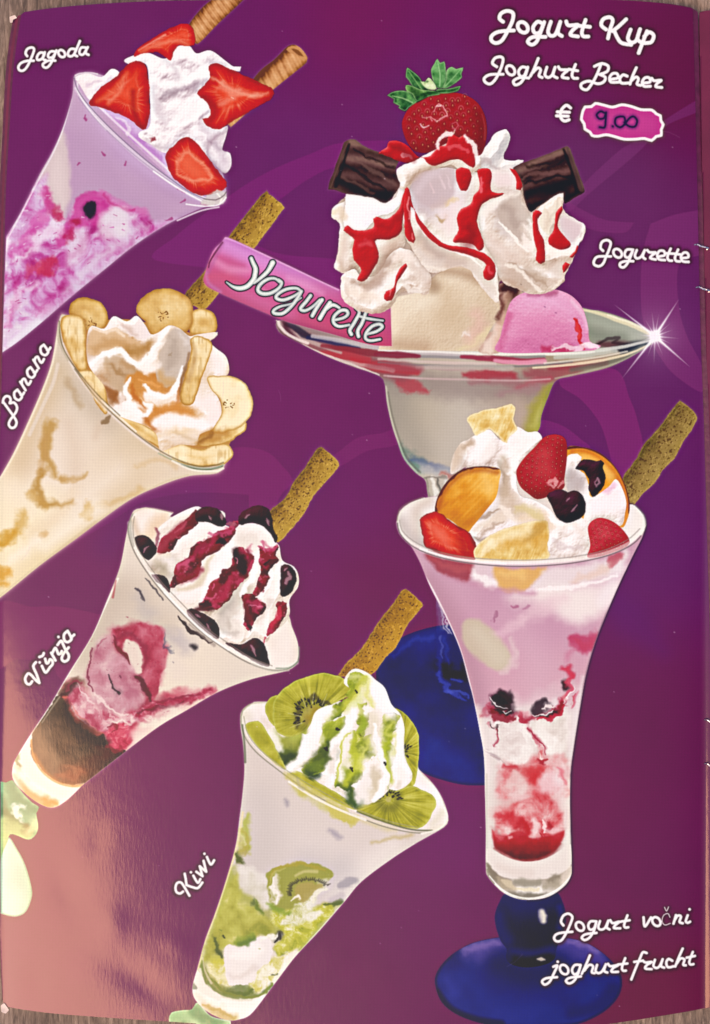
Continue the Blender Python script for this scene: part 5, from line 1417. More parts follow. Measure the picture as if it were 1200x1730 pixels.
def paint4():
    S4 = 'cherry_sundae'
    stick('wafer_stick', S4, 'H', '1022,50 1060,60 1120,118 1112,150 1050,220 1000,280 950,370 900,430 830,502 800,460 785,365 830,320 870,280 905,210 960,140', (810, 430), (1070, 85), 'brown wafer stick in the cherry sundae', 3)
    ft = E('green_foot', S4, 'O', '62,518 110,590 150,660 182,745 208,850 206,915 170,1000 115,1030 60,1028 5,1012! 4,660 30,560', 'pale green glass foot at the left page edge')
    bodyfill(ft, ramp(.5 + .15 * fbm(ft['R'].X, ft['R'].Y, 40, 3, 1) - .012 * (ft['R'].X - 30), 0, 'a8ccac', .5, 'c4e0cc', 1, 'dcf0e0')); rim(ft, '88a884', 1.5, .6, 1)
    gs = E('green_stem', S4, 'O', '4,155! 40,162 80,146 110,180 160,240 210,290 255,322 238,360 246,410 250,450 238,495 205,528 170,530 110,505 66,498 50,540 20,610 4,660! 4,400', 'green glass stem knob of the cherry sundae')
    bodyfill(gs, ramp(.5 + .3 * fbm(gs['R'].X, gs['R'].Y, 18, 3, 2), 0, '5c8c60', .4, '8cb88c', .7, 'b0d0a0', 1, 'd4e6bc'))
    with clip(gs): SS('O', """3f7c5c 8,12,8 6 .6 4 | 60,170 90,250 150,310 220,345
6fae84 18,22 16 .6 | 20,200 60,300 120,350
5c7040 10,16 10 .6 8 | 10,370 60,430 90,450
c8dc98 10,16,8 8 .7 5 | 10,430 60,470 130,500 190,505
f4faf0 8,12,6 5 .8 8 | 100,345 120,370 125,400
7a6a38 6,10 6 .5 6 | 160,450 200,470
e0eeb8 6,10 6 .7 5 | 200,480 235,440
486a4c 5,8 6 .5 | 5,250 20,300 10,350
b8d080 8 10 .6 | 10,520 30,560 10,620""")
    g = E(S4, 'page', 'P', '226,863 218,884 212,912 202,960 181,1014 155,1075 116,1138 85,1191 53,1239 32,1273 22,1294 23,1318 44,1341 70,1359 91,1364 113,1352 140,1326! 196,1282 266,1229 315,1200 367,1170 424,1148 482,1134 499,1124 504,1108 503,1085 494,1060 478,1020 400,900 310,880 255,859 238,859', 'tilted glass of cherry sundae at the middle left')
    halo(g, 'd8c0c8', 1.8, .4)
    R = g['R']; X, Y = R.X, R.Y
    u, v = axis(R, (360, 1000), (60, 1330))
    n = fbm(X, Y, 60, 4, 3)
    c = ramp(u + .05 * n, 0, 'e6d8ca', .25, 'e4d6c8', .5, 'ecdccc', .8, 'f0e2d2', 1, 'f6efe0')
    bodyfill(g, c)
    with clip(g):
        SS('I', """b8a494 30,40 34 .5 | 560,120 500,260 430,400
cbb8a6 30 40 .6 | 700,150 720,220 800,280
f0e0cc 40,50 50 .6 | 950,430 880,520 820,560
b8b0b4 8,10 18 .5 5 | 680,140 690,180 720,220
b4a8b0 6,12,7 14 .5 5 | 800,310 860,350 900,400
c0b6ba 8 14 .5 5 | 880,330 930,370
3c3440 1.5,3,1 3 .8 3 | 655,95 680,120 700,150
1e1620 3,4.5 4 .85 2 | 928,372 942,380
F c87488 10 .85 8 20 | 540,310 620,285 700,272 760,290 790,340 800,420 790,500 770,560 740,640 690,590 640,660 560,680 480,660 440,580 440,480 480,400
F c45870 7 .7 8 16 | 700,280 760,290 795,350 800,450 780,540 740,620 700,540 690,440 700,380 660,330
a83048 8,14,10,8 8 .75 6 | 560,380 600,320 660,310 700,360 710,440 690,500
9c2840 4,8,4 5 .7 6 | 550,340 580,400 600,440
F e4d2c4 4 .95 3 12 | 605,355 640,345 680,385 695,440 690,480 665,505 640,470 610,420 595,385
8c1c34 7,11,6 5 .85 4 | 660,520 690,570 735,640
d8a0ae 18,26 22 .7 6 | 540,520 590,580 620,630
e0b4bc 10,16 14 .6 6 | 560,470 540,540
c07088 5,8,5 6 .6 6 | 470,400 440,500 450,560
7a2438 3,4,3 3 .7 5 | 580,400 600,430 625,450
4a3040 2,3,2 2.5 .8 5 | 535,520 540,560 570,595 585,600
3a2430 5 4 .8 4 | 565,600 580,603
c0405c 8,14,8 8 .75 7 14 | 320,570 380,640 450,700 540,720 620,740
b03a58 6,10 7 .7 7 | 340,640 400,720 460,770
F d8889c 8 .7 8 16 | 330,560 420,600 520,680 620,700 640,760 540,740 440,720 360,660
dba4b0 6,12,6 8 .7 6 | 400,600 470,650 560,700 620,690
f0d4cc 5,9,5 6 .8 6 | 440,640 500,680 560,710 600,720
b42848 10,14,6 8 .85 6 16 | 640,700 740,660 860,630 1010,590
8c1c38 6,10,4 6 .8 6 | 660,690 730,650 800,640
c04058 6,8 6 .7 6 | 700,720 800,690 940,650
d06478 4,6 6 .6 5 | 840,600 940,610 1010,595
b02848 8,16,12 8 .85 6 14 | 470,780 540,770 600,780 640,740
8a1830 4,6,4 4 .7 5 | 530,760 570,750 580,780 550,800
d8506c 12,18,8 8 .9 5 14 | 540,860 600,850 680,800 720,790
F c23a5c 6 .85 6 14 | 510,830 570,800 640,810 650,850 600,885 540,870
f0dcd0 16,24 16 .8 5 | 680,860 760,790 860,710 960,650
f4e4d8 14,18 14 .7 | 580,920 680,850
e8ccc0 8 12 .6 | 760,620 740,680""")
        dk = F('I', '300,600 340,640 375,720 430,775 500,800 530,860 610,885 560,922 400,1046 340,1050 260,1022 190,962 150,885 155,805 220,700', '54443c', 3, 1, 3)
        with clip(dk):
            rr = dk['R']; put(rr, np.ones_like(dk['sd']) * .7, ramp(.5 + .5 * fbm(rr.X, rr.Y, 34, 4, 6), 0, '2a211f', .35, '4c3c35', .6, '7a5f50', .85, '96785f', 1, '9c5c40'))
            SS('I', """1e1818 40,60 30 .7 6 | 320,700 400,830 520,880
8a6c54 20,30 20 .6 6 | 190,830 200,900 260,980
8a3c2c 14,20 18 .6 6 | 330,1010 420,980
7a4a3a 10,20 16 .6 6 | 340,880 360,930
6c5a4c 14,20 16 .6 | 230,720 180,810
3a1a1c 14,20 14 .6 6 | 430,960 520,900
c88850 3 4 .7 | 165,900 220,985 300,1040 380,1050
5a2428 10 10 .6 6 | 470,900 540,880""")
        SS('I', """6a4038 6,10 6 .8 5 | 300,590 330,570 390,560
e06a60 3,5,3 3 .85 4 | 310,620 330,660 370,720 430,775 500,800
3c1c24 6,8 5 .7 5 | 320,600 360,590
d89098 4,6 5 .6 5 | 400,560 440,600
F f8f0e2 4 .95 | 150,800 145,880 185,965 255,1025 335,1052 410,1042 330,1115 260,1150 200,1130 110,1040 85,970 95,900
d8a468 1.5,2 2 .8 | 152,830 160,900 200,975 270,1030 350,1052 410,1045
f8f2e6 14,18 10 .8 | 70,960 110,1060 190,1130
b8883c 6,12,6 6 .8 4 | 110,1030 150,1085 200,1120 270,1135
d8c8a4 4,6,4 4 .7 4 | 85,960 110,1020 160,1070
6c7848 2,4 3 .6 5 | 85,900 92,940
fffaf0 5,8 5 .8 | 100,990 140,1040 200,1080
c8b890 3,4 4 .6 | 70,1000 120,1070 200,1130
fdf4ea 1.6 1.6 .8 | 570,50 500,200 440,330 330,510 240,660 150,800 92,895
f0c8c0 1.5 1.8 .75 | 400,1050 560,925 700,820 820,735 950,655 1080,590 1200,548
a83040 1,2 2.5 .6 | 560,60 545,140""")
        more_cherry_glass()
        scatter(g, 46, lambda x, y, r: S('P', '%g,%g %g,%g' % (x, y, x + r.uniform(-3, 3), y + r.uniform(-3, 3)), (r.uniform(.5, 1.3), .4), r.choice(['8c2440', 'b05070', '6a3048']), 1.6, .5) if 1040 < y < 1210 and 120 < x < 285 else None, 9)
    # behind the rim
    ins = E('ice_cream', S4, 'H', '128,362 165,342 220,340 322,362! 300,420 400,600 800,800 868,870 900,930 925,1000 925,1065 895,1108 780,1112 680,1075 560,1005 450,922 340,812 240,700 150,565 115,470 112,400', 'pale ice cream inside the rim')
    bodyfill(ins, ramp(.5 + .3 * fbm(ins['R'].X, ins['R'].Y, 40, 3, 4), 0, 'e4cfc0', .5, 'f4e6dc', 1, 'fbf4ee'))
    with clip(ins): SS('H', """e8c49c 8,12 12 .6 4 | 200,480 230,430 260,400
c8a888 5 6 .5 | 130,400 150,460 180,500
d8c0b0 6 10 .5 | 900,900 915,1000 900,1080
f8eee8 20,26 20 .7 | 850,900 860,1000 840,1070""")
    tp = E('whipped_cream', S4, 'H', '248,440 290,400 340,368 430,330 480,345 560,352 575,375 570,400 500,440 400,490 320,545 248,545 240,500', 'cream petal with cherry sauce at the back')
    relief(tp, '6 10 | 260,430 340,385 430,345', 'H', pal=CR3, bias=.68, k=.6, seed=3)
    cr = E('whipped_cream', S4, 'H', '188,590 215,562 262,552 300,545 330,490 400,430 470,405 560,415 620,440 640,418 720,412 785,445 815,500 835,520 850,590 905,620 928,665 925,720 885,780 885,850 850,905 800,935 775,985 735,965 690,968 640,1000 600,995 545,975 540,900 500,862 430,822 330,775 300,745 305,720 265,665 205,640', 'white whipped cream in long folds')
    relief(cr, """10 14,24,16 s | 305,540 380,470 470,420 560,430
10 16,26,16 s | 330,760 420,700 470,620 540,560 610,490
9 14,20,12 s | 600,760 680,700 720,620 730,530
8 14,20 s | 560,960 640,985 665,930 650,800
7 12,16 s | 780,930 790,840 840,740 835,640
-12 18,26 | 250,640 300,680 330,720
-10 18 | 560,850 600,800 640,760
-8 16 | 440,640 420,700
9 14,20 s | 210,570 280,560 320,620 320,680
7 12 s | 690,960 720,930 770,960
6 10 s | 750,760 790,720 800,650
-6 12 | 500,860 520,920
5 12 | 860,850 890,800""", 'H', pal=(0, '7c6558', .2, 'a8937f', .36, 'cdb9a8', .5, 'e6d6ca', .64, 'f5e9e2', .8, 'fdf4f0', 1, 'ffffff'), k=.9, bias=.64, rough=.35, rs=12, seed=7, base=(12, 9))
    with clip(cr): SS('H', """c0aa92 10,18,10 14 .55 4 | 470,590 450,660 400,720 350,740
b8a690 12,22 16 .55 4 | 560,890 590,830 640,760 670,680
a89888 14,18 14 .5 4 | 240,590 290,600 300,660
fff8f6 10,18,12 10 .85 4 | 330,520 400,460 500,425 570,440
fff6f4 12,24,14 10 .9 4 | 350,770 430,720 490,650 540,590 600,510
fdf4f0 8,14 8 .8 4 | 700,700 735,620 725,540
fffaf8 8,14 8 .8 4 | 760,800 820,700 830,640
e8dcd2 12 12 .6 4 | 650,480 720,500
fdf6f2 6,12 8 .7 5 | 700,430 760,450 800,500
fff8f4 8 8 .7 | 700,950 760,900 790,850
8a7c70 3,5 5 .4 5 | 580,870 600,900
d8ccc0 6,10 8 .5 5 | 600,860 620,930
fbf2ee 8,12 8 .8 4 | 210,580 260,580 300,610""")
    more_cherry(cr)
    sp = ('52101e', '6e1626', '8c1e34', 'ac304c', 'd8788c')
    for i, p in enumerate(['245,548 262,492 330,440 380,398 432,345 448,380 430,430 395,455 350,492 300,552', '308,722 330,650 335,610 400,568 402,535 450,500 510,480 520,455 580,440 610,405 640,405 635,425 605,480 560,530 500,562 462,600 440,662 380,695',
                           '448,822 480,760 500,700 545,680 560,630 600,620 615,560 620,530 645,525 700,560 712,585 690,655 640,705 605,760 560,810 520,832', '738,525 770,545 830,512 820,560 832,590 785,640 782,690 740,758 702,760 735,680 742,620',
                           '652,770 690,752 740,785 772,800 755,850 712,885 688,930 665,900 668,830', '822,800 852,783 870,795 862,860 822,920 778,952 782,905 822,860']):
        e = sauce('cherry_sauce', S4, 'H', p, 'dark cherry sauce lying in a fold of the cream', seed=20 + i, warp=2.4, pal=sp, k=.7)
        with clip(e):
            r_ = e['R']; put(r_, .7 * ss(fbm(r_.X, r_.Y, 20, 4, i + 3), .0, .6), 'c8486c' if i != 0 else '8c2c38'); put(r_, .7 * ss(-fbm(r_.X, r_.Y, 20, 4, i + 8), .1, .6), '3c0c18')
            put(r_, .35 * ss(fbm(r_.X, r_.Y, 6, 2, 3), .5, .9), 'e898ac')
    SS('H', """c04868 3,5,2 4 .6 6 | 620,600 640,560 700,530
d0708c 2,3 3 .7 5 | 760,500 800,530 820,520
b8304c 1,2 2 .8 4 | 765,990 770,960
40101c 4,6,3 4 .85 4 | 525,500 550,490 585,472
1e0810 5,10,6 4 .92 4 | 632,560 645,590 658,632
300c18 2,4.5,1 2.5 .9 3 | 765,608 795,602 826,590
7c2840 2,3 3 .7 4 | 245,430 240,480 240,520
28080f 3,5,2 3 .8 5 | 505,812 480,802 452,806
2a0a12 3,5 3 .8 5 | 678,895 690,920
c0506c 5,8 6 .6 7 | 350,630 390,600""")
    more_cherry_sauce()
    for p, l, hl in (('138,482 175,467 218,492 245,532 240,555 205,590 184,580 150,535', 'dark cherry at the upper left rim', [('180,550 190,530 205,520', 4)]), ('432,400 438,352 480,333 535,342 560,368 578,402 572,422 540,425 485,405', 'dark cherry at the back of the cream', [('500,380 510,395', 4), ('555,370 560,395', 5)]),
                     ('636,392 652,360 700,334 745,325 785,348 800,395 806,440 824,478 818,505 785,452 740,415 690,410 650,422', 'large dark cherry beside the wafer stick', [('668,385 690,370', 4), ('775,390 785,420', 5)]), ('843,618 880,612 910,640 916,690 895,742 850,768 836,735 842,680', 'round cherry at the right of the cream', [('865,700 885,670 880,650', 8), ('858,640 870,630', 5)]),
                     ('218,658 268,662 300,690 305,748 280,722 240,690', 'cherry low on the left rim', []), ('388,832 410,822 440,835 500,865 538,905 542,970 500,950 440,905 405,870', 'cherry in front at the rim', [('430,850 450,865', 4), ('485,900 500,925', 4)]),
                     ('575,990 640,997 680,985 718,964 755,985 778,1045 784,1102 720,1082 650,1040', 'dark cherry half at the lower right', [('700,1000 720,1050', 5)])):
        cherry(S4, 'H', p, l, seed=len(ELS), hl=hl)
    SS('H', """f4ece4 3,5,3.4 3 .6 | 110,410 118,470 155,560 245,695 345,805 455,915 565,998 685,1068 785,1108 865,1108 918,1085
7c746c 1.1 1.5 .75 | 128,365 108,410 106,460 140,560 230,695 330,810 440,920 550,1004 670,1078 780,1118 870,1118 925,1080
958c80 .9 1.3 .65 | 135,380 128,440 150,530 250,675 360,795 470,905 580,985 700,1060 800,1100
a8a094 2,4,2 2.5 .6 | 118,400 112,450 130,520
4c444a 1.2,2.4,1.2 2 .75 3 | 195,672 230,720 275,775
2c1c22 1.5,4,1.5 2 .85 3 | 345,860 400,920 460,965 510,985
9c8c84 2,3 3 .6 | 400,900 460,950 520,1000
fffaf4 1.8 1.6 .85 | 280,745 380,850 480,945 590,1022
c8c0b4 1.4 1.6 .7 | 700,1090 800,1125 880,1122
8c9484 1.4 1.8 .7 | 820,1112 880,1110 925,1078 930,1010
d8c8b4 1.4 2 .6 | 128,362 170,341 225,340 320,360""")


def paint5():
    S5 = 'kiwi_sundae'
    stick('wafer_stick', S5, 'J', '858,48 890,55 952,112 945,140 880,220 830,320 780,370 712,455 620,470! 545,465! 580,410 650,340 700,270 750,190 800,130', (620, 420), (900, 90), 'brown wafer stick in the kiwi sundae', 5, mid='9a6c20', lite='b8882e', hl='c89a34')
    gs = E('green_stem', S5, 'K', '42,1100 55,1065 110,1053 150,1050 182,1015 240,1080 335,1105 335,1130! 50,1130!', 'green glass stem of the kiwi sundae cut off by the frame')
    bodyfill(gs, ramp(.5 + .3 * fbm(gs['R'].X, gs['R'].Y, 16, 3, 2), 0, '6c9c68', .5, 'a4c890', 1, 'd4e8b8')); rim(gs, 'e8f4d8', 1.5, .6, 1)
    with clip(gs): SS('K', '5c8c5c 8,10 6 .6 4 | 150,1050 200,1090 260,1116\n88b880 8 8 .6 4 | 60,1090 120,1080')
    g = E(S5, 'page', 'P', '450,1186 424,1190 409,1201 406,1222 411,1260 413,1300 410,1340 405,1380 398,1430 381,1491 363,1545 347,1588 334,1635 326,1663 326,1681 335,1696 357,1714 388,1725 413,1721! 428,1710 464,1663 499,1617 539,1574 582,1524 610,1491 657,1455 700,1427 750,1398 757,1384 755,1368 741,1337 710,1302 600,1200', 'tilted glass of kiwi sundae at the bottom centre')
    halo(g, 'd8c4c8', 1.7, .4)
    R = g['R']; X, Y = R.X, R.Y
    u, v = axis(R, (560, 1280), (370, 1710)); n = fbm(X, Y, 60, 4, 3)
    bodyfill(g, ramp(u + .05 * n, 0, 'dccdc4', .3, 'ddd0cc', .5, 'd8ccc8', .7, 'e0d4c8', 1, 'f2e8dc'))
    with clip(g):
        SS('K', """f0e6e0 14,22 20 .6 | 1100,280 950,400 860,500
c8bcb8 26,36 34 .45 | 480,60 500,200 480,320
8c8494 2,4,2 6 .6 3 | 590,62 602,82
9a90a0 2,4,2 6 .7 3 | 800,210 830,226 856,238
aaa0a8 6,9,5 4 .6 2 | 860,468 890,450 920,440
c0b8bc 26 24 .4 | 700,380 820,430 860,400
F a8a848 7 .85 8 18 | 330,400 370,380 400,480 470,520 500,600 560,620 650,560 720,580 860,530 790,640 660,800 640,740 600,680 560,740 520,700 440,710 400,750 330,740 300,760 300,860 260,880 230,840 200,830 250,640 300,470
b8b450 12,20,10 10 .7 6 | 340,480 320,600 290,690
9c9c3c 8,16,8 8 .7 6 | 480,540 520,620 600,660
c8c060 6,12 8 .6 6 | 560,640 640,700 700,640
b0b448 5,8,5 5 .8 5 | 420,130 410,200 400,250 420,290
a89c40 4,8,4 5 .7 6 | 370,250 400,300 370,330 380,360
5c6438 3,6,3 4 .8 5 | 370,320 375,350 395,370
d8d090 3,5 5 .6 4 | 390,200 380,280
F e4dcd4 6 .9 6 16 | 390,380 480,400 540,440 560,520 530,560 480,560 440,500 380,480
F 9a9a40 3 .95 3 12 | 500,430 520,395 580,372 680,358 750,365 815,408 780,470 720,510 690,560 640,600 580,600 530,560 510,500
F 6c8c3c 6 .7 4 12 | 520,560 560,570 620,600 560,610
F a89850 5 .8 3 | 640,480 680,450 760,460 770,480 720,520 680,540 640,530
e8e0d4 4,8,5 4 .9 6 | 560,430 540,470 560,520 540,540
e4e0d0 6,12,6 6 .8 7 | 640,620 700,560 740,500 790,440
e8e4cc 6,14,6 8 .7 7 | 560,650 640,630 740,600
c8c84c 4,8 6 .7 6 | 600,690 680,690 760,610
4c5c34 2,4 3 .8 5 | 780,560 830,555 860,540
9c9c9c 2,3 3 .5 | 800,545 860,535
F 5c6c38 4 .75 5 10 | 440,520 470,560 480,600 440,580
F 7c8c40 6 .8 6 12 | 340,730 430,700 440,720 400,750 340,748
2a2c1c 4,7,4 3.5 .9 4 | 545,715 560,708 575,715
3a3c28 2,3 3 .8 4 | 300,705 306,715
4c5430 3,6,3 4 .8 6 | 262,710 270,740 290,800 280,760
d8d0c4 3,5 4 .8 6 | 510,710 530,715 560,720
4c5c2c 3,5,3 3 .8 4 | 570,790 600,775
F f0e6e0 4 .97 5 18 | 300,800 310,760 340,745 400,760 440,730 480,700 520,720 535,780 500,830 480,880 420,930 350,955 310,900
e8e0a8 8,14,8 8 .8 6 | 240,860 280,910 310,930
f4ecdc 8,14,8 7 .85 5 | 480,960 540,880 620,830 640,800
c8c050 6,12,6 6 .8 5 | 420,970 470,910 500,860 560,810
f8f2e8 5,9,5 5 .8 5 | 520,900 580,840 560,860
d0c848 6,10,4 6 .8 5 | 250,820 290,840 300,870
8c8c40 6,12,6 6 .8 4 | 200,850 230,910 290,950 330,970
5c7030 8,14,8 6 .8 5 | 320,960 380,965 430,965
7a8848 3,5,3 3 .85 4 | 200,850 215,920 280,970 370,995 460,985 530,930
f0e8d8 2 2.5 .8 | 190,860 210,935 280,985 370,1008 460,998
3c4428 2,3 2.5 .8 3 | 530,895 550,888
4c6038 3,6 5 .6 3 | 480,960 520,940
F f8f2ea 3 .95 | 180,870 200,940 270,990 370,1012 450,1002 500,970 470,1030 430,1075 400,1090 300,1095 200,1040 158,985 160,930
c8b070 6,12,6 6 .8 4 | 220,1030 280,1065 350,1085
e8dcc8 5,9 6 .6 | 170,980 220,1040
fffaf4 6 6 .7 | 230,1010 320,1050 420,1050
5a6048 2,4 3 .6 3 | 162,925 168,950
ecd8a8 1.8 2 .8 | 392,120 362,285 310,455 262,602 215,725 180,855
f4eee6 1.4 1.6 .7 | 1200,272 1080,352 955,450 870,545 750,680 640,802
d0c884 6,9 6 .8 6 | 640,10 740,60 780,90
c8bc50 5,12,6 6 .8 6 | 780,60 860,130 920,165
d8c890 4,6 6 .6 4 | 900,150 980,160 1100,200
b8a058 2,3 4 .5 3 | 1000,260 1100,240 1190,225""")
        more_kiwi_glass()
        x0, y0, k = FR['K']
        for a in ():   # seeds of the slice behind the glass
            cx, cy = x0 + 700 / k, y0 + 505 / k
            for r0 in (27, 33):
                x, y = cx + 1.05 * (r0 + ns(np.array([a * 9 + r0]), np.array([1.]))[0] * 3) * np.cos(a), cy + .85 * r0 * np.sin(a) * .95
                j = ns(np.array([a * 31. + r0 * 7]), np.array([3.]))[0]; S('P', '%g,%g %g,%g' % (x + 2 * j, y + 1.5 * j, cx + (x - cx) * (1.08 + .07 * j), cy + (y - cy) * (1.08 + .07 * j)), (1.5 + .6 * j, .6), '2e2c28', 2.2, .62)
        SS('K', 'f4ecdc 2,4,2 3 .9 5 | 630,530 650,510 660,530\nf0ead8 3,5,3 3 .8 5 | 720,540 750,500 780,480\nd8cc90 2,3 3 .6 | 640,420 680,400 740,400')
        scatter(g, 30, lambda x, y, r: S('P', '%g,%g %g,%g' % (x, y, x + r.uniform(-5, 5), y + r.uniform(-5, 5)), (r.uniform(.6, 1.6), .5), r.choice(['8c8c30', '6c7c34', 'd8d468', 'f0ecc8']), 1.8, .6) if 1530 < y < 1670 and x < 520 else None, 3)
    ins = E('ice_cream', S5, 'J', '200,590 130,598 88,630 82,690 110,760 180,840 260,900 380,990 500,1060 640,1125 800,1180 950,1208 1040,1195 1072,1150 1030,1020 940,920 900,800 600,600 300,560', 'white ice cream inside the rim')
    bodyfill(ins, ramp(.6 + .2 * fbm(ins['R'].X, ins['R'].Y, 30, 3, 4), 0, 'ddd0c4', .5, 'f6ece8', 1, 'fff8f8'))
    with clip(ins): SS('J', """e0d0b8 6,10 8 .6 | 190,680 220,720 250,800
d8ccb4 8 10 .5 | 100,650 130,690
e0d8c0 6 8 .6 | 1000,1180 1050,1120
F 989c34 4 .9 3 12 | 235,725 290,758 400,725 375,800 345,870 300,925 262,860 228,790
4c5c24 10,16,8 7 .8 4 | 260,830 300,850 340,830
2c3c1c 8,12 6 .8 4 | 290,900 320,870
f8f4e8 6,12,7 5 .9 3 | 228,740 245,790 262,820
b8c054 6 7 .7 | 330,760 380,750""")

    def kiwi(po, label, ctr=None, seeds=None, seed=0, dark=0., cream='b0a850'):
        e = E('kiwi_slice', S5, 'J', po, label, warp=1.0, seed=seed); R = e['R']; d = -e['sd']; x0, y0, k = FR['J']
        n = fbm(R.X, R.Y, 16, 4, seed); s = .52 + .16 * n - dark
        if ctr:
            cx, cy = x0 + ctr[0] / k, y0 + ctr[1] / k; th = np.arctan2(R.Y - cy, R.X - cx); r = np.hypot(R.X - cx, R.Y - cy); s = s + .20 * ns(th * 14 + seed, r / 40) + .12 * ns(th * 30, r / 60)
        put(R, np.clip(.5 + d / 1.2, 0, 1), ramp(s, 0, '606414', .3, '8e8c20', .5, 'aca630', .7, 'c2bc48', 1, 'dcd67c'))
        if ctr:
            put(R, np.clip(.5 + d / 1.2, 0, 1) * (1 - ss(r, ctr[2] * .6, ctr[2])), ramp(.5 + .3 * n, 0, '8c7c3c', .5, cream, 1, 'd8cc90'))
            a0, a1, m, rr = seeds; rs = np.random.default_rng(seed)
            with clip(e):
                put(R, .45 * np.exp(-((r - rr) / 8) ** 2), '5c5c20')
                for a in np.linspace(a0, a1, m):
                    for q in range(3):
                        b = a + rs.normal(0, .06); r1 = rr + rs.normal(0, 4.5); x, y = cx + r1 * np.cos(b), cy + r1 * np.sin(b)
                        S('P', '%g,%g %g,%g' % (x, y, x + 3.2 * np.cos(b), y + 3.2 * np.sin(b)), (1.5, .7), '1e1c14', 1.3, .9)
        rim(e, 'ccd070', 1.6, .5, 1.2)
        return e
    kiwi('195,615 215,572 255,556 262,600 238,640 242,702 210,675', 'edge of a second kiwi slice behind the large one', seed=1)
    kiwi('230,645 248,565 325,496 400,466 485,447 560,470 620,498 628,532 560,580 480,615 432,650 410,705 380,736 310,756 256,736 236,692', 'large kiwi slice with a ring of black seeds at the upper left', (425, 660, 24), (-3.6, -.75, 17, 27), 2)
    more_kiwi_slice(ELS[-1])
    kiwi('100,702 160,682 202,732 245,810 297,915 240,885 170,820 118,750', 'kiwi wedge on the left rim', seed=3, dark=-.06)
    kiwi('808,622 862,640 925,715 938,820 930,930 905,1000 850,1030 900,950 872,860 850,760 850,690', 'kiwi slice standing at the right of the cream', (850, 830, 2), (-1.1, 1.0, 7, 8), 4)
    kiwi('300,928 335,918 420,958 500,1008 580,1055 632,1112 555,1088 450,1040 350,982', 'kiwi wedge along the front rim', seed=5, dark=-.05)
    kiwi('632,1105 700,1060 770,1012 830,1018 895,995 960,1018 1008,1045 1022,1085 1000,1130 975,1175 900,1205 800,1183 700,1145', 'kiwi slice lying at the lower right rim', (790, 1060, 6), (-2.9, -.1, 11, 15), 6)
    cr = E('whipped_cream', S5, 'J', '575,500 590,455 630,427 690,448 725,480 772,520 805,600 850,650 868,720 860,780 868,860 905,935 893,980 840,1012 812,992 795,1010 760,1048 690,1085 650,1080 625,1110 600,1050 520,1012 450,972 432,952 375,905 310,935 290,920 345,868 368,790 405,740 432,645 480,612 560,592 618,540', 'whipped cream in tall folds under kiwi sauce')
    relief(cr, """9 14,22,14 s | 310,920 380,860 440,760 470,650 560,600
10 14,20,12 s | 530,980 520,900 560,760 620,640 650,600
10 16,22 s | 700,470 760,560 800,640
9 14,22,12 s | 660,1060 740,1000 770,930 730,820 740,720
8 12,18 s | 850,1000 880,940 850,860 860,760
-14 16,22 | 500,820 490,880 450,940
-10 16 | 600,850 620,950
-10 16 | 790,800 790,900
7 12 s | 450,960 500,920 520,880""", 'J', pal=(0, '565c2c', .2, '9a9a58', .36, 'ccc59c', .5, 'e8dfcc', .64, 'f8eee8', .8, 'fef6f6', 1, 'ffffff'), k=.85, bias=.66, rough=.3, seed=9, base=(11, 8))
    gp = ('4c5c14', '76861e', '9aa62c', 'b8c044', 'e0e290')
    for i, p in enumerate(['592,480 610,455 640,450 690,470 692,490 660,500 640,530 620,560 590,600 550,650 500,690 480,670 530,610 590,560', '480,690 530,680 570,650 580,690 560,740 520,790 510,850 480,900 430,955 375,910 440,850 455,790',
                           '640,600 690,590 700,620 690,700 660,760 640,740 645,660', '560,750 620,730 640,790 700,740 740,790 720,850 660,900 660,950 620,1000 625,1060 580,1010 525,1005 545,930 600,830 585,770', '740,720 790,690 830,670 835,700 800,760 820,830 800,900 805,960 780,1010 775,930 735,860 750,790', '770,660 800,640 840,660 830,690 790,700 760,760 750,720']):
        e = sauce('kiwi_sauce', S5, 'J', p, 'green kiwi sauce running between the folds', seed=40 + i, warp=4, pal=gp, k=.6)
        with clip(e):
            r_ = e['R']; put(r_, .7 * ss(fbm(r_.X, r_.Y, 22, 4, i + 3), .0, .6), 'c6ca5c' if i not in (0, 2) else 'dde08a'); put(r_, .65 * ss(-fbm(r_.X, r_.Y, 24, 4, i + 5), .15, .7), '5a681c')
    kc = shape('J', '575,500 590,455 630,427 690,448 725,480 772,520 805,600 850,650 868,720 866,780 872,860 905,935 893,980 840,1012 812,1000 795,1012 760,1048 700,1090 640,1110 600,1090 520,1030 450,990 400,960 340,935 290,925 240,880 228,740 300,740 368,740 405,740 432,645 480,612 560,580')
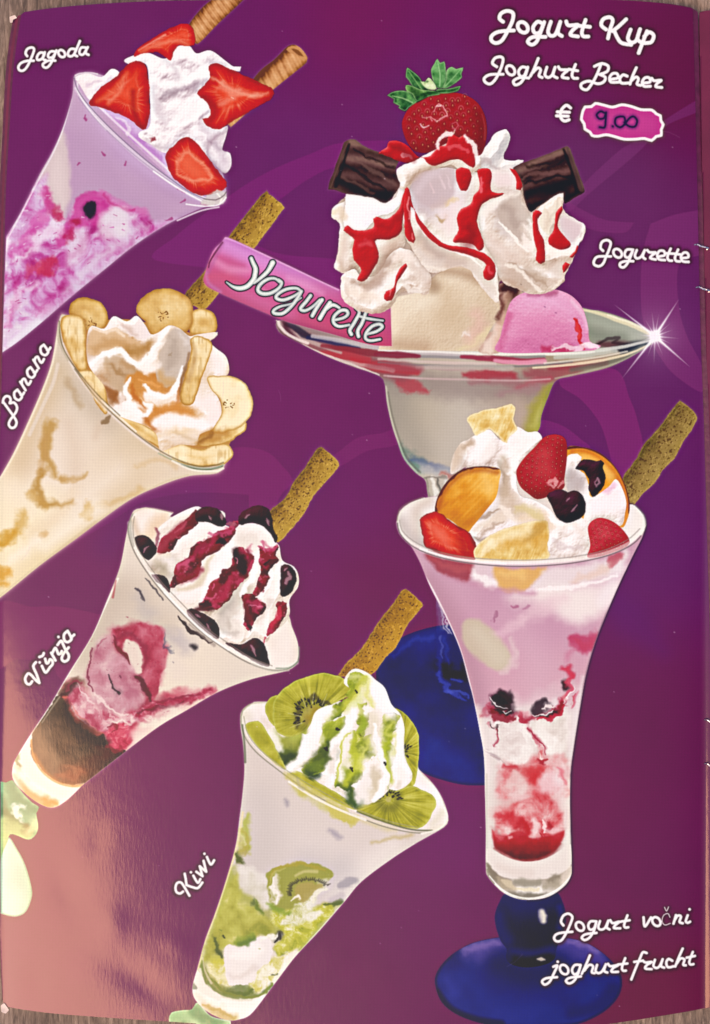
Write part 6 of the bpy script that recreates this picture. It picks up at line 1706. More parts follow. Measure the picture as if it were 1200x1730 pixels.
    with clip(kc):
        SS('J', """fff8f8 12,22,12 8 .95 4 | 715,500 760,570 800,640
fff8f6 8,16,10 7 .9 4 | 320,910 370,860 420,780 440,690 500,640
fffaf8 6,12,8 6 .9 4 | 560,960 545,880 580,780 610,680 625,640
fdf4f0 14,28,14 10 .9 4 | 660,1050 710,990 740,940 700,900
fffaf8 10,18,8 7 .9 4 | 850,980 870,940 840,880 850,800 850,700
fff6f4 6,12,6 6 .85 4 | 710,620 740,700 730,800 760,880 775,940
dcd0b0 10,16 12 .6 4 | 690,620 715,690 700,730
c8b890 8,14 10 .6 4 | 720,960 700,1010
f8f0e4 6,10 6 .85 5 | 600,760 580,830 590,880
3c4c18 10,18,8 8 .75 5 | 440,880 490,840 500,800
2c4020 8,14,6 7 .8 5 | 400,920 430,945 450,940
345020 8,14 7 .7 5 | 600,1020 622,1080
1c1c14 2.5,2 1.8 .95 3 | 630,535 637,540
1c1c14 2.5,2 1.8 .95 3 | 608,905 616,922
1c1c14 2.4,3 1.8 .9 3 | 765,885 775,893
1c1c14 3,3 2 .9 3 | 485,815 495,820
1c1c14 2,2 1.8 .9 3 | 650,745 652,750
1c1c14 2,2 1.8 .9 3 | 540,720 548,724
e8e8a0 4,8 5 .7 5 | 600,470 650,470 690,500
d8dc80 6,10 6 .7 5 | 650,520 640,570 600,610
f8f8e0 4,6 4 .7 5 | 700,600 690,650""")
    with clip(kc): more_kiwi()
    SS('J', """e8dccc 3,5,3.4 3 .6 | 85,650 92,720 130,790 210,870 300,940 400,1010 520,1080 660,1145 820,1195 960,1212 1050,1185
8a8470 1.1 1.5 .75 | 120,600 85,632 78,690 98,760 150,830 240,905 350,985 480,1065 620,1135 780,1195 940,1222 1045,1200 1078,1155
a09a80 .9 1.3 .65 | 92,660 110,740 160,810 250,885 360,960 490,1035 630,1105 790,1165 930,1195
c8bc58 4,9,4 5 .7 5 | 300,955 380,1010 460,1050
d0c468 5,10,5 6 .7 6 | 500,1080 580,1130 630,1160
585c48 1.5,2 2 .7 | 85,700 95,800 98,880
fdf6f0 2 1.8 .8 | 310,975 420,1045 540,1105 680,1160
5a5c40 1.5 1.8 .7 | 640,1120 760,1165 900,1205 1000,1210
fff8f0 1.6 1.6 .8 | 950,1225 1030,1205 1075,1160 1060,1100
c8c0a8 1.4 2 .6 | 200,590 130,598 90,628
b0a888 2,3 3 .5 | 350,960 360,1000 380,1010""")


def paint6():
    S6 = 'fruit_sundae'
    stick('wafer_stick', S6, 'L', '1080,48 1100,42 1152,88 1142,128 1100,190 1070,245 1030,285 1000,332 960,370 920,418! 895,400! 883,322 930,250 965,190 1010,140', (910, 370), (1115, 80), 'brown wafer stick in the fruit sundae on the right', 7, dark='5c4a24', mid='856a38', lite='a08448', hl='b0945a')
    ft = E('blue_foot', S6, 'N', '86,872 92,825 130,772 185,730 250,700 350,680 480,670 600,680 690,700 765,745 822,805 842,855 832,910 795,960 735,1002 650,1034 500,1045! 330,1040! 250,1022 170,990 112,942', 'round blue glass foot at the bottom right')
    halo(ft, '3a2050', 2, .4)
    R = ft['R']; n = fbm(R.X, R.Y, 50, 4, 2)
    bodyfill(ft, ramp(.5 + .22 * n + .0018 * (R.Y - 1660), 0, '16174e', .35, '1c1f62', .6, '242878', 1, '30368f')); rim(ft, '0e0f3a', 3, .7, 1)
    with clip(ft): SS('N', """5a4a9c 14,30,14 18 .7 4 | 210,730 280,715 350,700
8a6cb0 4,8,4 7 .6 4 | 200,735 270,712 340,700
5c48a0 16,30,14 18 .7 4 | 600,700 680,720 760,770
9070b4 3,6,3 6 .6 3 | 610,690 680,705 740,735
2c3090 24,34 30 .5 | 200,850 330,930 480,950
16185a 30,40 34 .6 | 350,830 470,850 600,840
101248 14,24 16 .6 | 330,780 450,830 560,800
14164e 10,16 10 .6 | 640,990 740,960 810,900
3a40a8 6,10 12 .4 | 130,850 160,900
10103a 5,8 4 .8 | 95,900 150,970 250,1015 350,1034
2c3088 14 20 .4 | 640,880 720,900""")
    bl = E('blue_knob', S6, 'N', '372,503 345,540 328,590 333,640 352,695 375,728 372,765 400,792 460,802 530,790 570,765 577,722 606,650 614,595 602,540 575,498 520,525 430,525', 'dark blue glass knob under the tall glass')
    relief(bl, '', base=(40, 30), k=.5, rough=.15, fine=0, bias=.35, seed=3, pal=(0, '0c0a2c', .3, '171446', .5, '221f68', .75, '342f86', 1, '5048a0'), cav=0)
    halo(bl, '3a3070', 1.5, .3)
    with clip(bl): SS('N', """0e0c34 20,34 16 .7 | 370,600 380,680 440,720
1c1a5c 14,22 16 .6 | 420,560 480,540
0a0828 24,36 20 .6 | 470,640 520,680 560,640
2c2878 8,12 10 .5 | 345,590 350,650 370,690
f0e8d8 5.5,7,5 4 .92 1 | 516,578 524,612
8880a0 2,3 4 .5 | 508,575 512,608
2a2670 5,8 7 .6 | 400,735 480,745 560,730
08061e 9,14 7 .9 | 385,775 450,790 540,780
e0d4c4 1.5,3.5,1.5 3 .8 | 500,768 515,768 528,770
34308a 5 7 .6 | 590,560 600,600 590,640
241f5e 6,8 7 .6 | 380,735 380,770""")
    g = E(S6, 'page', 'P', '673,881 677,865 692,852 714,842 735,839! 900,850 1068,853! 1084,868 1090,885 1086,905 1071,935 1055,968 1042,996 1024,1038 1005,1087 990,1140 980,1195 970,1258 964,1305 963,1360 964,1405 966,1462 964,1480 954,1496 932,1512 908,1519 879,1519 854,1510 837,1496 824,1480 821,1466 821,1405 820,1350 818,1280 811,1235 800,1180 792,1150 778,1098 755,1045 728,993 709,948 692,918 676,895', 'tall upright glass of fruit sundae on the right')
    halo(g, 'd0b8c8', 1.5, .35)
    R = g['R']; X, Y = R.X, R.Y; n = fbm(X, Y, 50, 4, 3)
    put(R, .6 * np.exp(-((g['sd'] - 1.5) / 2.2) ** 2) * (X > 890), '3a2440')
    bodyfill(g, ramp((Y - 960) / 550 + .05 * n, 0, 'cc9fb4', .2, 'cf9fb4', .38, 'd4a4b4', .45, 'e4d4d4', .6, 'e0d2cc', .8, 'e6d8d4', 1, 'e8e0da'))
    with clip(g):
        SS('M', """b8899c 16,26,18 20 .7 | 220,60 330,260 400,460 440,600
d8b0c0 24,30 30 .5 | 600,200 700,400 700,520
c490ac 30 40 .4 | 500,130 640,180 760,260
F ccbba6 5 .95 3 20 | 365,255 390,228 440,228 500,270 545,320 580,370 585,415 555,450 500,440 440,400 390,350 368,300
d8ccb8 10,18 14 .6 | 430,280 480,330 530,390
e0c4c8 4,6,3 5 .7 4 | 540,460 590,430 600,370 590,310
F f0e0e0 14 .9 6 24 | 760,90 900,70 1060,60 1030,150 980,200 900,240 820,230 780,170 700,130
f4e8e4 18,26 20 .7 5 | 620,110 760,120 900,160
e8c8d0 8,14,8 14 .6 5 | 640,230 740,160 820,140
e4c0cc 5,10,4 8 .6 5 | 520,290 600,250 650,220
a85c80 1.6,3 2.5 .7 4 | 590,170 605,168
a06080 2,4 3 .6 5 | 500,225 515,205
b07090 1.5,3 3 .6 4 | 630,185 660,170
b8305a 8,14,10,4 6 .75 6 16 | 850,320 880,325 920,330 960,290
c04464 5,9,4 5 .8 6 | 860,310 900,345 940,320
c03c5c 4,8,4 5 .75 6 | 815,430 840,450 840,500
c87090 4,7,4 8 .5 6 | 860,360 840,400
302028 4,6 3.5 .85 4 | 818,505 824,515
cc3a58 2,4,2 3 .7 5 | 850,500 830,560 820,590
d0607c 2,3 3 .7 5 | 880,540 855,600
5c2c44 8,14,8 5 .9 4 | 505,570 535,580 560,590
2a1824 14,18 6 .9 5 | 530,580 550,590
3a1c2c 8,16,8 5 .85 5 | 520,630 560,640 590,640
a82c48 5,10,6 4 .8 7 | 490,620 530,650 590,660
b83c54 3,6,3 3 .8 7 | 490,680 515,700 510,780
9c2840 3,6,4 4 .85 7 | 600,640 640,670 680,660
2c1c28 8,16,8 5 .85 5 | 700,630 730,620 760,630
b02440 5,10,5 4 .85 7 | 700,660 760,640 800,620 820,580
e8d8dc 4,7 4 .7 6 | 740,620 770,590
7a3040 3,5 3.5 .7 7 | 770,610 790,640
F eee2e0 8 .95 7 20 | 470,740 500,700 560,660 620,690 650,720 640,800 600,860 560,850 500,820
F f0e6e2 8 .95 7 20 | 680,690 760,680 850,640 850,720 830,800 760,830 720,800 690,740
F e6dad6 8 .9 4 20 | 430,620 480,680 500,760 480,820 540,860 560,960 540,1043 470,1043 465,850
b03c50 3,5,2 3.5 .75 6 | 640,670 690,740 740,790
c05068 2,4 3.5 .7 6 | 560,660 580,680 620,660
d88088 5,9,5 6 .7 6 | 700,800 730,820 760,860
c83c44 6,9 4 .8 5 | 710,820 735,850
F d06a74 14 .8 10 24 | 560,870 640,880 700,850 760,860 810,840 830,900 800,980 780,1043 560,1043 540,960
d0484c 10,18,10 14 .7 8 | 570,880 660,900 740,870 800,850
ecd8d4 16,26,16 18 .75 7 | 580,960 620,980 600,1020
e8cccc 14,20 16 .6 7 | 760,920 790,980
f4e8e8 3,5 4 .6 4 | 480,815 520,835 545,870
8c7078 2,3 3 .4 | 470,800 530,840
fbf0f4 1.8 1.8 .75 | 180,0 235,90 300,220 355,350 398,500 430,640 455,760
e8dce0 3,5 5 .6 | 900,480 870,640 850,780 838,900
7a6070 1.4 2 .5 | 1085,20 1050,95 1000,205 952,330 912,470 887,620 862,780 846,900 840,1043
f0e4e8 6,9 8 .6 | 445,700 470,860 478,1043""")
        SS('N', """F d88890 16 .75 10 24 | 380,20 500,0 610,0 620,100 615,230 500,200 400,160 340,160 345,60
e0c4c0 22,34 20 .8 7 | 420,40 400,110 380,140
e4ccca 20,30 18 .75 7 | 560,30 580,110 560,160
cc4850 12,22,14 14 .8 8 | 520,10 500,70 470,120 440,150
d85058 12,20 14 .7 8 | 350,180 400,180 460,190
e0a0a4 10,16 12 .7 7 | 560,200 540,150 600,190
ecd0d4 8,16,8 10 .8 5 | 480,220 510,240 560,230
F 9c1c28 6 .95 4 16 | 318,240 345,265 420,285 500,290 560,270 605,235 596,290 560,330 500,355 450,362 390,352 340,322
7c1018 6,14,10 8 .85 4 | 345,310 420,345 500,345 570,305
c03440 6,12,6 8 .7 5 | 350,280 430,300 520,290 590,255
e8606c 4,7 5 .6 5 | 370,260 380,275
f4c0c4 2,4,2 3 .8 4 | 525,200 530,235 540,250
e4dad4 12,16 12 .7 | 305,60 305,200 310,320
ece4de 12,14 10 .7 | 620,60 622,200 618,320
F e8e0d8 5 .95 | 298,300 320,330 370,362 450,378 540,368 600,330 632,290 634,400 600,430 540,450 460,455 380,440 320,410 298,380
fdf8f4 8,12 8 .7 | 350,400 440,420 540,405
8c7c6c 10,18,10 8 .8 5 | 300,400 325,435 370,465
b8a898 12,18,12 10 .7 5 | 560,465 600,440 630,400
a89888 8,14,8 8 .7 4 | 370,480 440,460 540,455
dcd4cc 8,14,8 8 .8 4 | 420,490 480,500 540,480
fbf6f0 4,8,4 4 .85 4 | 420,480 470,490 520,480
6c6058 3,5,3 4 .6 4 | 400,505 470,518 540,505
c0b0a0 3,5 4 .7 4 | 340,470 390,500
9c4c4c 2,2 2.5 .6 | 325,320 380,355 450,365 530,350 592,300
d0c8c0 1.6 2 .7 | 294,20 294,200 295,400
6a5860 1.6 2 .6 | 635,20 635,200 637,400
5c5048 3,5,3 4 .5 4 | 600,440 625,415
f0ece8 2 2 .8 | 330,466 372,500 430,522 500,522 560,500 608,466 634,425""")
    with clip(g): more_fruit_glass()
    ins = E('whipped_cream', S6, 'L', '70,470 80,435 112,408 160,390 210,384! 920,412! 950,440 962,475 955,510 900,560 780,603 650,622 500,628 350,620 200,592 110,548 75,510', 'cream filling inside the wide rim')
    bodyfill(ins, ramp(.6 + .25 * fbm(ins['R'].X, ins['R'].Y, 30, 3, 4), 0, 'c8b8b4', .5, 'ece2de', 1, 'fbf4f2'))
    with clip(ins): SS('L', 'b0a09c 8,12 12 .5 | 80,470 110,520 170,560\nf8f0ea 8,12 10 .6 | 900,450 940,480 920,520\nd0bcae 8,12 12 .6 | 180,400 140,430 150,500')
    pn = lambda po, l, s: (lambda e: (bodyfill(e, ramp(.5 + .3 * fbm(e['R'].X, e['R'].Y, 15, 4, s) + .12 * ns((e['R'].X + e['R'].Y * .4) / 2.2, e['R'].Y / 9), 0, 'cc9a48', .35, 'e2bc6c', .6, 'f0d898', .85, 'f8eac0', 1, 'fff6e0')), rim(e, 'fbf0d0', 2, .6, 1), e)[-1])(E('pineapple_piece', S6, 'L', po, l, warp=1.5, seed=s))
    F('L', '300,300 480,180 600,180 690,250 720,400 700,500 560,560 400,500 330,500', 'e4d6d0', 3, 1)
    kwp = dict(pal=(0, '7c6258', .2, 'ab8f80', .36, 'd0bab0', .5, 'e8dad4', .64, 'f8eeec', .8, 'fef8f8', 1, 'ffffff'), k=.85, bias=.66, rough=.6, fine=.4, rs=10, base=(9, 7))
    rp = E('peach_slice', S6, 'L', '682,208 740,205 800,225 850,268 885,325 905,385 908,430 900,465 885,495 862,490 750,470 700,400 680,300', 'curved peach slice on the right with dark skin')
    bodyfill(rp, ramp(.5 + .3 * fbm(rp['R'].X, rp['R'].Y, 16, 3, 2), 0, 'c87818', .5, 'e69a2c', 1, 'f4c060'))
    with clip(rp): SS('L', '4a1c2c 2.4,3 2.5 .9 | 684,208 740,204 802,226 855,270 890,330 908,392 910,440\nc8641c 3,4 4 .7 | 700,218 770,226 840,280 880,350 896,420\nf4c878 5,8 7 .6 | 720,235 790,262 840,310')
    c1 = E('whipped_cream', S6, 'L', '298,188 320,180 350,160 400,140 445,178 495,130 540,150 575,148 592,180 545,228 505,290 500,345 515,382 560,395 620,430 652,470 700,452 752,470 770,500 768,560 752,602 700,608 560,600 345,600 330,540 320,480 400,420 435,300 380,272 310,278 262,302 268,240', 'whipped cream piled between the fruit')
    relief(c1, """8 10,14 s | 300,190 320,230 300,280
8 12,18 s | 380,150 400,220 370,260
9 12,16 s | 480,150 520,200 450,260 450,330
8 12,14 s | 580,175 530,220 500,280
7 10 s | 520,385 600,420 650,480 620,560
-8 16 | 440,230 420,260
-8 14 | 470,330 490,420
6 12 s | 440,430 400,470 350,520
8 12 | 680,480 720,520 700,570""", 'L', seed=21, **kwp)
    with clip(c1): SS('L', """d4c0b8 6 4 .1 | 400,300 410,310
c8ac90 10,18,10 12 .6 4 | 440,350 470,400 510,440
e4c090 8,14 12 .5 4 | 520,470 580,460 610,480
fffaf8 6,12,6 7 .85 5 | 350,180 400,170 380,240
fff8f6 8,14 8 .8 5 | 470,180 530,170 510,230
b8a090 10 12 .5 4 | 280,220 300,270
d8c8c0 8,12 10 .6 4 | 360,450 420,440""")
    more_fruit_cream(c1)
    c2 = E('whipped_cream', S6, 'L', '678,245 720,228 735,240 725,285 745,300 760,340 770,385 830,350 858,320 880,350 896,400 892,440 875,490 800,470 765,480 742,470 748,420 730,380 700,372 680,350', 'whipped cream in front of the peach slice')
    relief(c2, '7 10 s | 690,250 720,260 735,310\n-8 14 | 700,330 720,350\n7 12 s | 760,400 820,370 870,350\n5 14 | 800,430 860,430', 'L', seed=22, **kwp)
    with clip(c2): SS('L', 'b0a0a0 12,18 10 .7 4 | 690,310 715,330 705,360\nfff4f8 14,24 14 .85 5 | 780,420 840,400 870,380\ne8a8c0 4,8,4 6 .6 6 | 800,360 830,350 850,345')
    pn('320,100 378,70 430,62 482,50 495,62 490,105 500,140 470,168 465,190 435,170 400,138 375,150 348,162 335,130', 'pineapple piece on top of the cream', 1)
    pc = E('peach_slice', S6, 'L', '204,440 212,390 245,332 300,287 370,274 438,284 436,330 425,385 395,425 340,492 318,512 262,470 220,452', 'peach slice with dark red skin at the left')
    R = pc['R']
    bodyfill(pc, ramp(.45 + .12 * fbm(R.X, R.Y, 20, 4, 2) + .004 * (R.X - 780) - .003 * (R.Y - 840) + .1 * ns((R.X + R.Y) / 5, (R.X - R.Y) / 20), 0, 'c06a10', .3, 'd88820', .55, 'e8a438', .8, 'f2bc58', 1, 'fad890'))
    with clip(pc): SS('L', '4c1c2a 3,4,2 3 .9 2 | 204,440 212,390 245,332 300,287 370,274 438,284\n9c4020 3,4 5 .5 | 216,430 226,390 258,342 308,300 370,288 430,296\nb86818 6,10 10 .5 | 280,470 330,480 390,420\nf8d080 6,10 10 .5 | 380,310 400,350')
    sl = slice_('strawberry_slice', S6, 'L', '150,470 170,450 212,440 268,478 330,518 352,558 348,612 270,602 172,568 160,520', 'cut strawberry at the left rim', seed=15, core=(230, 520), a='8c120e')
    with clip(sl): SS('L', 'e8705c 4,8,4 7 .6 4 | 180,480 220,520 260,570\n9c140e 8,12 10 .5 | 300,540 320,590')
    p2 = pn('345,582 368,548 430,512 520,482 600,470 618,500 612,560 618,600 560,618 400,615 350,608', 'large pineapple piece at the front rim', 2)
    with clip(p2): SS('L', 'd8a040 8,14 10 .6 4 | 440,560 520,540 600,545\nfbecc8 6,12 10 .6 4 | 380,560 440,530 540,500\nb88838 4,8 7 .5 4 | 540,540 580,500 600,480\nfff4d8 4,8 6 .6 5 | 360,590 400,560')
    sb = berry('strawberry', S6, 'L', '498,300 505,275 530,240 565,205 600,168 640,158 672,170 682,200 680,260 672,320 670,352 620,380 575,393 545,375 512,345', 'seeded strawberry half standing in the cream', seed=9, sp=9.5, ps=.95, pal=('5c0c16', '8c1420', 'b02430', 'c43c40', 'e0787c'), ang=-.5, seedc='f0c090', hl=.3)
    with clip(sb): SS('L', 'f4c0c0 2,3 2.5 .7 5 | 615,330 630,322 640,332 630,345 618,338\nf0b0b0 2,3 2 .6 5 | 650,345 662,335\nd04c50 10,16 14 .4 | 600,230 610,290\n7c1018 6,10 10 .5 | 560,380 620,372')
    B = ('140a14', '2e1224', '4c1c34', '70304c', 'a87088')
    cherry(S6, 'L', '712,282 742,250 790,255 805,250 817,262 812,280 822,315 805,362 775,385 762,360 760,320 740,292', 'dark blueberry at the upper right', 31, [('780,330 795,318 800,335 788,345 782,332', 4)], 'blueberry', B)
    cherry(S6, 'L', '610,378 640,360 668,358 684,368 704,362 732,372 748,405 744,445 716,470 676,478 645,458 626,420', 'dark blueberry in the middle of the cream', 32, [('700,440 715,415', 4), ('680,400 690,388', 3)], 'blueberry', B)
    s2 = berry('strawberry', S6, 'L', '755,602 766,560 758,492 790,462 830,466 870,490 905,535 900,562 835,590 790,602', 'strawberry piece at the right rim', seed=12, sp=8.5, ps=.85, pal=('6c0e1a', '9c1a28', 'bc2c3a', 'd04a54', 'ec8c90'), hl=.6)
    # rim, and what shows through the glass below it
    with clip(g): SS('L', """F 9c3a48 5 .85 3 12 | 170,592 240,605 340,622 338,665 320,690 270,680 215,655
c05a60 3,6 5 .5 4 | 190,610 250,640 320,650
F e8d4d8 6 .8 4 14 | 345,630 420,640 440,700 400,715 340,690
fbf4f4 6,10 5 .8 6 | 350,670 390,685 410,700
F e2b064 5 .9 3 14 | 415,640 500,645 605,640 590,670 560,700 520,725 460,722 430,700
f0c880 4,8 6 .6 4 | 440,660 520,665
F eee2e2 8 .85 4 14 | 610,645 740,630 860,600 900,580 870,660 800,690 700,710 560,722 580,680
F b84858 4 .75 3 10 | 835,600 885,590 870,620 840,640
e8c8b8 4,8 6 .6 5 | 700,690 760,670 830,640
fdf4f4 2,4,2 3 .8 3 | 530,722 640,718 760,700 860,670
c890a8 3,5 6 .6 3 | 230,675 330,700 430,720 560,732
f8f0f4 10,14 10 .5 | 880,640 850,700 820,760""")
    SS('L', """fbf2ee 3,5,5,3 3 .6 | 70,480 80,515 120,555 190,588 300,612 430,624 560,625 700,614 820,590 910,550 955,505
6c5c60 1.1 1.5 .7 | 68,478 76,515 115,558 190,594 300,620 430,634 560,635 700,624 825,598 915,558 960,510 966,480
a09490 1 1.4 .6 | 76,470 84,505 124,543 195,576 300,600 430,612 560,613 700,602 815,578 900,540 945,500
a4505c 1.5,2 2 .6 | 180,580 260,600 340,614
fffdfa 1.6 1.5 .85 | 150,572 240,600 340,616 460,626
e8e0d8 1.6 1.8 .8 | 68,475 78,438 112,410 165,390
8a8070 1 1.6 .6 | 66,470 74,432 110,404 160,386
f4f0ea 2 1.8 .85 | 925,418 955,450 964,485 950,520
7a7078 1.2 1.6 .6 | 930,414 962,450 968,485""")
# ---------------------------------------------------------------- draw the print
paint_ground(); swirls()
paint1(); paint2(); paint3(); paint4(); paint5(); paint6(); letters(); sparkle()
_r = np.random.default_rng(3)
for _ in range(70):      # scuffs and pin marks of handling
    _x, _y = _r.uniform(20, 1180), _r.uniform(20, 1700)
    if _r.random() < .75: S('P', '%g,%g %g,%g' % (_x, _y, _x + 1, _y + .5), _r.uniform(.4, .9), 'd8c0d0', 1.2, _r.uniform(.2, .5))
    else:
        _a = _r.uniform(0, 3.1); _l = _r.uniform(8, 40)
        S('P', '%g,%g %g,%g %g,%g' % (_x, _y, _x + _l * .5 * np.cos(_a), _y + _l * .5 * np.sin(_a), _x + _l * np.cos(_a + .15), _y + _l * np.sin(_a + .15)), .35, 'c8a8c0', 1.3, _r.uniform(.12, .3))
C[:] = np.clip(C + .42 * (C - blur(C, 1)) + .20 * (C - blur(C, 7)), 0, 1)      # the print's own sharpening
yy, xx = np.mgrid[0:H, 0:W].astype(np.float32)
C *= (1 + .012 * (np.sin(xx * 1.21 + yy * .03) + np.sin(yy * 1.21 - xx * .03)) + .012 * ns(xx / 1.3, yy / 1.3))[..., None]      # raster of the offset print


def to_lin(c): return np.where(c <= .04045, c / 12.92, ((c + .055) / 1.055) ** 2.4)
def to_srgb(c): return np.where(c <= .0031308, c * 12.92, 1.055 * np.clip(c, 0, None) ** (1 / 2.4) - .055)


INK = (np.array([.69, .85, .83]), np.array([.011, .013, .016]))
alb = np.clip(to_lin(np.clip(C, 0, 1)) * INK[0] - INK[1], .0015, .86)
img = bpy.data.images.new('menu_print', W, H, alpha=False)
px = np.ones((H, W, 4), np.float32); px[..., :3] = to_srgb(alb)[::-1]
img.pixels.foreach_set(px.ravel()); img.update(); img.pack()


# ---------------------------------------------------------------- materials
def mat(name):
    m = bpy.data.materials.new(name); m.use_nodes = True
    return m, m.node_tree.nodes, m.node_tree.links, m.node_tree.nodes['Principled BSDF']


def print_material():
    m, N, Lk, B = mat('glossy_printed_paper')
    uv = N.new('ShaderNodeUVMap'); uv.uv_map = 'page'
    t = N.new('ShaderNodeTexImage'); t.image = img; t.extension = 'EXTEND'; t.interpolation = 'Cubic'
    Lk.new(uv.outputs[0], t.inputs[0])
    geo = N.new('ShaderNodeNewGeometry')
    mp = N.new('ShaderNodeMapping'); mp.inputs['Rotation'].default_value = (0, 0, math.radians(12)); mp.inputs['Scale'].default_value = (1500, 330, 900); Lk.new(geo.outputs['Position'], mp.inputs[0])
    fib = N.new('ShaderNodeTexNoise'); fib.inputs['Scale'].default_value = 1.0; fib.inputs['Detail'].default_value = 4; Lk.new(mp.outputs[0], fib.inputs[0])
    g = N.new('ShaderNodeTexNoise'); g.inputs['Scale'].default_value = 4200; g.inputs['Detail'].default_value = 2; Lk.new(geo.outputs['Position'], g.inputs[0])
    big = N.new('ShaderNodeTexNoise'); big.inputs['Scale'].default_value = 90; big.inputs['Detail'].default_value = 3; Lk.new(geo.outputs['Position'], big.inputs[0])
    # fine speckle of the raster print
    mr = N.new('ShaderNodeMapRange'); mr.inputs['To Min'].default_value = .93; mr.inputs['To Max'].default_value = 1.07; Lk.new(g.outputs[0], mr.inputs[0])
    mx = N.new('ShaderNodeMix'); mx.data_type = 'RGBA'; mx.blend_type = 'MULTIPLY'; mx.inputs[0].default_value = 1
    Lk.new(t.outputs[0], mx.inputs[6]); Lk.new(mr.outputs[0], mx.inputs[7]); Lk.new(mx.outputs[2], B.inputs['Base Color'])
    b1 = N.new('ShaderNodeBump'); b1.inputs['Strength'].default_value = .5; b1.inputs['Distance'].default_value = .000014; Lk.new(fib.outputs[0], b1.inputs['Height'])
    b2 = N.new('ShaderNodeBump'); b2.inputs['Strength'].default_value = .5; b2.inputs['Distance'].default_value = .00005; Lk.new(big.outputs[0], b2.inputs['Height']); Lk.new(b2.outputs[0], b1.inputs['Normal'])
    Lk.new(b1.outputs[0], B.inputs['Normal'])
    B.inputs['Roughness'].default_value = .085; B.inputs['IOR'].default_value = 1.45; B.inputs['Specular IOR Level'].default_value = .32
    return m


def plain(name, col, rough=.6, metal=0., nz=300, amp=.25, bump=.0001):
    m, N, Lk, B = mat(name)
    geo = N.new('ShaderNodeNewGeometry'); n = N.new('ShaderNodeTexNoise'); n.inputs['Scale'].default_value = nz; n.inputs['Detail'].default_value = 5; Lk.new(geo.outputs['Position'], n.inputs[0])
    r = N.new('ShaderNodeValToRGB'); r.color_ramp.elements[0].color = (*[c * (1 - amp) for c in col], 1); r.color_ramp.elements[1].color = (*[min(1, c * (1 + amp)) for c in col], 1)
    r.color_ramp.elements[0].position = .3; r.color_ramp.elements[1].position = .7
    Lk.new(n.outputs[0], r.inputs[0]); Lk.new(r.outputs[0], B.inputs['Base Color'])
    b = N.new('ShaderNodeBump'); b.inputs['Distance'].default_value = bump; Lk.new(n.outputs[0], b.inputs['Height']); Lk.new(b.outputs[0], B.inputs['Normal'])
    B.inputs['Specular IOR Level'].default_value = .3; B.inputs['Roughness'].default_value = rough; B.inputs['Metallic'].default_value = metal
    return m


def wood(name, c0, c1, c2, rot, sx=900, sy=70):
    m, N, Lk, B = mat(name)
    geo = N.new('ShaderNodeNewGeometry'); mp = N.new('ShaderNodeMapping'); mp.inputs['Rotation'].default_value = (0, 0, rot); mp.inputs['Scale'].default_value = (sx, sy, 300)
    Lk.new(geo.outputs['Position'], mp.inputs[0])
    n = N.new('ShaderNodeTexNoise'); n.inputs['Scale'].default_value = 1; n.inputs['Detail'].default_value = 8; n.inputs['Roughness'].default_value = .65; n.inputs['Distortion'].default_value = .6; Lk.new(mp.outputs[0], n.inputs[0])
    n2 = N.new('ShaderNodeTexNoise'); n2.inputs['Scale'].default_value = 60; n2.inputs['Detail'].default_value = 3; Lk.new(geo.outputs['Position'], n2.inputs[0])
    ad = N.new('ShaderNodeMath'); ad.operation = 'MULTIPLY_ADD'; Lk.new(n2.outputs[0], ad.inputs[0]); ad.inputs[1].default_value = .35; Lk.new(n.outputs[0], ad.inputs[2])
    r = N.new('ShaderNodeValToRGB'); e = r.color_ramp.elements
    e[0].position = .52; e[0].color = (*c0, 1); e[1].position = .85; e[1].color = (*c2, 1); q = e.new(.68); q.color = (*c1, 1)
    Lk.new(ad.outputs[0], r.inputs[0]); Lk.new(r.outputs[0], B.inputs['Base Color'])
    b = N.new('ShaderNodeBump'); b.inputs['Distance'].default_value = .0006; b.inputs['Strength'].default_value = .8; Lk.new(n.outputs[0], b.inputs['Height']); Lk.new(b.outputs[0], B.inputs['Normal'])
    B.inputs['Roughness'].default_value = .55
    return m


PRINT = print_material()
EDGE = plain('worn_paper_edge', (.66, .60, .52), .8)
SHEET = plain('printed_sheet_edge', (.075, .010, .045), .35, nz=500)
MAGENTA = plain('magenta_sheet', (.105, .008, .040), .4, nz=60, amp=.18)
STEEL = plain('staple_steel', (.62, .62, .64), .25, 1., nz=2500)

# ---------------------------------------------------------------- shape of the page
DENTS = [(112, 1505, 30, 58, -.35, -1.0), (232, 1655, 66, 28, .5, -1.0), (60, 1660, 22, 40, 0, -.55), (300, 1600, 30, 22, .3, .5), (60, 1040, 24, 50, .2, .5), (165, 1420, 20, 34, .3, -.3),
         (40, 1330, 20, 44, 0, .5), (190, 1560, 26, 30, .2, .6), (1120, 300, 26, 120, .1, .8), (1090, 150, 24, 70, .1, -.6), (620, 980, 70, 26, .1, .3), (560, 1620, 36, 26, -.4, .4)]


def height(x, y):
    """height of the sheet in metres over the drawing's x, y: a slight roll, the dip into the fold and small dents"""
    z = .0006 * np.sin(x / 300.) * np.cos(y / 420.) + .0003 * np.sin(x / 130. + y / 210.)
    z = z - .0010 * np.exp(-np.abs(1188 - x) / 26.) - .0003 * np.exp(-np.abs(x - 6) / 24.)
    for cx, cy, sx, sy, t, a in DENTS:
        u = (x - cx) * np.cos(t) + (y - cy) * np.sin(t); v = -(x - cx) * np.sin(t) + (y - cy) * np.cos(t)
        z = z + a * .00008 * np.exp(-(u / sx) ** 2 - (v / sy) ** 2)
    return z


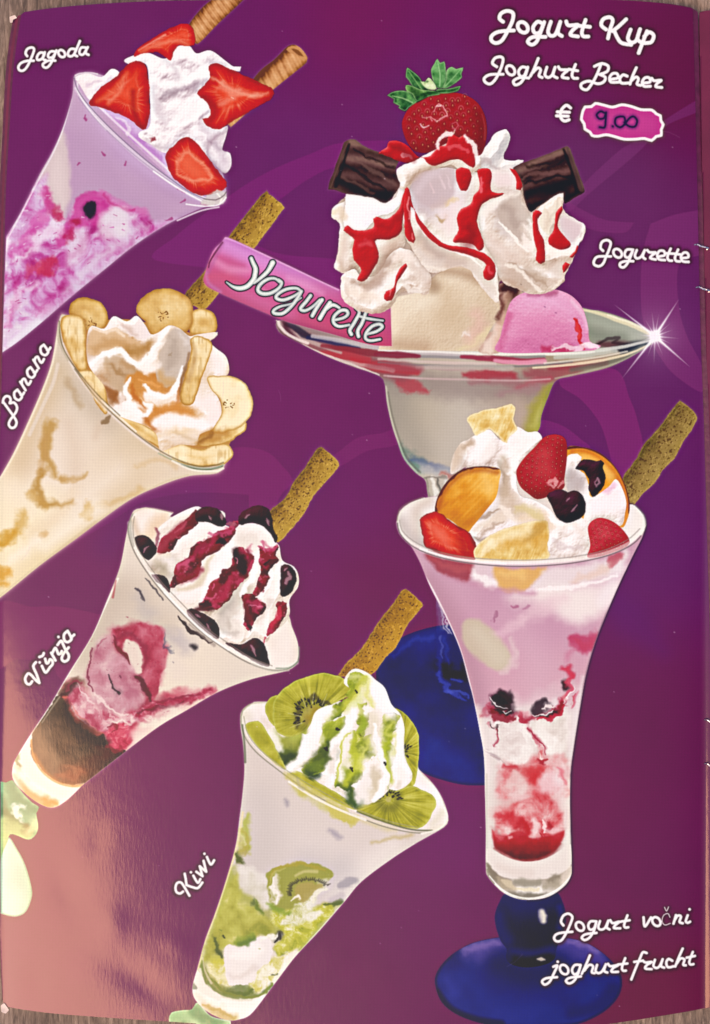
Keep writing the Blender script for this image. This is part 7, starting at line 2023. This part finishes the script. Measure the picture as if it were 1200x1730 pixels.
def normals(x, y):
    e = 1.0
    gx = (height(x + e, y) - height(x - e, y)) / (2 * e * K); gy = (height(x, y + e) - height(x, y - e)) / (2 * e * K)
    n = np.stack([-gx, gy, np.ones_like(gx)], -1)
    return n / np.linalg.norm(n, axis=-1, keepdims=True)


def link(name, me, material, parent=None):
    o = bpy.data.objects.new(name, me); sc.collection.objects.link(o)
    if material: me.materials.append(material)
    if parent: o.parent = parent
    return o


def sheet(name, x0, y0, c, V, lift, material, parent, flat=None):
    """mesh the region V<0 of a lattice (origin x0, y0, spacing c) as a thin sheet following the page"""
    ny, nx = V.shape
    V = np.where(np.abs(V) < 1e-4, -1e-4, V)
    ins = V < 0
    vid = -np.ones((ny, nx), int); ys, xs = np.where(ins); vid[ys, xs] = np.arange(len(ys))
    P = [np.stack([x0 + xs * c, y0 + ys * c], -1).astype(float)]; cnt = len(ys)
    def cross(a, b, ax):
        nonlocal cnt
        m = a != b; ii = np.where(m); ids = -np.ones(a.shape, int); ids[ii] = cnt + np.arange(len(ii[0])); cnt += len(ii[0])
        j, i = ii; v0 = V[j, i]; v1 = V[j, i + 1] if ax == 0 else V[j + 1, i]; t = v0 / (v0 - v1)
        p = np.stack([x0 + (i + (t if ax == 0 else 0)) * c, y0 + (j + (t if ax == 1 else 0)) * c], -1); P.append(p.astype(float)); return ids
    hx_ = cross(ins[:, :-1], ins[:, 1:], 0); vx_ = cross(ins[:-1], ins[1:], 1)
    full = ins[:-1, :-1] & ins[:-1, 1:] & ins[1:, :-1] & ins[1:, 1:]
    j, i = np.where(full)
    faces = np.stack([vid[j, i], vid[j + 1, i], vid[j + 1, i + 1], vid[j, i + 1]], -1).tolist()
    anyi = (ins[:-1, :-1] | ins[:-1, 1:] | ins[1:, :-1] | ins[1:, 1:]) & ~full
    for j, i in zip(*np.where(anyi)):
        ring = [(ins[j, i], vid[j, i], vx_[j, i]), (ins[j + 1, i], vid[j + 1, i], hx_[j + 1, i]), (ins[j + 1, i + 1], vid[j + 1, i + 1], vx_[j, i + 1]), (ins[j, i + 1], vid[j, i + 1], hx_[j, i])]
        f = []
        for a, v, ed in ring:
            if a: f.append(int(v))
            if ed >= 0: f.append(int(ed))
        if len(f) >= 3: faces.append(f)
    P = np.vstack(P)
    if not faces: return None
    X, Y = P[:, 0], P[:, 1]
    z = (height(X, Y) if flat is None else flat(X, Y)) + lift
    me = bpy.data.meshes.new(name)
    me.from_pydata(np.stack([(X - 600) * K, (865 - Y) * K, z], -1).tolist(), [], faces)
    uv = me.uv_layers.new(name='page'); li = np.empty(len(me.loops), np.int32); me.loops.foreach_get('vertex_index', li)
    uv.data.foreach_set('uv', np.stack([X[li] / W, 1 - Y[li] / H], -1).astype(np.float32).ravel())
    me.polygons.foreach_set('use_smooth', np.ones(len(me.polygons), bool))
    if flat is None: me.normals_split_custom_set_from_vertices(normals(X, Y).tolist())
    me.update()
    return link(name, me, material, parent)


def lattice(poly, c, pad=12):
    P = spline('P', poly, True, step=14) if isinstance(poly, str) else poly
    x0, y0 = np.floor((P.min(0) - pad) / c) * c; x1, y1 = P.max(0) + pad
    X, Y = np.meshgrid(np.arange(x0, x1, c), np.arange(y0, y1, c))
    d, i = _dist(P, X.astype(np.float32), Y.astype(np.float32), True)
    return x0, y0, np.where(i, -d, d)


def skirt(o, depth):
    """gives a sheet its paper thickness: a rim dropped down from its border"""
    me = o.data; import bmesh
    bm = bmesh.new(); bm.from_mesh(me); bo = [e for e in bm.edges if e.is_boundary]; vs = {}
    for e in bo:
        for v in e.verts:
            if v not in vs: vs[v] = bm.verts.new((v.co.x, v.co.y, v.co.z - depth))
    for e in bo:
        a, b = e.verts; f = bm.faces.new((a, b, vs[b], vs[a])); f.material_index = 1
    bm.to_mesh(me); bm.free()


# ---------------------------------------------------------------- the table
tb = bpy.data.meshes.new('table_top'); tb.from_pydata([(-.9, -.9, -.030), (.9, -.9, -.030), (.9, .9, -.030), (-.9, .9, -.030)], [], [(0, 1, 2, 3)])
table = link('table_top', tb, plain('dark_table_base', (.03, .025, .02))); table['kind'] = 'structure'
bw = .148; ca, sa = math.cos(math.radians(4)), math.sin(math.radians(4))
tones = [((.055, .042, .030), (.150, .118, .085), (.31, .26, .20)), ((.10, .075, .05), (.22, .17, .125), (.36, .29, .22))]
for i in range(-3, 5):
    x0 = i * bw + .012; x1 = x0 + bw - .0025; v = []
    for z in (-.0062, -.028):
        for x, y in ((x0, -.8), (x1, -.8), (x1, .8), (x0, .8)): v.append((x * ca - y * sa, x * sa + y * ca, z))
    me = bpy.data.meshes.new('plank'); me.from_pydata(v, [], [(0, 1, 2, 3), (4, 7, 6, 5), (0, 4, 5, 1), (1, 5, 6, 2), (2, 6, 7, 3), (3, 7, 4, 0)])
    o = link('plank', me, wood('weathered_wood', *tones[1 if i > 0 else 0], math.radians(-38 if i < 1 else -20), 900, 140), table)

# ---------------------------------------------------------------- the menu booklet
menu = bpy.data.objects.new('menu_booklet', None); sc.collection.objects.link(menu)
menu['label'] = 'open glossy purple menu booklet with ice cream sundaes lying on a wooden table'; menu['category'] = 'menu'
PAGE = '37,21! 29,70 22,130 15,240 10,330 7,450 4,600 0,740 -4,880 -7,1000 -7,1150 -6,1300 -3,1450 1,1600 6,1700! 80,1711 200,1721 320,1729 420,1736 700,1748 950,1738 1050,1727 1201,1703! 1203,1500 1203,1300 1200,1100 1195,900 1190,700 1185,560 1182,420 1178,240 1174,90 1172,13! 1120,5 1040,0 880,-4 700,-14 560,-8 410,0 260,3 160,8 90,14'
px0, py0, pv = lattice(PAGE, 6)
page = sheet('page', px0, py0, 6, pv, 0, PRINT, menu); page['label'] = 'glossy purple menu page printed with six sundaes'
page.data.materials.append(SHEET); skirt(page, .00025)
for i, (dx, dy) in enumerate(((4, 3), (9, 6), (14, 9))):       # the sheets underneath, peeping out on the left
    pl = PAGE.split(); q = []
    for w in pl:
        a, b = w.rstrip('!').split(','); a, b = float(a), float(b)
        t = max(0, 1 - max(b, 0) / 1000.); 
        if a < 60: a -= dx * (.35 + .75 * t) if b < 900 else dx * .18
        if b < 60 and a < 600: b += dy * .55
        if a > 1100: a += 9  # wider at the fold: the dark sheet colour stands in for the crease's shade
        q.append('%g,%g%s' % (a, b, '!' if w.endswith('!') else ''))
    x0, y0, v = lattice(' '.join(q), 10)
    u = sheet('under_page', x0, y0, 10, v, -.0004 * (i + 1), SHEET if i != 1 else MAGENTA, menu); u['label'] = 'sheet of the booklet under the open page, showing at the left edge'
    u.data.materials.append(EDGE); skirt(u, .0003)
# worn white corners of the board
for po, z in (('16,28! 25,25 29,30 22,33 21,38! 17,38', -.0002), ('2,1698! 8,1694 16,1706 10,1712! 3,1709', .0004)):
    x0, y0, v = lattice(po, 1.5, 3); w = sheet('worn_corner', x0, y0, 1.5, v, z, EDGE, menu)
    w['label'] = 'white worn paper corner'
# facing page right of the fold
FP = '1183,18! 1200,15 1300,22! 1300,1700! 1206,1702! 1206,1500 1206,1300 1202,1100 1199,900 1197,700 1194,560 1191,420 1187,240 1184,90'
x0, y0, v = lattice(FP, 4)
f = sheet('facing_page', x0, y0, 4, v, 0, MAGENTA, menu, flat=lambda x, y: -.0014 + .03 * np.clip(x - 1185, 0, 99) * K); f['label'] = 'magenta edge of the facing page beyond the fold'
f.data.materials.append(SHEET); skirt(f, .0002)


def wire(name, P, r, material, parent, label=None, seg=6):
    import bmesh
    P = [np.array(((x - 600) * K, (865 - y) * K, z)) for x, y, z in P]; bm = bmesh.new(); rings = []
    for i, p in enumerate(P):
        d = P[min(i + 1, len(P) - 1)] - P[max(i - 1, 0)]; d = d / np.linalg.norm(d); s = np.cross(d, (0, 0, 1)); s /= max(np.linalg.norm(s), 1e-9); t = np.cross(s, d)
        rings.append([bm.verts.new(p + r * (math.cos(a) * s + math.sin(a) * t)) for a in [2 * math.pi * k / seg for k in range(seg)]])
    for a, b in zip(rings, rings[1:]):
        for k in range(seg): bm.faces.new((a[k], a[(k + 1) % seg], b[(k + 1) % seg], b[k]))
    bm.faces.new(rings[0][::-1]); bm.faces.new(rings[-1])
    me = bpy.data.meshes.new(name); bm.to_mesh(me); bm.free(); o = link(name, me, material, parent)
    if label: o['label'] = label
    return o


for (x, y, s) in ((1186, 416, 1), (1189, 488, 1), (1200, 1219, .8), (1200, 1293, .8)):
    z0 = float(height(np.array([1188.]), np.array([float(y)]))[0]) + .0006
    wire('staple', [(x - 11 * s, y - 3, z0 - .0002), (x - 7 * s, y - 3, z0 + .0008), (x - 2 * s, y, z0 + .0010), (x + 5 * s, y + 2, z0 + .0012), (x + 11 * s, y + 3, z0 + .0008), (x + 9 * s, y + 5, z0 + .0004)], .0003, STEEL, menu, 'bent wire staple in the fold')

# printed elements: each a thin sheet of ink on the page, in its own outline
LV = np.zeros((H, W), np.int16)
PSD = shape('P', PAGE, pad=2); pg = np.full((H, W), 50., np.float32); pg[PSD['R'].sl] = PSD['sd']
made = {}
for e in ELS:
    R = e['R']; sd = np.maximum(e['sd'], pg[R.sl] + 1.5); c = e['cell']
    m = sd < 1.5
    if not (sd < 0).any(): continue
    lv = int(LV[R.sl][m].max()) + 1; LV[R.sl][m] = lv
    x0 = math.floor(R.x0 / c) * c; y0 = math.floor(R.y0 / c) * c
    gx = np.arange(x0, R.x1 + c, c); gy = np.arange(y0, R.y1 + c, c)
    fx = np.clip(gx - .5 - R.x0, 0, R.x1 - R.x0 - 1); fy = np.clip(gy - .5 - R.y0, 0, R.y1 - R.y0 - 1)
    ix = np.minimum(fx.astype(int), R.x1 - R.x0 - 2); iy = np.minimum(fy.astype(int), R.y1 - R.y0 - 2); tx = (fx - ix)[None]; ty = (fy - iy)[:, None]
    V = (sd[iy][:, ix] * (1 - tx) + sd[iy][:, ix + 1] * tx) * (1 - ty) + (sd[iy + 1][:, ix] * (1 - tx) + sd[iy + 1][:, ix + 1] * tx) * ty
    o = sheet(e['name'], x0, y0, c, V, .00003 * lv, PRINT, None)
    if o is None: continue
    if e['label']: o['label'] = e['label']
    e['o'] = o
    if e['parent'] == 'page': made.setdefault(e['name'], o)
for e in ELS:
    if 'o' in e: e['o'].parent = menu if e['parent'] == 'page' else made[e['parent']]
